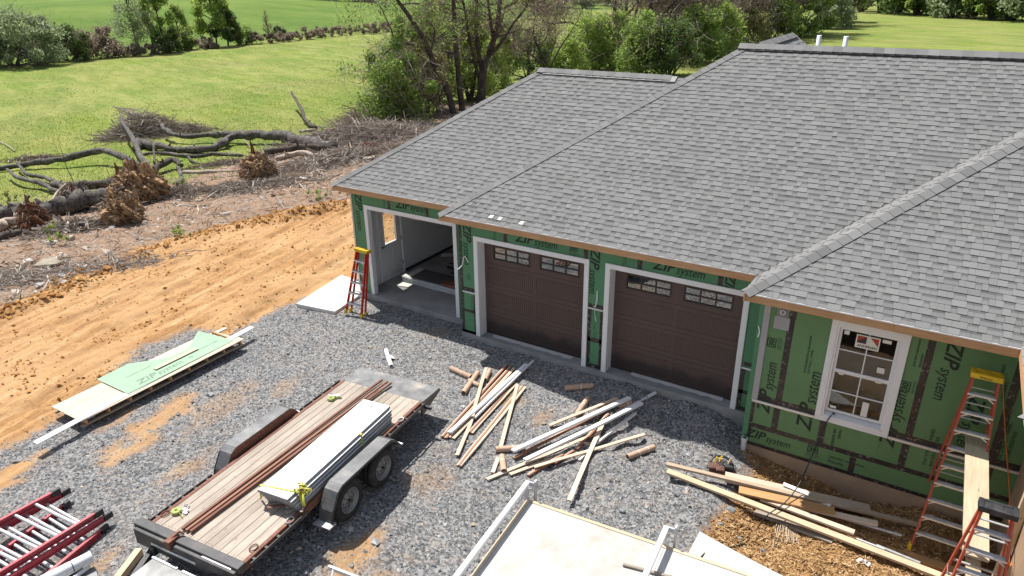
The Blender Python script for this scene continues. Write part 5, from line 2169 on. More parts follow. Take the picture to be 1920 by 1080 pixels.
for s in (-1, 1):
    for y_ in WY:
        wheel(s * (TW + .17), y_, s)
    prof = [(WY[0] - .52, .30), (WY[0] - .47, .50), (WY[0] - .3, .76), (WY[0] - .18, .82), (WY[1] + .2, .82), (WY[1] + .32, .75), (WY[1] + .5, .52)]
    b = MB()
    x0, x1 = (TW + .05, TW + .31) if s > 0 else (-TW - .31, -TW - .05)
    for q in range(len(prof) - 1):
        (ya, za), (yb, zb_) = prof[q], prof[q + 1]
        b.hexa([(x0, ya, za - .008), (x1, ya, za - .008), (x1, yb, zb_ - .008), (x0, yb, zb_ - .008), (x0, ya, za), (x1, ya, za), (x1, yb, zb_), (x0, yb, zb_)])
    xi = x0 if s > 0 else x1
    fe = b.build('fender', M['tread_dark'], tr)
    b = MB()
    pr = [(WY[0] - .5, .30)] + prof[1:-1] + [(WY[1] + .5, .52), (WY[1] + .3, .45), (WY[0] - .2, .45)]
    b.prism([(p_[0], p_[1] - .009) for p_ in pr], xi - .006, xi + .006, 'x')
    b.build('fender_skirt', M['rust'] if s < 0 else M['black_steel'], fe)
    b = MB()
    xo = x1 if s > 0 else x0
    for (ya, za), (yb, zb_) in zip(prof[:-1], prof[1:]):
        b.beam((xo, ya, za - .025), (xo, yb, zb_ - .025), .008, .045)
    b.build('fender_lip', M['black_steel'], fe)
    b = MB()
    b.box(min(s * (TW + .02), s * (TW + .34)), max(s * (TW + .02), s * (TW + .34)), WY[0] - .62, WY[0] - .46, .27, .3)
    b.box(min(s * (TW + .02), s * (TW + .3)), max(s * (TW + .02), s * (TW + .3)), WY[1] + .46, WY[1] + .56, .49, .52)
    b.build('fender_step', M['steel'], tr)
for (x_, y_) in ((TW - .1, .35), (TW - .02, 1.0), (-TW + .06, .3), (TW - .02, 3.9), (-TW - .14, 2.9)):
    b = MB()
    n = 12
    b.tube([(x_ + .05 * math.cos(t_ * 2 * math.pi / n), y_ + .07 * math.sin(t_ * 2 * math.pi / n), DZ + .02) for t_ in range(n + 1)], .009, 5)
    b.build('tie_ring', M['rust'] if x_ != TW - .02 else M['steel'], tr)
b = MB()
b.lathe([(.035, -.95), (.035, .95)], 8, 'x', origin=(0, WY[0], .3))
b.lathe([(.035, -.95), (.035, .95)], 8, 'x', origin=(0, WY[1], .3))
b.build('axle', M['black_steel'], tr)
# red-brown angle bars along the middle of the deck
for k, (a0, a1, m, lab) in enumerate((((318, 1010), (716, 712), 'rust', 'left of the long red-brown bars along the trailer deck'), ((325, 1013), (726, 715), 'cedar', 'middle of the long red-brown bars along the trailer deck'), ((333, 1015), (733, 718), 'rust', 'right of the long red-brown bars, nearest the white panels'))):
    a_, b_ = at(a0[0] + 24, a0[1] - 18, .49), at(a1[0], a1[1], .5)
    o = stick('steel_angle', a_, b_, .045, .035, M[m])
    tag(o, lab, 'metal bar', 'red-brown bars on the trailer deck')
# stacked white insulated panels
qz = .45 + .3
q0, q1, q2, q3 = at(490, 913, qz), at(541, 936, qz), at(727, 766, qz), at(684, 748, qz)
axy = (q3 + q2 - q0 - q1)
ang = math.atan2(axy.y, axy.x)
pl = axy.length / 2
pw = ((q1 - q0).length + (q2 - q3).length) / 2
pc = (q0 + q1 + q2 + q3) / 4
labs = ['bottom white insulated panel of the stack strapped on the trailer', 'second white panel from the deck in the strapped stack', 'third white panel from the deck in the strapped stack', 'fourth white panel up, just under the topmost one', 'topmost white panel of the strapped stack on the trailer']
for k in range(5):
    o_ = empty('insulated_panel', labs[k], 'panel', (pc.x + rnd.uniform(-.01, .01) + .03 * (4 - k) * .5, pc.y - .02 * (4 - k), .47 + .058 * k), ang, 'white panels stacked on the trailer')
    ex = .05 * (4 - k)
    wk = pw + (.04 if k < 4 else 0)
    part('core', M['graye'], o_, -pl / 2 + ex - .05, pl / 2 + .03, -wk / 2, wk / 2, .003, .047, .003)
    part('skin', M['panelw'], o_, -pl / 2 + ex - .045, pl / 2 + .025, -wk / 2 + .004, wk / 2 - .004, .0475, .0545)
    if k == 4:
        part('seam_strip', M['tape'], o_, .4, .41, -wk / 2 + .01, wk / 2 - .01, .0547, .0552)
        for (x_, y_, s_) in ((.02, .03, .07), (-1.23, .02, .035), (pl / 2 - .12, .0, .03)):
            mb = MB()
            for q in range(5):
                aa = rnd.uniform(0, 3.14)
                c_ = Vector((x_ + rnd.uniform(-s_, s_), y_ + rnd.uniform(-s_, s_) * .6, .057))
                d_ = Vector((math.cos(aa), math.sin(aa), 0)) * s_ * .5
                mb.beam(c_ - d_, c_ + d_, .007, .001)
            mb.build('pen_mark', M['print'], o_)
# scrap angle iron poking out of the near end
for k in range(9):
    a_ = pc - Vector((math.cos(ang), math.sin(ang), 0)) * (pl / 2 - .2) + Vector((rnd.uniform(-.15, .35), rnd.uniform(-.1, .1), -.24 + .03 * (k % 4)))
    d_ = Vector((rnd.uniform(-.6, -.1), rnd.uniform(-.45, -.2), rnd.uniform(-.02, .03)))
    if k > 5:
        d_ = Vector((rnd.uniform(.05, .2), rnd.uniform(-.35, -.2), 0))
    o = stick('metal_offcut', a_, a_ + d_ * .7, rnd.uniform(.03, .07), .012, M['rust' if k % 2 else 'greywood'])
    tag(o, 'short rusty metal offcut sticking out from under the white panels', 'metal scrap', 'metal offcuts under the white panels')
# ratchet strap
sp_ = at(516, 915, .78)
sr = empty('ratchet_strap', 'yellow-green ratchet strap tightened across the near end of the white panels', 'strap')
b = MB()
e0, e1 = at(487, 909, .755), at(560, 922, .775)
e0b, e1b = Vector((e0.x - .03, e0.y, .47)), Vector((e1.x + .05, e1.y, .5))
b.beam(e0, e1, .03, .003)
b.beam(e0b, e0, .03, .003, up=(1, 0, 0))
b.beam(e1, e1b, .03, .003, up=(1, 0, 0))
b.build('webbing', M['strap'], sr)
b = MB()
c_ = at(568, 920, .76)
for q in range(9):
    p = c_ + Vector((rnd.uniform(-.1, .12), rnd.uniform(-.08, .08), rnd.uniform(-.04, .05)))
    b.tube([p + Vector((.05 * math.cos(t_), .02 * math.sin(t_ * 2), .04 * math.sin(t_))) for t_ in np.linspace(0, 5.5, 9)], .011, 5)
b.tube(smooth([c_, c_ + Vector((.08, -.08, -.08)), c_ + Vector((.12, -.1, -.16))]), .018, 5)
b.build('loose_webbing', M['strap'], sr)
b = MB()
b.box(-.05, .05, -.03, .03, -.01, .03)
o = b.build('ratchet', M['rust'], sr, loc=c_)
o.rotation_euler = (0, .3, .5)
sr2 = empty('ratchet_strap', 'dark strap and buckle hanging over the far part of the white panels', 'strap')
b = MB()
c_ = at(677, 816, .77)
b.box(-.02, .02, -.02, .02, 0, .03)
b.build('buckle', M['yellow'], sr2, loc=c_)
b = MB()
b.beam(c_, c_ + Vector((.04, -.01, -.26)), .03, .004, up=(1, 0, 0))
b.build('webbing', M['olive'], sr2)


def strap_roll(px_, py_, rz, label):
    p = at(px_, py_, .455)
    r_ = empty('strap_roll', label, 'strap', p, rz, 'rolled straps on the trailer deck')
    b = MB()
    for q in range(5):
        rad = .02 + q * .011
        b.lathe([(rad, 0), (rad, .048), (rad + .008, .048), (rad + .008, 0)], 18, 'z')
    b.beam((.06, 0, .02), (.2, -.03, .004), .004, .04)
    b.build('webbing', M['olive'], r_)
    b = MB()
    b.box(.04, .14, .07, .12, 0, .03)
    b.box(.1, .17, .04, .075, 0, .025)
    b.tube([(.02, .1, .02), (-.03, .15, .02), (.03, .2, .02), (.07, .14, .02)], .01, 5)
    b.build('ratchet', M['alu'], r_)


strap_roll(331, 961, .0, 'yellow-green strap roll nearest the front header of the trailer')
strap_roll(621, 749, .9, 'yellow-green strap roll nearest the tail plate of the trailer')

# --- pallet pile with the green sheet, left of the trailer
pal = empty('crate_pallet', 'long low pallet of pale boards lying on the clay and gravel', 'pallet')
e_a, e_b = at(183 - 30, 790, -.05), at(455, 637, -.02)
dA = (e_b - e_a)
lA = dA.length
dA.normalize()
nA = Vector((-dA.y, dA.x, 0))
zz = .05
c_near = at(152, 791, zz)
c_far = at(461, 643, zz)
w_pal = 1.05
for k in range(5):
    off = nA * (w_pal * (k + .5) / 5)
    stick('top_board', c_near + off + Vector((0, 0, .0)), c_near + off + dA * (lA if k < 1 else lA * (.97 - .01 * k)), w_pal / 5 - .006, .018, M['pine_pale'], parent=pal)
for k in range(9):
    p = c_near + dA * (.1 + (lA - .2) * k / 8)
    stick('bearer', p + Vector((0, 0, -.058)), p + nA * w_pal + Vector((0, 0, -.06)), .035, .09, M['tanwood'], parent=pal)
for k in range(2):
    stick('bottom_board', c_near + nA * (w_pal * (.04 + .9 * k)) + Vector((0, 0, -.125)), c_near + nA * (w_pal * (.04 + .9 * k)) + dA * lA + Vector((0, 0, -.125)), .09, .02, M['pine_old'], parent=pal)
zs_ = .085
gp = [at(182, 712, zs_), at(240, 739, zs_), at(438, 639, zs_), at(372, 621, zs_), at(353, 654, zs_), at(318, 671, zs_), at(240, 683, zs_)]
b = MB()
for dz in (0, .012):
    for p in gp:
        b.v.append((p.x, p.y, p.z + dz))
k = len(gp)
b.f += [tuple(range(k))[::-1], tuple(range(k, 2 * k))] + [(i, (i + 1) % k, k + (i + 1) % k, k + i) for i in range(k)]
b.m += [0] * (k + 2)
b.t += [.5] * (k + 2)
gsh = b.build('sheathing_sheet', M['zip_light'])
tag(gsh, 'pale green sheathing offcut with cut corners on top of the pallet', 'sheet')
ga = math.atan2((gp[2] - gp[1]).y, (gp[2] - gp[1]).x)
gd = (gp[2] - gp[1]).normalized()
gn = Vector((-gd.y, gd.x, 0))
M['print_pale'] = mat('faded_grey_print', (.16, .22, .17), .8, .2, 30, bmp=0)
t0 = gp[1] + gd * .32 + gn * .12
text('ZIP', .3, M['print_pale'], gsh, t0 + Vector((0, 0, .0145)), (0, 0, ga), .28, .006, .5, height=.2)
text('system', .2, M['print_pale'], gsh, t0 + gd * .5 + Vector((0, 0, .0145)), (0, 0, ga), .22, 0, .6, height=.13)
text('7/16" STRUC. 1 PANEL', .06, M['print_pale'], gsh, gp[1] + gd * 1.9 + gn * .3 + Vector((0, 0, .0145)), (0, 0, ga))
text('WATER-RESISTIVE & AIR BARRIER', .04, M['print_pale'], gsh, gp[1] + gd * .35 + gn * .62 + Vector((0, 0, .0145)), (0, 0, ga))
text('30', .12, M['print_pale'], gsh, gp[1] + gd * 1.6 + gn * .15 + Vector((0, 0, .0145)), (0, 0, ga))
o = stick('trim_board', at(66, 831, .06), at(473, 613, .09), .15, .02, M['white'])
tag(o, 'long white trim board overhanging both ends of the pallet pile', 'board')
o = stick('trim_board', at(290, 692, .12), at(370, 653, .12), .1, .015, M['pine_pale'])
tag(o, 'short cream board lying on the pale green sheathing offcut', 'board')
o = stick('lumber_board', at(300, 672, .0), at(424, 615, .0), .12, .03, M['pine_pale'])
tag(o, 'pinkish board behind the green sheet on the pallet pile', 'board')
o = stick('lumber_board', at(395, 628, .0), at(436, 640, .0), .3, .03, M['pine_pale'])
tag(o, 'pale board end showing at the far end of the pallet pile', 'board')
b = MB()
p = on(172, 782)
b.hexa([p + Vector((x, y, z)) for z, k in ((-.01, .8), (.16, .5)) for x, y in ((-.06 * k, -.09 * k), (.05 * k, -.1 * k), (.07 * k, .08 * k), (-.05 * k, .1 * k))])
tag(bevel(b.build('torn_wrap', M['whitewrap']), .02), 'torn white wrapping bunched at the near end of the pallet', 'wrapping')

# --- loose mouldings and cardboard tubes
def mould(a0, a1, style, label, grp, lift=.0, w=.055):
    w *= 1.3
    g0 = on(a0[0], a0[1], .022 + lift)
    g1 = on(a1[0], a1[1], .022 + lift)
    L_ = (g1 - g0).length
    prof = {'brown': ([(-.5, 0), (.5, 0), (.5, .018), (.1, .03), (-.5, .036)], (0, 0, 1, 0, 0)),
            'tan': ([(-.5, 0), (.5, 0), (.5, .02), (-.2, .026), (-.5, .02)], (0, 0, 1, 1, 0)),
            'white': ([(-.5, 0), (.5, 0), (.5, .022), (.15, .03), (.1, .04), (-.45, .044)], (0, 0, 0, 0, 0, 0)),
            'pale': ([(-.5, 0), (.5, 0), (.5, .03), (-.5, .03)], (0, 0, 0, 0))}[style]
    mb = MB()
    P = [(y * w, z) for y, z in prof[0]]
    n = len(P)
    NS = 5
    tw = rnd.uniform(-.12, .12)
    for q in range(NS + 1):
        x = -L_ / 2 + L_ * q / NS
        yo = rnd.uniform(-.004, .004) + tw * .1 * (1 - (2 * q / NS - 1) ** 2)
        for (y, z) in P:
            mb.v.append((x, y + yo, z + .004 * math.sin(q * 1.7)))
    for q in range(NS):
        for k in range(n):
            k2 = (k + 1) % n
            mb.f.append((q * n + k, q * n + k2, (q + 1) * n + k2, (q + 1) * n + k))
            mb.m.append(prof[1][k] if style in ('brown', 'tan') else 0)
            mb.t.append(.5)
    mb.f.append(tuple(range(n))[::-1])
    mb.f.append(tuple(NS * n + k for k in range(n)))
    mb.m += [0, 0]
    mb.t += [.5, .5]
    mats = {'brown': [M['cedar'], M['pine_pale']], 'tan': [M['tanwood'], M['pine_pale']], 'white': [M['white']], 'pale': [M['pine_pale']]}[style]
    o = mb.build('moulding', mats)
    orient(o, g0, g1)
    tag(o, label, 'moulding', grp)
    return o


G1 = 'mouldings in the left heap on the gravel'
G2 = 'mouldings in the right heap on the gravel'
mould((829, 823), (951, 687), 'brown', 'brown moulding on the outer left side of the left heap', G1, .0)
mould((836, 826), (957, 692), 'brown', 'second brown moulding with a pale edge in the left heap', G1, .0)
mould((842, 824), (964, 694), 'tan', 'tan moulding lying beside the two brown ones of the left heap', G1, .0)
mould((850, 826), (971, 697), 'tan', 'cream-edged moulding just left of the white trim', G1, .0)
mould((857, 857), (886, 788), 'tan', 'short tan moulding sticking out toward the trailer from the left heap', G1, .02)
mould((886, 790), (912, 698), 'pale', 'pale moulding crossing the top of the left heap', G1, .07)
mould((843, 820), (986, 690), 'white', 'wider white trim lying on top of the left heap', G1, .05, .075)
mould((890, 790), (1000, 682), 'white', 'thin white trim of the left heap ending nearest the garage', G1, .03, .04)
mould((880, 815), (962, 722), 'brown', 'brown moulding under the white trim on the right side of the left heap', G1, .0)
mould((884, 816), (968, 722), 'tan', 'pale-edged moulding on the right side of the left heap', G1, .0)
mould((859, 876), (980, 728), 'brown', 'long dark brown moulding lying apart between the heaps', 'lone mouldings', .0)
mould((863, 877), (985, 730), 'pale', 'long pale moulding against the lone dark brown one', 'lone mouldings', .0, .04)
mould((939, 843), (970, 727), 'pale', 'pale moulding running from the two tubes to the dark brown pair', 'lone mouldings', .03)
mould((924, 890), (934, 862), 'pale', 'short pale moulding stub left of the upright tube', 'lone mouldings', .0)
mould((961, 857), (1180, 757), 'white', 'upper white trim of the right heap ending in a cardboard tube', G2, .09, .085)
mould((984, 873), (1202, 765), 'white', 'lower white trim lying across the right heap', G2, .08, .085)
mould((1150, 788), (1229, 739), 'white', 'grey-white trim tip reaching farthest toward the garage door', G2, .03, .055)
mould((1118, 835), (1192, 777), 'white', 'thin white trim fanning out right of the right heap', G2, .03, .05)
mould((1086, 867), (1104, 851), 'white', 'short white trim end under the long pale moulding', G2, .0, .045)
mould((963, 863), (1150, 765), 'brown', 'brown moulding between the two white trims', G2, .0)
mould((1030, 802), (1157, 753), 'tan', 'tan moulding along the far side of the upper white trim', G2, .02)
mould((1070, 800), (1160, 756), 'pale', 'pale moulding tip beside the upper white trim', G2, .0)
mould((913, 902), (1120, 812), 'pale', 'pale moulding ending farthest left of the right heap', G2, .0)
mould((956, 893), (1110, 830), 'tan', 'tan moulding just below the lower white trim', G2, .0)
mould((990, 894), (1055, 857), 'brown', 'short brown moulding lying under the crossing tan one', G2, .0)
mould((1080, 846), (1140, 782), 'brown', 'reddish moulding crossing under both white trims', G2, .0)
mould((1001, 883), (1208, 820), 'tan', 'long tan moulding crossing the right heap toward the lone tube', G2, .05)
mould((1067, 952), (1128, 806), 'pale', 'long pale moulding crossing the right heap toward the camera', G2, .1, .065)
mould((1040, 870), (1075, 850), 'brown', 'dark brown moulding piece near the foot of the right heap', G2, .0)


def tube_(a0, a1, r, label, wrap=1):
    r *= 1.25
    a_, b_ = on(a0[0], a0[1], r * .9), on(a1[0], a1[1], r * .9)
    o = pipe('cardboard_tube', a_, b_, r, 'card', label, 'tube', 'cardboard tubes scattered on the gravel', 16, .82)
    L_ = (b_ - a_).length
    for q in range(wrap):
        mb = MB()
        mb.lathe([(r + .002, -.006), (r + .004, 0), (r + .002, .006)], 16, 'x', origin=((q + 1) / (wrap + 1) * L_ - L_ / 2 + .05, 0, 0))
        mb.build('string', M['white'], o)


tube_((845, 695), (883, 711), .048, 'cardboard tube farthest left, beside the left heap')
tube_((869, 741), (896, 702), .046, 'cardboard tube leaning over others at the head of the left heap')
tube_((909, 717), (918, 699), .046, 'stubby cardboard tube against the brown mouldings')
tube_((879, 716), (899, 727), .04, 'half hidden cardboard tube under the pale moulding')
tube_((1059, 731), (1112, 728), .048, 'cardboard tube lying half in the shadow of the eave')
tube_((1081, 782), (1102, 751), .046, 'cardboard tube lying between the two heaps nearer the garage')
tube_((929, 847), (984, 844), .046, 'cardboard tube under the near end of the upper white trim')
tube_((945, 889), (941, 860), .046, 'cardboard tube pointing at the camera below the heaps')
tube_((1176, 861), (1226, 840), .046, 'cardboard tube lying alone right of the heaps', 2)
tube_((1160, 768), (1183, 758), .05, 'cardboard tube on the far end of the upper white trim')
a_, b_ = on(724, 660, .04), on(734, 690, .04)
o = pipe('wrapped_tube', a_, b_, .05, 'whitewrap', 'white wrapped tube lying behind the tail of the flatbed trailer', 'tube', None, 14, .7)
mb = MB()
mb.quad((-.15, .04, .0), (0.05, .05, .02), (.05, .14, -.02), (-.15, .12, -.04))
mb.build('torn_flap', M['whitewrap'], o)
for k, (pp, lab) in enumerate((([(742, 683), (756, 676), (770, 678)], 'pale string lying left of the cardboard tubes'), ([(884, 730), (880, 745), (884, 760)], 'white string trailing from the tubes at the left heap'),
                              ([(1065, 776), (1080, 768), (1090, 758)], 'white string by the tube between the heaps'), ([(1104, 790), (1100, 772), (1098, 755)], 'white string hanging off the tube nearer the garage'), ([(856, 728), (868, 726), (880, 729)], 'white string beside the leaning tube'))):
    b = MB()
    b.tube(smooth([on(*q, .02 + .03 * (i == 1)) for i, q in enumerate(pp)]), .004, 4)
    tag(b.build('string', M['white']), lab, 'string')

# --- extension ladders, pipe and block at the lower left
def ext_ladder(p0, p1, q0, q1, z, label, nr, rail, rung_r=.026):
    """two rails p0-p1 and q0-q1 in picture points on height z"""
    P0, P1, Q0, Q1 = at(*p0, z), at(*p1, z), at(*q0, z), at(*q1, z)
    r_ = empty('extension_ladder', label, 'ladder', group='extension ladders stacked at the lower left')
    for a_, b_ in ((P0, P1), (Q0, Q1)):
        mb = MB()
        mb.beam(a_, b_, .008, .1)
        s = 1 if (Q0 - P0).dot((b_ - a_).cross(Vector((0, 0, 1)))) > 0 else -1
        d = (b_ - a_).normalized()
        sd_ = d.cross(Vector((0, 0, 1)))
        for q in (-1, 1):
            off = Vector((0, 0, q * .047))
            mb.beam(a_ + off + sd_ * .02, b_ + off + sd_ * .02, .05, .007)
        mb.build('rail', M[rail], r_)
        mb = MB()
        mb.beam(b_ - d * .02 + sd_ * .015, b_ + d * .12 + sd_ * .015, .06, .11)
        bevel(mb.build('rail_end_cap', M['black'], r_), .008)
    for k in range(nr):
        t = 1 - (.28 + k * .305) / (P1 - P0).length
        a_ = P0 + (P1 - P0) * t
        b_ = Q0 + (Q1 - Q0) * t
        mb = MB()
        mb.tube([a_, b_], rung_r, 10)
        mb.build('rung', M['alu'], r_)


ext_ladder((-190, 1080), (98, 926), (-90, 1130), (178, 965), .12, 'uppermost faded red extension ladder, farthest left', 6, 'faded_red')
ext_ladder((-170, 1090), (117, 925), (-70, 1140), (196, 970), .0, 'middle faded red extension ladder under the uppermost one', 6, 'faded_red')
ext_ladder((-150, 1150), (118, 950), (-60, 1200), (190, 995), -.14, 'lowest faded red extension ladder on the gravel', 6, 'faded_red')
a_, b_ = at(60, 1100, .0), at(172, 1043, .0)
o = pipe('plastic_pipe', a_, b_, .085, 'vent_white', 'fat white plastic pipe beside the extension ladders', 'pipe', None, 20, .85)
mb = MB()
mb.lathe([(.088, 0), (.088, .012)], 20, 'x', origin=(.12, 0, 0))
mb.build('pipe_tie', M['black'], o)
o = pipe('plastic_pipe', at(100, 1110, -.1), at(168, 1062, -.1), .03, 'vent_white', 'thin white pipe right of the fat white pipe', 'pipe', None, 12)
for k, (x0, y0, x1, y1, m) in enumerate(((40, 1120, 150, 1058, 'graye'), (70, 1120, 182, 1075, 'graye'))):
    o = stick('metal_sheet', at(x0, y0, -.16), at(x1, y1, -.16), .22, .02, M[m])
    tag(o, ['grey metal strip under the fat white pipe', 'grey metal strip right of the thin white pipe'][k], 'metal strip')
o = stick('timber_block', at(212, 1098, -.12), at(262, 1033, -.12), .1, .12, M['pine'])
tag(o, 'short thick pale timber block in front of the trailer header', 'timber')
# end of a small aluminium ladder at the bottom edge
sl = empty('aluminium_ladder', 'end of an aluminium ladder at the bottom edge right of the trailer', 'ladder')
a0, a1 = at(617, 1064, .1), at(700, 1096, .1)
c0_, c1_ = at(612, 1090, .1), at(690, 1125, .1)
b = MB()
b.beam(a0, a1, .03, .07)
b.build('rail', M['alu'], sl)
b = MB()
b.beam(c0_, c1_, .03, .07)
b.build('rail', M['alu'], sl)
for t in (.1, .5, .9):
    b = MB()
    b.tube([a0.lerp(a1, t), c0_.lerp(c1_, t)], .016, 8)
    b.build('rung', M['alu'], sl)

# --- larger loose stones in the gravel
STW = ['in front of the ladder stack', 'right of the trailer wheels', 'between the two moulding heaps', 'nearest the lone brown tube pair', 'left of the lumber heap', 'beside the lumber heap where gravel meets mulch', 'just above the pointed sheet', 'left of the pointed off-white sheet', 'by the right rack rail', 'on the mulch right of the pointed sheet', 'on the mulch near the black cord', 'low between trailer and white roof', 'in front of the left brown garage door', 'between the pallet pile and the trailer', 'above the trailer fender', 'right of the lone cardboard tube', 'at the foot of the long pale moulding', 'above the tan roof edge', 'left of the long pale moulding foot', 'above the left corner of the white roof']
for k, (px_, py_, s) in enumerate(((150, 884, .06), (703, 884, .05), (1033, 770, .05), (1020, 795, .06), (1270, 930, .06), (1368, 958, .09), (1350, 985, .06), (1280, 975, .07), (1232, 1040, .1), (1430, 1030, .05), (1385, 1010, .05), (703, 1018, .08), (806, 672, .06), (395, 742, .09), (488, 765, .05), (1255, 843, .06), (1085, 948, .07), (1250, 990, .08), (1168, 960, .06), (835, 985, .05))):
    p = on(px_, py_, s * .2)
    mb = MB()
    pts = []
    for q in range(14):
        v = Vector((rnd.gauss(0, 1), rnd.gauss(0, 1), rnd.gauss(0, 1))).normalized() * s * rnd.uniform(.75, 1.1)
        pts.append((v.x * 1.2, v.y * .9, v.z * .6))
    import bmesh
    bm = bmesh.new()
    for v in pts:
        bm.verts.new(v)
    bmesh.ops.convex_hull(bm, input=bm.verts)
    me_ = bpy.data.meshes.new('stone')
    bm.to_mesh(me_)
    bm.free()
    me_.materials.append(M['rock'] if k in (2, 3) else M['graye'])
    o = bpy.data.objects.new('stone', me_)
    COL.objects.link(o)
    o.location = p
    tag(o, 'angular stone ' + STW[k], 'stone', 'larger stones on the gravel')

# ================================================================== logs, stumps and brush on the cleared strip
def log(pts, rads, m, label, name='log', cat='log', lift=.0, n=9, grp=None, knots=4):
    """picture points carried to the ground; third value of a point lifts it"""
    P = []
    for p in pts:
        P.append(on(p[0], p[1], (p[2] if len(p) > 2 else 0)))
    Q = smooth(P, 4)
    R_ = []
    for i in range(len(P) - 1):
        for k in range(4):
            R_.append(rads[i] + (rads[i + 1] - rads[i]) * k / 4)
    R_.append(rads[-1])
    R_ = [r * (1 + rnd.uniform(-.17, .17)) for r in R_]
    Q = [q + Vector((rnd.gauss(0, .25), rnd.gauss(0, .25), rnd.gauss(0, .15))) * R_[i] for i, q in enumerate(Q)]
    b = MB()
    b.tube(Q, R_, n)
    for k in range(knots):
        i = rnd.randrange(1, len(Q) - 1)
        d = Vector((rnd.uniform(-1, 1), rnd.uniform(-1, 1), rnd.uniform(.1, 1))).normalized()
        b.tube([Q[i], Q[i] + d * R_[i] * 1.5, Q[i] + d * R_[i] * 2.1 + Vector((.03, .02, 0))], [R_[i] * .4, R_[i] * .25, R_[i] * .18], 6)
    o = b.build(name, M[m], smooth=True)
    tag(o, label, cat, grp)
    return o


log([(628, 286, .3), (590, 281, .32), (555, 275, .35), (520, 271, .5), (480, 270, .55), (440, 271, .45), (415, 279, .35)], [.3, .34, .33, .3, .26, .22, .2], 'bark_grey', 'biggest dark log, reaching left from the brush pile near the roof')
log([(470, 270, .55), (430, 267, .5), (384, 268, .45), (345, 270, .45), (318, 265, .6), (309, 259, .8)], [.22, .2, .17, .15, .14, .11], 'bark_grey', 'upper limb of the biggest log, its tip turned up toward the field')
log([(425, 279, .35), (385, 286, .2), (350, 286, .15), (318, 284, .2), (285, 281, .25), (262, 276, .3), (255, 284, .1)], [.22, .2, .18, .18, .26, .26, .2], 'bark_grey', 'lower dark limb with a torn brown root end, below the upper limb')
log([(270, 292, .1), (310, 291, .1), (360, 296, .08), (400, 292, .1), (455, 294, .08)], [.08, .1, .11, .1, .08], 'bark_grey', 'thin straight limb lying in the grass under the biggest log')
log([(-40, 326, .15), (0, 323, .2), (60, 317, .3), (125, 314, .5), (190, 308, .75), (235, 316, .6), (275, 330, .3)], [.1, .13, .15, .17, .18, .16, .14], 'bark_grey', 'long arched limb reaching left to the edge of the picture')
log([(286, 335, .3), (272, 318, .5), (255, 290, .9), (240, 270, 1.3), (236, 258, 1.5)], [.2, .15, .12, .09, .07], 'bark_grey', 'forked limb rising steeply from the big root ball', knots=2)
log([(284, 334, .3), (305, 324, .4), (328, 317, .5), (342, 322, .3)], [.17, .17, .15, .1], 'bark', 'short crooked limb to the right of the big root ball')
log([(293, 322, .3), (294, 306, .7), (291, 296, .9)], [.06, .05, .04], 'bark', 'short upright stub on the crooked limb', knots=0)
log([(334, 352, .1), (342, 340, .2), (338, 332, .45)], [.12, .1, .1], 'bark_grey', 'stubby broken stump post right of the big root ball', knots=1)
log([(36, 321, .5), (55, 337, .3), (85, 342, .25), (112, 352, .2), (120, 358, .1)], [.07, .09, .1, .11, .13], 'bark_grey', 'upper of the two bent limbs at the far left')
log([(18, 336, .5), (40, 349, .4), (75, 355, .3), (100, 363, .2), (125, 372, .1)], [.06, .1, .11, .1, .09], 'bark_grey', 'lower of the two bent limbs at the far left')
log([(70, 408, .3), (110, 402, .3), (150, 395, .35), (200, 388, .4), (235, 385, .3)], [.36, .36, .38, .4, .36], 'bark_grey', 'thick trunk lying between the small and the big root ball')
log([(-60, 422, .2), (-10, 412, .3), (30, 408, .35), (60, 410, .3)], [.25, .3, .3, .25], 'bark_grey', 'thick trunk end at the left edge of the picture')
log([(-30, 440, .15), (10, 430, .2), (48, 421, .25)], [.2, .22, .16], 'deadwood', 'split bare log below the trunk at the left edge')
log([(-30, 458, .0), (10, 448, .1), (40, 440, .1)], [.13, .15, .1], 'bark', 'dark log lowest at the left edge of the picture')
log([(352, 293, .1), (360, 305, .1), (374, 310, .1)], [.05, .06, .04], 'bark', 'thin dark stick under the limbs in the grass', knots=0)
log([(500, 293, .2), (560, 288, .3), (610, 288, .3)], [.16, .18, .14], 'bark', 'shadowed log lying under the biggest one')
log([(520, 303, .1), (550, 297, .2), (585, 296, .15), (612, 300, .1)], [.14, .17, .16, .12], 'deadwood', 'short pale log among the rubble near the roof')
log([(550, 204, 1.3), (566, 222, .8), (576, 236, .3), (590, 243, .1)], [.09, .11, .12, .13], 'bark', 'dark limb standing up at a slant out of the grass', knots=3)
log([(562, 248, .05), (592, 246, .05)], [.14, .12], 'deadwood', 'pale log end lying below the slanting limb', knots=0)
log([(490, 257, .1), (515, 252, .2), (532, 252, .1)], [.07, .08, .05], 'bark', 'short dark branch in the grass above the biggest log')
log([(340, 325, .05), (390, 325, .1), (440, 322, .05)], [.09, .1, .08], 'deadwood', 'half buried limb between the root balls')
log([(100, 352, .1), (150, 355, .2), (190, 352, .2), (240, 352, .3)], [.16, .18, .2, .22], 'bark', 'dark trunk behind the small root ball')
log([(95, 392, .2), (110, 378, .4), (130, 370, .6)], [.06, .05, .03], 'deadwood', 'bare branch rising left of the thick trunk', knots=0)
log([(750, 240, .05), (800, 244, .05)], [.07, .06], 'deadwood', 'thin pale pole lying by the hedge shrub above the roof edge', knots=0)
for k, (p, lab) in enumerate((([(28, 300, .05), (50, 296, .2), (75, 297, .1), (98, 294, .2)], 'thin bare branch lying in the grass at the far left'), ([(0, 268, .1), (15, 276, .1), (28, 285, .05)], 'thin twig in the grass at the left edge'))):
    log(p, [.03] * len(p), 'deadwood', lab, 'branch', 'branch', knots=0, n=5)


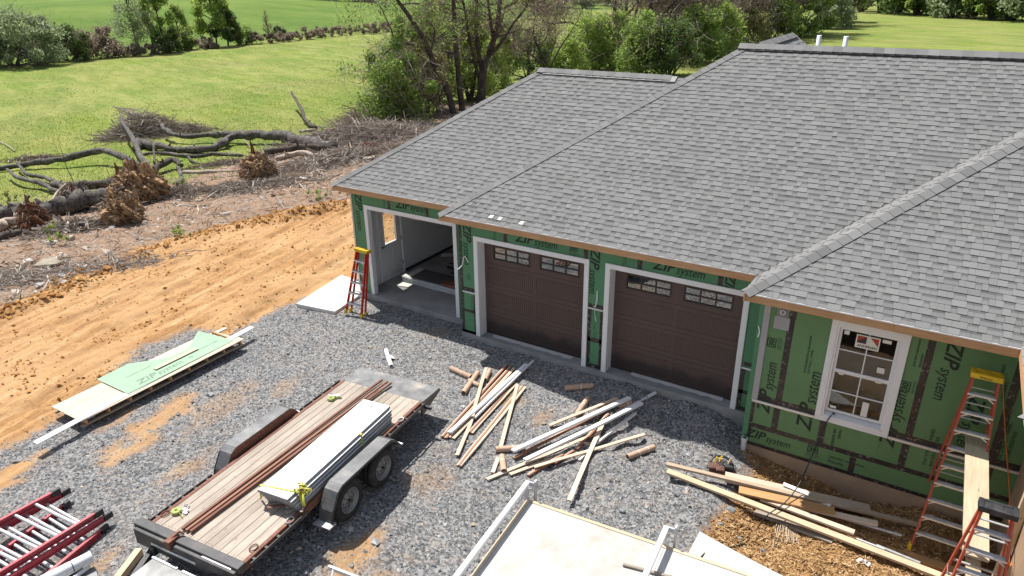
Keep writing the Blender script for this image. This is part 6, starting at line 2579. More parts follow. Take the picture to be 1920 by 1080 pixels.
def leafcloud(centres, radii, n, size, r, flat=1.0):
    """n leaf quads spread near the surface of the clumps"""
    k = r.integers(0, len(centres), n)
    d = r.normal(0, 1, (n, 3))
    d /= np.linalg.norm(d, axis=1)[:, None]
    rad = radii[k] * np.power(r.random(n), .45)
    c = centres[k] + d * rad[:, None] * np.array([1, 1, flat])
    u = r.normal(0, 1, (n, 3))
    u /= np.linalg.norm(u, axis=1)[:, None]
    w = np.cross(u, r.normal(0, 1, (n, 3)))
    w /= np.linalg.norm(w, axis=1)[:, None] + 1e-9
    s = (size * r.uniform(.55, 1.35, n))[:, None]
    return np.stack([c - u * s, c - w * s * .55, c + u * s, c + w * s * .55], 1)


def twigcloud(cent, n, ln, w, r, up=.3):
    k = r.integers(0, len(cent), n)
    d = r.normal(0, 1, (n, 3)) + np.array([0, 0, up])
    d /= np.linalg.norm(d, axis=1)[:, None]
    c = cent[k] + r.normal(0, .3, (n, 3)) * ln
    e = c + d * (ln * r.uniform(.4, 1.4, n))[:, None]
    s = np.cross(d, r.normal(0, 1, (n, 3)))
    s /= np.linalg.norm(s, axis=1)[:, None] + 1e-9
    m_ = (c + e) / 2 + r.normal(0, .08, (n, 3)) * ln
    return np.concatenate([np.stack([c - s * w, m_ - s * w * .8, m_ + s * w * .8, c + s * w], 1), np.stack([m_ - s * w * .8, e - s * w * .2, e + s * w * .2, m_ + s * w * .8], 1)])


def root_ball(c, rx, ry, rz, m, label, spikes, seed, tilt=0.0, roots=30):
    """lump of soil held by torn roots"""
    r = random.Random(seed)
    import bmesh
    bm = bmesh.new()
    bmesh.ops.create_icosphere(bm, subdivisions=5, radius=1)
    for v in bm.verts:
        p = v.co.copy()
        q = np.array([p.x * 2.1 + seed]), np.array([p.y * 2.1 + p.z * 1.7])
        f = 1 + .5 * float(fbm(*q, seed, 4)[0]) + .3 * float(fbm(q[0] * 4, q[1] * 4 + p.z * 5, seed + 3, 3)[0]) + .16 * float(fbm(q[0] * 14, q[1] * 14 + p.z * 9, seed + 9, 2)[0])
        v.co = Vector((p.x * rx * f, p.y * ry * f, p.z * rz * f))
        if p.z > 0:
            v.co.x *= 1 - .35 * p.z
            v.co.y *= 1 - .35 * p.z
    me_ = bpy.data.meshes.new('soil')
    bm.to_mesh(me_)
    bm.free()
    me_.materials.append(M[m])
    root = empty('uprooted_stump', label, 'stump', c)
    rn_ = np.random.default_rng(seed)
    dd = rn_.normal(0, 1, (60, 3))
    dd /= np.linalg.norm(dd, axis=1)[:, None]
    dd[:, 2] = np.abs(dd[:, 2]) * .8
    npmesh('root_hairs', twigcloud(dd * np.array([rx, ry, rz]), 260, .4, .008, rn_, -.2), 4, M['twig'], np.clip(rn_.normal(.3, .25, 520), 0, 1), root, None)
    o = bpy.data.objects.new('soil', me_)
    COL.objects.link(o)
    o.parent = root
    b = MB()
    for k in range(roots):
        d = Vector((r.gauss(0, 1), r.gauss(0, 1), r.gauss(.1, .8))).normalized()
        p = Vector((d.x * rx * .85, d.y * ry * .85, d.z * rz * .8))
        ln = r.uniform(.15, .5) * max(rx, rz)
        q = [p]
        for s in range(3):
            d = (d + Vector((r.gauss(0, .5), r.gauss(0, .5), r.gauss(-.25, .5)))).normalized()
            q.append(q[-1] + d * ln / 3)
        w = r.uniform(.012, .045)
        b.tube(q, [w, w * .8, w * .5, w * .2], 5)
    b.build('roots', M['rotwood'], root)
    for (x, y, z, h, w) in spikes:
        b = MB()
        b.tube([(x, y, z), (x + .05, y, z + h * .5), (x - .04, y, z + h)], [w, w * .7, w * .1], 7)
        b.build('broken_root', M['rotwood'], root)
    return root


root_ball(on(262, 372, .55), 1.35, .9, .95, 'rootsoil', 'largest root ball of an uprooted tree, tan soil and dark torn roots', [(-.9, -.2, .2, .8, .12), (.2, 0, .6, .7, .1)], 3, roots=70)
root_ball(on(232, 415, .35), .8, .6, .75, 'rootsoil', 'lower root ball just in front of the largest one', [(-.3, .1, .3, .6, .1)], 8, roots=50)
root_ball(on(488, 330, .35), .95, .7, .75, 'rootsoil', 'tan cone-shaped root ball with a broken spike on top', [(-.3, .0, .4, 1.0, .12)], 12, roots=30)
root_ball(on(68, 428, .3), .55, .5, .75, 'rotwood', 'small dark red-brown rotten stump at the left', [(-.1, .0, .3, .75, .14), (.2, .1, .3, .5, .1), (-.3, .1, .1, .6, .08)], 17, roots=50)
root_ball(on(690, 280, .1), .6, .6, .3, 'rotwood', 'low dark stump remains in the brush by the roof corner', [], 23, roots=30)
root_ball(on(140, 372, .2), .5, .4, .35, 'rotwood', 'dark stump remains behind the thick trunk at the left', [(0, 0, .1, .5, .08)], 29, roots=30)


def brush_pile(c, lx, ly, h, n, label, tone, seed, wl=(.4, 2.2), ang=None, w=.02):
    r = np.random.default_rng(seed)
    u = r.normal(0, .42, n)
    v = r.normal(0, .42, n)
    ax = ang if ang is not None else 0
    x = c.x + (u * lx * math.cos(ax) - v * ly * math.sin(ax))
    y = c.y + (u * lx * math.sin(ax) + v * ly * math.cos(ax))
    z = Hf(x, y) + h * np.exp(-(u ** 2 + v ** 2) * 2.2) * r.uniform(0, 1, n)
    th = r.normal(ax, .8, n)
    el = r.normal(0.05, .35, n)
    ln = r.uniform(*wl, n) * .5
    d = np.stack([np.cos(th) * np.cos(el), np.sin(th) * np.cos(el), np.sin(el)], 1)
    cc = np.stack([x, y, z], 1)
    side = np.cross(d, np.array([0, 0, 1.]))
    side /= np.linalg.norm(side, axis=1)[:, None]
    up = np.cross(side, d)
    bend = (side * r.normal(0, .12, (n, 1)) + up * r.normal(0, .12, (n, 1))) * ln[:, None]
    ww = (w * r.uniform(.4, 1.6, n))[:, None]
    A_, B_, C_ = cc - d * ln[:, None], cc + bend, cc + d * ln[:, None]
    A_[:, 2] = np.maximum(A_[:, 2], Hf(A_[:, 0], A_[:, 1]))
    C_[:, 2] = np.maximum(C_[:, 2], Hf(C_[:, 0], C_[:, 1]))
    fs = []
    for q, s2 in ((side, up), (up, side)):
        fs.append(np.stack([A_ - q * ww, B_ - q * ww, B_ + q * ww, A_ + q * ww], 1))
        fs.append(np.stack([B_ - q * ww, C_ - q * ww * .3, C_ + q * ww * .3, B_ + q * ww], 1))
    V = np.concatenate(fs)
    t = np.clip(r.normal(tone, .2, n), 0, 1)
    o = npmesh('brush_pile', V, 4, M['twig'], np.concatenate([t] * 4), None, None)
    return tag(o, label, 'brush pile')


pa, pb = on(200, 262), on(375, 245)
axb = math.atan2((pb - pa).y, (pb - pa).x)
brush_pile(on(280, 254), 2.7, 1.5, 1.35, 1300, 'grey brush pile standing alone on the grass at the left', .6, 1, ang=axb, w=.022)
brush_pile(on(255, 243), 1.0, .7, 1.5, 60, 'bundle of pale bare poles on top of the grey brush pile', .95, 2, (1.2, 2.4), axb - .3, .035)
brush_pile(on(345, 249), 1.8, .7, .5, 400, 'low grey twigs trailing right from the lone brush pile', .6, 3, ang=axb, w=.02)
brush_pile(on(690, 262), 5.0, 3.0, 1.0, 2600, 'wide heap of brown brush beside the roof corner', .68, 4, (.3, 2.2), axb, .018)
brush_pile(on(640, 300), 4.5, 1.8, .5, 1300, 'rubble of roots and twigs along the roof edge', .68, 5, (.2, 1.4), axb + .4, .02)
brush_pile(on(710, 225), 3.0, 2.0, 1.5, 1200, 'pale thin brush in front of the hedge shrub', .62, 6, (.5, 2.4), axb, .012)
brush_pile(on(130, 430), 1.5, .9, .35, 500, 'bark and slabs of wood between the two left root balls', .6, 7, (.2, .9), axb, .035)
brush_pile(on(60, 298), 1.8, .6, .15, 200, 'flat patch of dead twigs in the grass at the far left', .5, 8, (.2, .9), axb, .015)
brush_pile(on(470, 350), 4, 1.5, .18, 900, 'litter of roots and twigs below the cone-shaped root ball', .6, 9, (.1, .8), axb, .018)
brush_pile(on(40, 520), 2.5, 1.5, .12, 700, 'pale dry roots scattered at the left edge', .75, 10, (.1, .7), axb, .014)
brush_pile(on(200, 500), 2.6, .8, .12, 350, 'pale dry roots scattered just above the clay track', .75, 14, (.1, .9), axb, .014)
brush_pile(on(330, 365), 1.8, 1.0, .3, 450, 'twigs and roots right of the largest root ball', .5, 11, (.2, 1.1), axb, .018)
brush_pile(on(420, 308), 3, .6, .15, 350, 'twigs on the grass edge behind the cone-shaped root ball', .5, 12, (.2, .9), axb, .015)

# rocks
def rock(px_, py_, sx_, sy_, sz_, label, seed, m='rock'):
    import bmesh
    r = random.Random(seed)
    bm = bmesh.new()
    for q in range(22):
        v = Vector((r.gauss(0, 1), r.gauss(0, 1), r.gauss(0, 1))).normalized()
        bm.verts.new((v.x * sx_ * r.uniform(.8, 1.1), v.y * sy_ * r.uniform(.8, 1.1), max(-.4, min(.42, v.z)) * sz_ * 2))
    bmesh.ops.convex_hull(bm, input=bm.verts)
    me_ = bpy.data.meshes.new('rock')
    bm.to_mesh(me_)
    bm.free()
    me_.materials.append(M[m])
    o = bpy.data.objects.new('rock', me_)
    COL.objects.link(o)
    o.location = on(px_, py_, sz_ * .3)
    o.rotation_euler = (r.uniform(-.1, .1), r.uniform(-.1, .1), r.uniform(0, 3))
    return tag(o, label, 'rock', 'rocks on the cleared strip')


rock(90, 497, .5, .38, .12, 'large flat brown rock at the left of the cleared strip', 1)
rock(50, 492, .22, .18, .05, 'pale flat stone left of the large flat rock', 2, 'concrete_pale')
rock(95, 511, .08, .08, .08, 'small grey stone against the large flat rock', 3, 'graye')
rock(97, 458, .18, .15, .1, 'pale block of rock below the small rotten stump', 4, 'concrete_pale')
rock(132, 446, .2, .15, .12, 'brown rock between the two left root balls', 5)
rock(270, 418, .2, .14, .08, 'brown rock at the foot of the largest root ball', 6)
rock(125, 531, .2, .14, .05, 'flat grey stone low on the cleared strip', 7, 'concrete')
rock(118, 523, .2, .14, .05, 'upper of the flat grey stones low on the cleared strip', 8, 'concrete')
rock(75, 535, .22, .16, .05, 'flat stone nearest the clay at the left', 9, 'concrete')
rock(590, 300, .3, .2, .12, 'pale boulder in the rubble near the roof edge', 10, 'rock')
rock(640, 290, .3, .22, .1, 'pale stone near the end of the biggest log', 11, 'concrete_pale')
rock(690, 300, .4, .3, .14, 'brown boulder half hidden by the roof edge', 12)
rock(570, 335, .3, .14, .08, 'pale slab right of the cone-shaped root ball', 13, 'concrete_pale')
rock(500, 344, .3, .16, .08, 'brown slab in front of the cone-shaped root ball', 14)
rock(438, 360, .35, .12, .06, 'long flat slab below the cone-shaped root ball', 15)
rock(525, 300, .22, .14, .07, 'brown stone above the cone-shaped root ball', 16)
rock(630, 326, .3, .12, .06, 'flat slab near the roof corner', 17)
x, y, z = scatter(9000, (-40, -4, -12, 28), lambda x, y: deb_cond(x, y) & (fbm(x * .5, y * .5, 99) > 0.0))
lumps('rubble', x, y, z, np.clip(nrg.lognormal(-3.0, .5, len(x)), .02, .2), M['twig'], np.clip(nrg.normal(.62, .22, len(x)), 0, 1), .4)

# ================================================================== trees and shrubs
def grow(r, p, d, ln, rad, depth, b, tips, curv=.22, up=.12, fork=(2, 3), sides=7, shrink=.68):
    n = 4
    pts = [Vector(p)]
    rads = [rad]
    d = Vector(d).normalized()
    for i in range(n):
        d = (d + Vector((r.gauss(0, curv), r.gauss(0, curv), r.gauss(up * .5, curv * .7)))).normalized()
        pts.append(pts[-1] + d * ln / n)
        rads.append(rad * (1 - (1 - shrink) * (i + 1) / n))
    b.tube(pts, rads, max(3, sides), cap=False)
    if depth <= 0:
        tips += [tuple(q) for q in pts[1:]]
        return
    if depth <= 1:
        tips += [tuple(q) for q in pts[2:]]
    for k in range(r.randint(*fork)):
        i = r.randint(2, n) if k else n
        nd_ = (d + Vector((r.gauss(0, .65), r.gauss(0, .65), r.gauss(up, .45)))).normalized()
        grow(r, pts[i], nd_, ln * r.uniform(.6, .85), rads[i] * r.uniform(.55, .8), depth - 1, b, tips, curv, up, fork, max(3, sides - 1), shrink)


def stems_tree(name, label, base, stems, leaf, nleaf, lsize, twl=.9, ntw=1500, cat='tree', seed=1, grp=None, depth=3, bark='bark', clump=.7, up=.12, ln0=2.4, tww=.012, sub=5):
    """stems: lists of (px, py, radius, toward-camera offset)"""
    r = random.Random(seed)
    rn = np.random.default_rng(seed)
    root = empty(name, label, cat, base, 0, grp)
    b = MB()
    tips = []
    for st in stems:
        P = [at_v(q[0], q[1], base) + Vector((_F.x, _F.y, 0)) * (q[3] if len(q) > 3 else 0) - Vector(base) for q in st]
        rad = [q[2] * .82 for q in st]
        Q = smooth(P, 4)
        R_ = []
        for i in range(len(P) - 1):
            for k in range(4):
                R_.append((rad[i] + (rad[i + 1] - rad[i]) * k / 4) * r.uniform(.92, 1.08))
        R_.append(rad[-1])
        b.tube(Q, R_, 9)
        for k in range(sub):
            i = r.randint(len(Q) // 3, len(Q) - 1)
            d = Vector((r.gauss(0, 1), r.gauss(0, 1), r.gauss(.35, .4)))
            grow(r, Q[i], d, ln0 * r.uniform(.6, 1.2), R_[i] * .45, depth, b, tips, .25, up)
        grow(r, Q[-1], Q[-1] - Q[-2], ln0, R_[-1] * .9, depth, b, tips, .2, up)
    b.build('trunk', M[bark], root, smooth=True)
    T_ = np.array(tips)
    V = [twigcloud(T_, ntw, twl, tww, rn)]
    o = npmesh('twigs', np.concatenate(V), 4, M['twig'], np.clip(rn.normal(.35, .15, sum(len(v) for v in V)), 0, 1), root, 'stuff')
    if nleaf:
        V = leafcloud(T_, np.full(len(T_), clump), nleaf, lsize, rn)
        npmesh('crown', V, 4, L[leaf], None, root, None)
    return root


def shrub(name, label, base, w, d, h, leaf, nleaf, lsize, seed, grp=None, cat='shrub', twigs=400, base_z=0.0, stems=7, lobes=16, twm='twig', twt=.3, tall=False):
    r = random.Random(seed)
    rn = np.random.default_rng(seed)
    root = empty(name, label, cat, base, 0, grp)
    b = MB()
    cs_, rs_ = [], []
    for k in range(lobes):
        a_ = r.uniform(0, 6.28)
        q = math.sqrt(r.random())
        hz = r.uniform(.15, 1)
        taper = (1 - .55 * hz * hz) if not tall else (1 - .7 * hz) * .9 + .1
        c = Vector((math.cos(a_) * w * .42 * q * taper, math.sin(a_) * d * .42 * q * taper, h * hz * .88))
        cs_.append(tuple(c))
        rs_.append((min(w, d, h) * (r.uniform(.06, .13) if k % 3 == 0 else r.uniform(.12, .25))))
        if k % 3 == 0:
            cs_[-1] = (cs_[-1][0] * 1.35, cs_[-1][1] * 1.3, cs_[-1][2] * 1.18)
    for k in range(stems):
        c = Vector(cs_[k % lobes])
        e = Vector((c.x * .15, c.y * .15, 0))
        b.tube([e, e.lerp(c, .5) + Vector((r.gauss(0, .08) * w, r.gauss(0, .08) * d, 0)), c], [.022 * h, .014 * h, .005 * h], 5, cap=False)
    b.build('stem', M['bark'], root)
    C_, R_ = np.array(cs_), np.array(rs_)
    if twigs:
        npmesh('twigs', twigcloud(C_, twigs, min(w, h) * .35, .012, rn, .5), 4, M['twig'], np.clip(rn.normal(twt, .15, twigs * 2), 0, 1), root, None)
    V = leafcloud(C_, R_ * 1.25, nleaf, lsize, rn)
    V[:, :, 2] = np.maximum(V[:, :, 2], .02)
    npmesh('foliage' if cat == 'shrub' else 'crown', V, 4, L[leaf], None, root, None)
    return root


def copy_tree(o, loc, rz, sc, label=None, group=None):
    def cp(q, par):
        c = q.copy()
        COL.objects.link(c)
        c.parent = par
        for ch in q.children:
            cp(ch, c)
        return c
    c = cp(o, None)
    c.location = loc
    c.rotation_euler = (0, 0, rz)
    c.scale = sc if hasattr(sc, '__len__') else (sc, sc, sc)
    if label:
        c['label'] = label
    if group:
        c['group'] = group
    return c


# the big trees behind the left roof
B1 = on(848, 214)
stems_tree('tree', 'dark tree leaning left over the field, its trunk crossing the upper left of the roof', B1, [[(852, 218, .3), (838, 168, .27), (815, 120, .24), (795, 75, .22), (772, 38, .18), (745, 0, .14), (715, -40, .1)], [(808, 100, .12), (770, 82, .12), (740, 86, .09), (715, 108, .06), (700, 130, .04)], [(742, 88, .07), (735, 60, .06), (722, 30, .04), (712, 10, .03)]], 'mid', 2600, .1, seed=4, sub=4, ntw=1800, ln0=1.7)
B2 = on(872, 208)
stems_tree('tree', 'straight dark trunk standing between the leaning tree and the forked one', B2, [[(868, 214, .27), (862, 165, .25), (856, 100, .22), (853, 50, .2), (850, 0, .18), (848, -60, .12)]], 'mid', 1800, .1, seed=5, sub=5, ntw=1600, ln0=1.8)
B3 = on(903, 195)
stems_tree('tree', 'forked bare tree with several stems rising from one foot above the roof slope', B3, [[(902, 196, .42), (904, 150, .38), (910, 115, .32), (922, 85, .26), (932, 50, .22), (938, 0, .18), (945, -60, .12)], [(905, 140, .2), (896, 90, .2), (893, 50, .18), (894, 0, .15), (896, -50, .1)], [(914, 108, .2), (940, 80, .15), (962, 45, .12), (985, 15, .09), (1000, -20, .06)], [(900, 150, .16), (888, 110, .13), (878, 60, .12), (872, 20, .1), (862, -20, .06)], [(925, 80, .15), (920, 40, .13), (915, 0, .1)]], 'olive', 2200, .09, seed=6, sub=6, ntw=4200, ln0=2.0, twl=.8)
B4 = on(1030, 160)
stems_tree('tree', 'low crooked bare tree between the forked tree and the open field', B4, [[(1040, 165, .18), (1020, 110, .15), (1005, 80, .12), (1000, 55, .08)], [(1030, 130, .1), (1050, 90, .08), (1070, 60, .05)], [(1020, 120, .12), (985, 95, .1), (960, 80, .06)]], 'rusty', 1400, .09, seed=7, sub=6, ntw=3000, ln0=2.0)
B5 = on(1160, 88)
stems_tree('tree', 'twin-stemmed bare tree with one long limb reaching left over the field', B5, [[(1160, 90, .5), (1156, 60, .46), (1154, 30, .42), (1152, 0, .36), (1150, -50, .2)], [(1163, 88, .4), (1170, 50, .34), (1174, 20, .3), (1178, -40, .2)], [(1156, 90, .25), (1125, 70, .25), (1100, 58, .22), (1070, 42, .2), (1030, 44, .16), (1012, 30, .1)]], 'olive', 1400, .13, seed=8, sub=6, ntw=2600, ln0=4.0, twl=1.6, tww=.022)
B6 = on(1195, 120)
stems_tree('tree', 'bare tree with slanting stems right of the twin-stemmed one', B6, [[(1192, 122, .38), (1200, 80, .33), (1215, 40, .28), (1222, 0, .22), (1230, -50, .14)], [(1196, 105, .3), (1222, 60, .22), (1248, 20, .18), (1290, -20, .1)], [(1194, 100, .25), (1188, 55, .22), (1195, 10, .18), (1200, -40, .1)]], 'rusty', 2200, .12, seed=9, sub=7, ntw=4200, ln0=3.4, twl=1.4, tww=.018)
for k, (px_, py_, hh, lf, sd) in enumerate(((1265, 108, 8, 'rusty', 31), (1310, 95, 8.5, 'rusty', 32), (1350, 88, 8, 'olive', 33), (1395, 80, 8, 'rusty', 34), (1440, 72, 8, 'olive', 35), (1480, 64, 9, 'mid', 36), (1530, 50, 10, 'olive', 37))):
    bp = on(px_, py_)
    q = 3.4
    stems_tree('tree', ['brown budding tree first to the right of the slanting one', 'brown budding tree above the middle of the roof hip', 'olive budding tree above the top of the roof hip', 'brown budding tree left of the small rear roof', 'olive budding tree behind the small rear roof', 'greener tree right of the small rear roof', 'olive tree at the near end of the right field'][k], bp,
               [[(px_, py_ + 2, .25), (px_ + 4, py_ - 30, .2), (px_ + 2, py_ - 65, .14), (px_ - 4, py_ - 100, .08)], [(px_ + 2, py_ - 10, .16), (px_ + 22, py_ - 45, .12), (px_ + 30, py_ - 85, .06)]], lf, 5200, .2, seed=sd, sub=7, ntw=3600, ln0=4.0, twl=1.8, tww=.03, clump=1.0)

# shrubs round their feet
SH = [
    (748, 232, 4.6, 3.6, 3.8, 'mid', 9000, .085, 'rounded green shrub at the left end of the hedge, by the brush'),
    (735, 200, 3.2, 3, 3.6, 'bright', 5000, .08, 'fresh green shrub farthest left at the edge of the field'),
    (795, 215, 4.2, 3.4, 4.4, 'olive', 7000, .08, 'twiggy olive shrub in front of the leaning trunk'),
    (780, 205, 4.5, 4, 5.4, 'mid', 8000, .09, 'tall green shrub behind the leaning trunk'),
    (880, 190, 4.5, 4, 5.0, 'bright', 8000, .09, 'bright green shrub between the straight trunk and the forked tree'),
    (945, 160, 5, 4, 4.6, 'mid', 8000, .1, 'green shrub touching the top of the left roof'),
    (990, 145, 5.5, 4, 4.0, 'dark', 5000, .1, 'darker shrub just left of the left ridge'),
    (820, 190, 4.2, 4, 5.6, 'bright', 6000, .09, 'fresh green shrub between the leaning and the straight trunk'),
    (915, 175, 4.2, 3.6, 4.8, 'bright', 6000, .1, 'fresh green shrub right of the foot of the forked tree'),
    (1050, 142, 6, 4.5, 3.2, 'bright', 5000, .11, 'twiggy olive shrub above the left ridge'),
    (1100, 134, 6.5, 5, 4.4, 'bright', 8000, .11, 'bright yellow-green shrub above the left ridge'),
    (1150, 128, 6.5, 5, 4.4, 'bright', 8000, .12, 'bright yellow-green shrub under the twin-stemmed tree'),
    (1210, 140, 6, 5, 4.4, 'mid', 7000, .12, 'green shrub where the left ridge meets the big roof'),
    (1255, 142, 6, 5, 4.0, 'dark', 6000, .12, 'dark green shrub against the hip of the big roof'),
    (1300, 118, 7, 5, 4.4, 'mid', 6500, .14, 'green shrub above the hip of the big roof'),
    (1345, 105, 7, 6, 4.6, 'bright', 6000, .14, 'fresh green shrub left of the top of the big hip'),
    (1395, 92, 8, 6, 5, 'olive', 6000, .16, 'olive shrub left of the small rear roof'),
    (1445, 80, 8, 6, 5.4, 'mid', 6000, .18, 'green shrub behind the left side of the small rear roof'),
    (1500, 68, 9, 7, 6, 'mid', 6500, .2, 'green shrub behind the peak of the small rear roof'),
    (1545, 55, 9, 8, 8, 'silver', 6500, .22, 'silvery shrub at the corner of the right field'),
    (1570, 42, 10, 8, 9, 'mid', 6500, .24, 'tall green shrub at the far corner of the right field'),
]
for k, (px_, py_, w, d, h, lf, nl, ls, lab) in enumerate(SH):
    shrub('shrub', lab, on(px_, py_), w * 1.1, d * 1.1, h * 1.22, lf, int(nl * 1.35), ls * 1.1, 100 + k, 'shrubs of the middle hedgerow', twigs=500, lobes=34, twt=.45)

# hedge across the field on the left
HG = [
    (-25, 122, 14, 8, 7.5, 'silver', 7000, .22, 'silvery willow bush at the left edge of the picture'),
    (28, 124, 12, 8, 8.2, 'silver', 7000, .22, 'second silvery willow bush from the left edge'),
    (80, 121, 10, 8, 6.6, 'silver', 6000, .22, 'silvery willow bush beside the dark green bush'),
    (128, 114, 8, 6, 5.2, 'dark', 4500, .22, 'dark green bush right of the silvery willows'),
    (162, 111, 6, 5, 4.2, 'brown', 3200, .2, 'dark brown leafless bush in the far hedge'),
    (205, 108, 8, 5, 4.4, 'brown', 3600, .2, 'purplish brown bush left of the tall pale tree'),
    (310, 99, 6, 5, 3.6, 'dark', 3200, .22, 'dark low bush at the foot of the green trees'),
    (345, 95, 5.5, 4, 3.4, 'mid', 3000, .2, 'round green bush right of the green trees'),
    (455, 84, 6.5, 5, 3.4, 'mid', 3600, .22, 'green bush at the right foot of the tallest bush'),
    (525, 76, 4.5, 4, 2.6, 'dark', 2000, .2, 'small dark bush in the brown part of the far hedge'),
]
for k, (px_, py_, w, d, h, lf, nl, ls, lab) in enumerate(HG):
    shrub('shrub', lab, on(px_, py_), w, d, h * .85, lf, nl, ls * .85, 200 + k, 'bushes of the far hedge', twigs=700, lobes=28, twt=.5)
bw = ['left of', 'under', 'right of']
BR = [(238, 'under the tall pale tree'), (262, 'just right of the foot of the tall pale tree'), (285, 'under the slim bare tree'), (372, 'left of the rounded tall tree'), (395, 'under the rounded tall tree'),
      (482, 'just right of the green bush past the rounded tree'), (504, 'under the bare thin sapling'), (528, 'around the small dark bush'), (552, 'first right of the small dark bush'), (576, 'below the left end of the beige shed'),
      (600, 'below the middle of the beige shed'), (624, 'below the right end of the beige shed'), (648, 'below the leafy tree by the shed'), (672, 'below the pale woodpile'), (696, 'below the right end of the woodpile'), (720, 'left of the leaning dark tree'), (744, 'behind the crown of the leaning tree')]
for k, (px_, lab) in enumerate(BR):
    py_ = 106 - (px_ - 230) * .098
    shrub('shrub', 'low dry brown bramble ' + lab, on(px_, py_ + 1), 6.8, 3.4, rnd.uniform(1.3, 1.9), 'brown', 1900, .15, 260 + k, 'brambles of the far hedge', twigs=500, stems=3, lobes=16, twt=.5)


def small_tree(label, px_, py_, h, w, lf, nl, ls, seed, grp='young trees of the far hedge', trunk=.16):
    r = random.Random(seed)
    rn = np.random.default_rng(seed)
    base = on(px_, py_)
    root = empty('tree', label, 'tree', base, 0, grp)
    b = MB()
    tips = []
    P = [Vector((0, 0, 0)), Vector((.1, .1, h * .3)), Vector((-.1, .1, h * .6)), Vector((0, 0, h * .95))]
    b.tube(smooth(P, 3), [trunk * (1 - .08 * i) for i in range(10)], 6)
    cs_, rs_ = [], []
    for k in range(26):
        t = r.uniform(.22, 1)
        rad = w * .5 * math.sin(math.pi * min(1, .22 + .76 * t)) ** .8
        a_ = r.uniform(0, 6.28)
        c = Vector((math.cos(a_) * rad * .8, math.sin(a_) * rad * .8, h * t))
        e = Vector((0, 0, h * t * .75))
        b.tube([e, e.lerp(c, .5), c], [.05, .035, .015], 4, cap=False)
        cs_.append(tuple(c))
        rs_.append(w * r.uniform(.09, .17))
    b.build('trunk', M['bark'], root)
    C_ = np.array(cs_)
    npmesh('twigs', twigcloud(C_, 500, w * .2, .02, rn, .8), 4, M['twig'], np.clip(rn.normal(.4, .15, 1000), 0, 1), root, None)
    npmesh('crown', leafcloud(C_, np.array(rs_) * 1.4, nl, ls, rn), 4, L[lf], None, root, None)
    return root


small_tree('tall pale leafing tree farthest left of the young trees', 258, 103, 9.6, 5.4, 'silver', 4200, .13, 301)
small_tree('slim bare pale tree between the two taller young trees', 288, 99, 8.2, 3.0, 'olive', 900, .12, 302)
small_tree('tall green young tree in the middle of the far hedge', 308, 99, 10.5, 4.6, 'mid', 6000, .17, 303)
small_tree('short green young tree right of the tall green one', 340, 93, 6.2, 4.2, 'bright', 3600, .17, 304)
small_tree('rounded tall bush-like tree standing apart on the right', 407, 88, 9.2, 6.0, 'bright', 8000, .19, 305)
small_tree('darker low tree at the foot of the rounded tall one', 428, 87, 5.4, 5.0, 'dark', 4500, .19, 306)
small_tree('thin pale tree in front of the fairway above the hedge', 808, 60, 7, 4, 'olive', 1500, .13, 307, None)
small_tree('bare thin sapling above the brown brambles', 505, 80, 5, 1.6, 'olive', 120, .1, 308, None, .06)
small_tree('leafy bush-like tree by the beige shed', 650, 22, 8, 9, 'olive', 4000, .3, 309, None)

# dense tree belt behind the right field: three trees repeated
belt = [(1545, 18), (1580, 20), (1615, 22), (1650, 24), (1685, 26), (1720, 28), (1755, 30), (1790, 32), (1825, 34), (1860, 37), (1895, 39), (1930, 42), (1600, 12), (1660, 14), (1730, 18), (1800, 22), (1870, 27), (1940, 30)]
lf3 = ('dark', 'mid', 'dark', 'silver')
protos = []
where = ['at the left end of the dark belt', 'second from the left in the dark belt', 'third from the left in the dark belt', 'fourth from the left in the dark belt', 'fifth from the left in the dark belt', 'sixth from the left in the dark belt', 'seventh from the left in the dark belt', 'eighth from the left in the dark belt', 'fourth from the right in the dark belt', 'third from the right in the dark belt', 'second from the right in the dark belt', 'at the right edge of the picture in the dark belt',
         'standing farther back at the left of the belt', 'farther back, left of centre of the belt', 'farther back in the centre of the belt', 'farther back, right of centre of the belt', 'farther back at the right of the belt', 'farthest back at the right edge of the picture']
for k, (px_, py_) in enumerate(belt):
    bp = on(px_, py_)
    c_ = ['dark green tree', 'mid green tree', 'dark shaded tree', 'grey-green tree'][k % 4]
    if k < 4:
        o = shrub('tree', c_ + ' ' + where[k], bp, 13, 10, 13, lf3[k], 7000, .38, 400 + k, 'trees of the belt behind the right field', cat='tree', twigs=200, lobes=26)
        protos.append(o)
    else:
        s = rnd.uniform(.85, 1.25)
        o = copy_tree(protos[k % 4], bp, rnd.uniform(0, 6), (s, s, s * rnd.uniform(.9, 1.15)), c_ + ' ' + where[k])
# hedge tops behind the open field in the middle
for k, px_ in enumerate((960, 1005, 1050, 1095, 1140, 1240, 1300, 1370, 1440, 1500)):
    o = copy_tree(protos[k % 4], on(px_, 9 + (k % 3) * 2), rnd.uniform(0, 6), (1.0, 1.0, .75),
                  ['dark', 'mid green', 'shaded', 'grey-green'][k % 4] + ' far tree at the top above ' + ['the forked bare tree', 'the gap left of the open field', 'the left part of the open field', 'the middle of the open field', 'the twin-stemmed tree', 'the slanting bare tree', 'the first brown budding tree', 'the olive budding tree', 'the small rear roof', 'the corner of the right field'][k], 'far trees along the top of the picture')

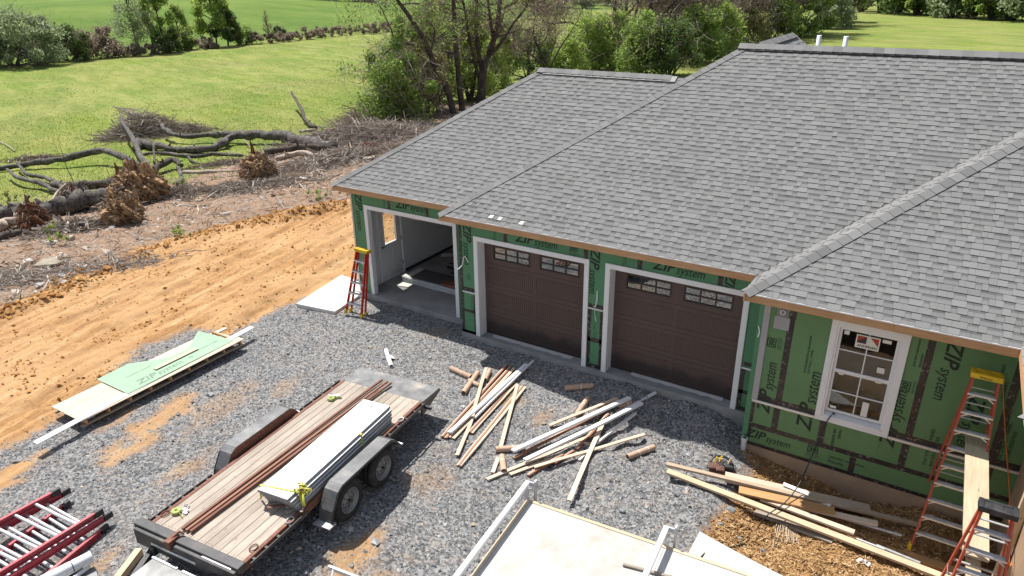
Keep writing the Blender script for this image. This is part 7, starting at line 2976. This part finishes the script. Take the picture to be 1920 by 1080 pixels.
# beige shed and white woodpile beyond the fairway
sb_ = on(597, 14)
shd = empty('shed', 'beige sided shed wall at the top of the picture beyond the fairway', 'shed', sb_, math.radians(35))
b = MB()
b.box(-9, 6, 0, 6, -2.5, 4.5)
b.build('wall', M['shed'], shd)
for k in range(14):
    part('batten', M['shed'], shd, -8.6 + k * 1.05, -8.5 + k * 1.05, -.06, -.002, -2, 4.5)
b = MB()
b.hexa([(-9.5, -.8, 4.3), (6.5, -.8, 4.3), (6.5, 3, 6), (-9.5, 3, 6), (-9.5, -.8, 4.5), (6.5, -.8, 4.5), (6.5, 3, 6.2), (-9.5, 3, 6.2)])
b.hexa([(-9.5, 3.002, 6), (6.5, 3.002, 6), (6.5, 6.8, 4.3), (-9.5, 6.8, 4.3), (-9.5, 3.002, 6.2), (6.5, 3.002, 6.2), (6.5, 6.8, 4.5), (-9.5, 6.8, 4.5)])
b.build('roof', M['graye'], shd)
for k in range(9):
    p = on(662 + k * 6.5, 15 - k * .5, .3 + .15 * (k % 2))
    o = stick('birch_log', p, p + Vector((rnd.uniform(.5, 1.5), 3.2, rnd.uniform(-.1, .2))), .35, .3, M['white'])
    tag(o, 'pale log of the far woodpile beyond the fairway', 'log', 'pale logs of the far woodpile')
brush_pile(on(690, 13), 6, 2.4, 1.6, 700, 'brown brush heap behind the far woodpile', .45, 60, (.8, 3), 0, .06)
# thin dead weeds and saplings on the cleared strip
for k, (px_, py_, h, lab) in enumerate(((140, 348, 2.6, 'thin dead weed stalk rising in front of the arched limb'), (232, 318, 1.0, 'short dead stalk left of the forked limb'))):
    base = on(px_, py_)
    b = MB()
    r = random.Random(50 + k)
    tips = []
    grow(r, (0, 0, 0), (-.1, 0, 1), h * .5, .02, 2, b, tips, .08, .4, (1, 2), 4)
    o = b.build('weed_stalk', M['bark'], loc=base)
    tag(o, lab, 'weed')
for k, (px_, py_, lab) in enumerate(((105, 440, 'small green weed clump by the small rotten stump'), (345, 350, 'weed clump right of the stump post'), (20, 375, 'green weed tuft at the left edge of the strip'), (340, 445, 'pale weed clump above the clay windrow'), (118, 462, 'sprig of yellow-green leaves below the thick trunk'), (590, 372, 'weed clump near the roof corner'))):
    shrub('weed_clump', lab, on(px_, py_), 1.1, .9, .4, 'bright', 260, .04, 500 + k, 'weed clumps on the cleared strip', cat='weed', twigs=40, stems=2, lobes=6)
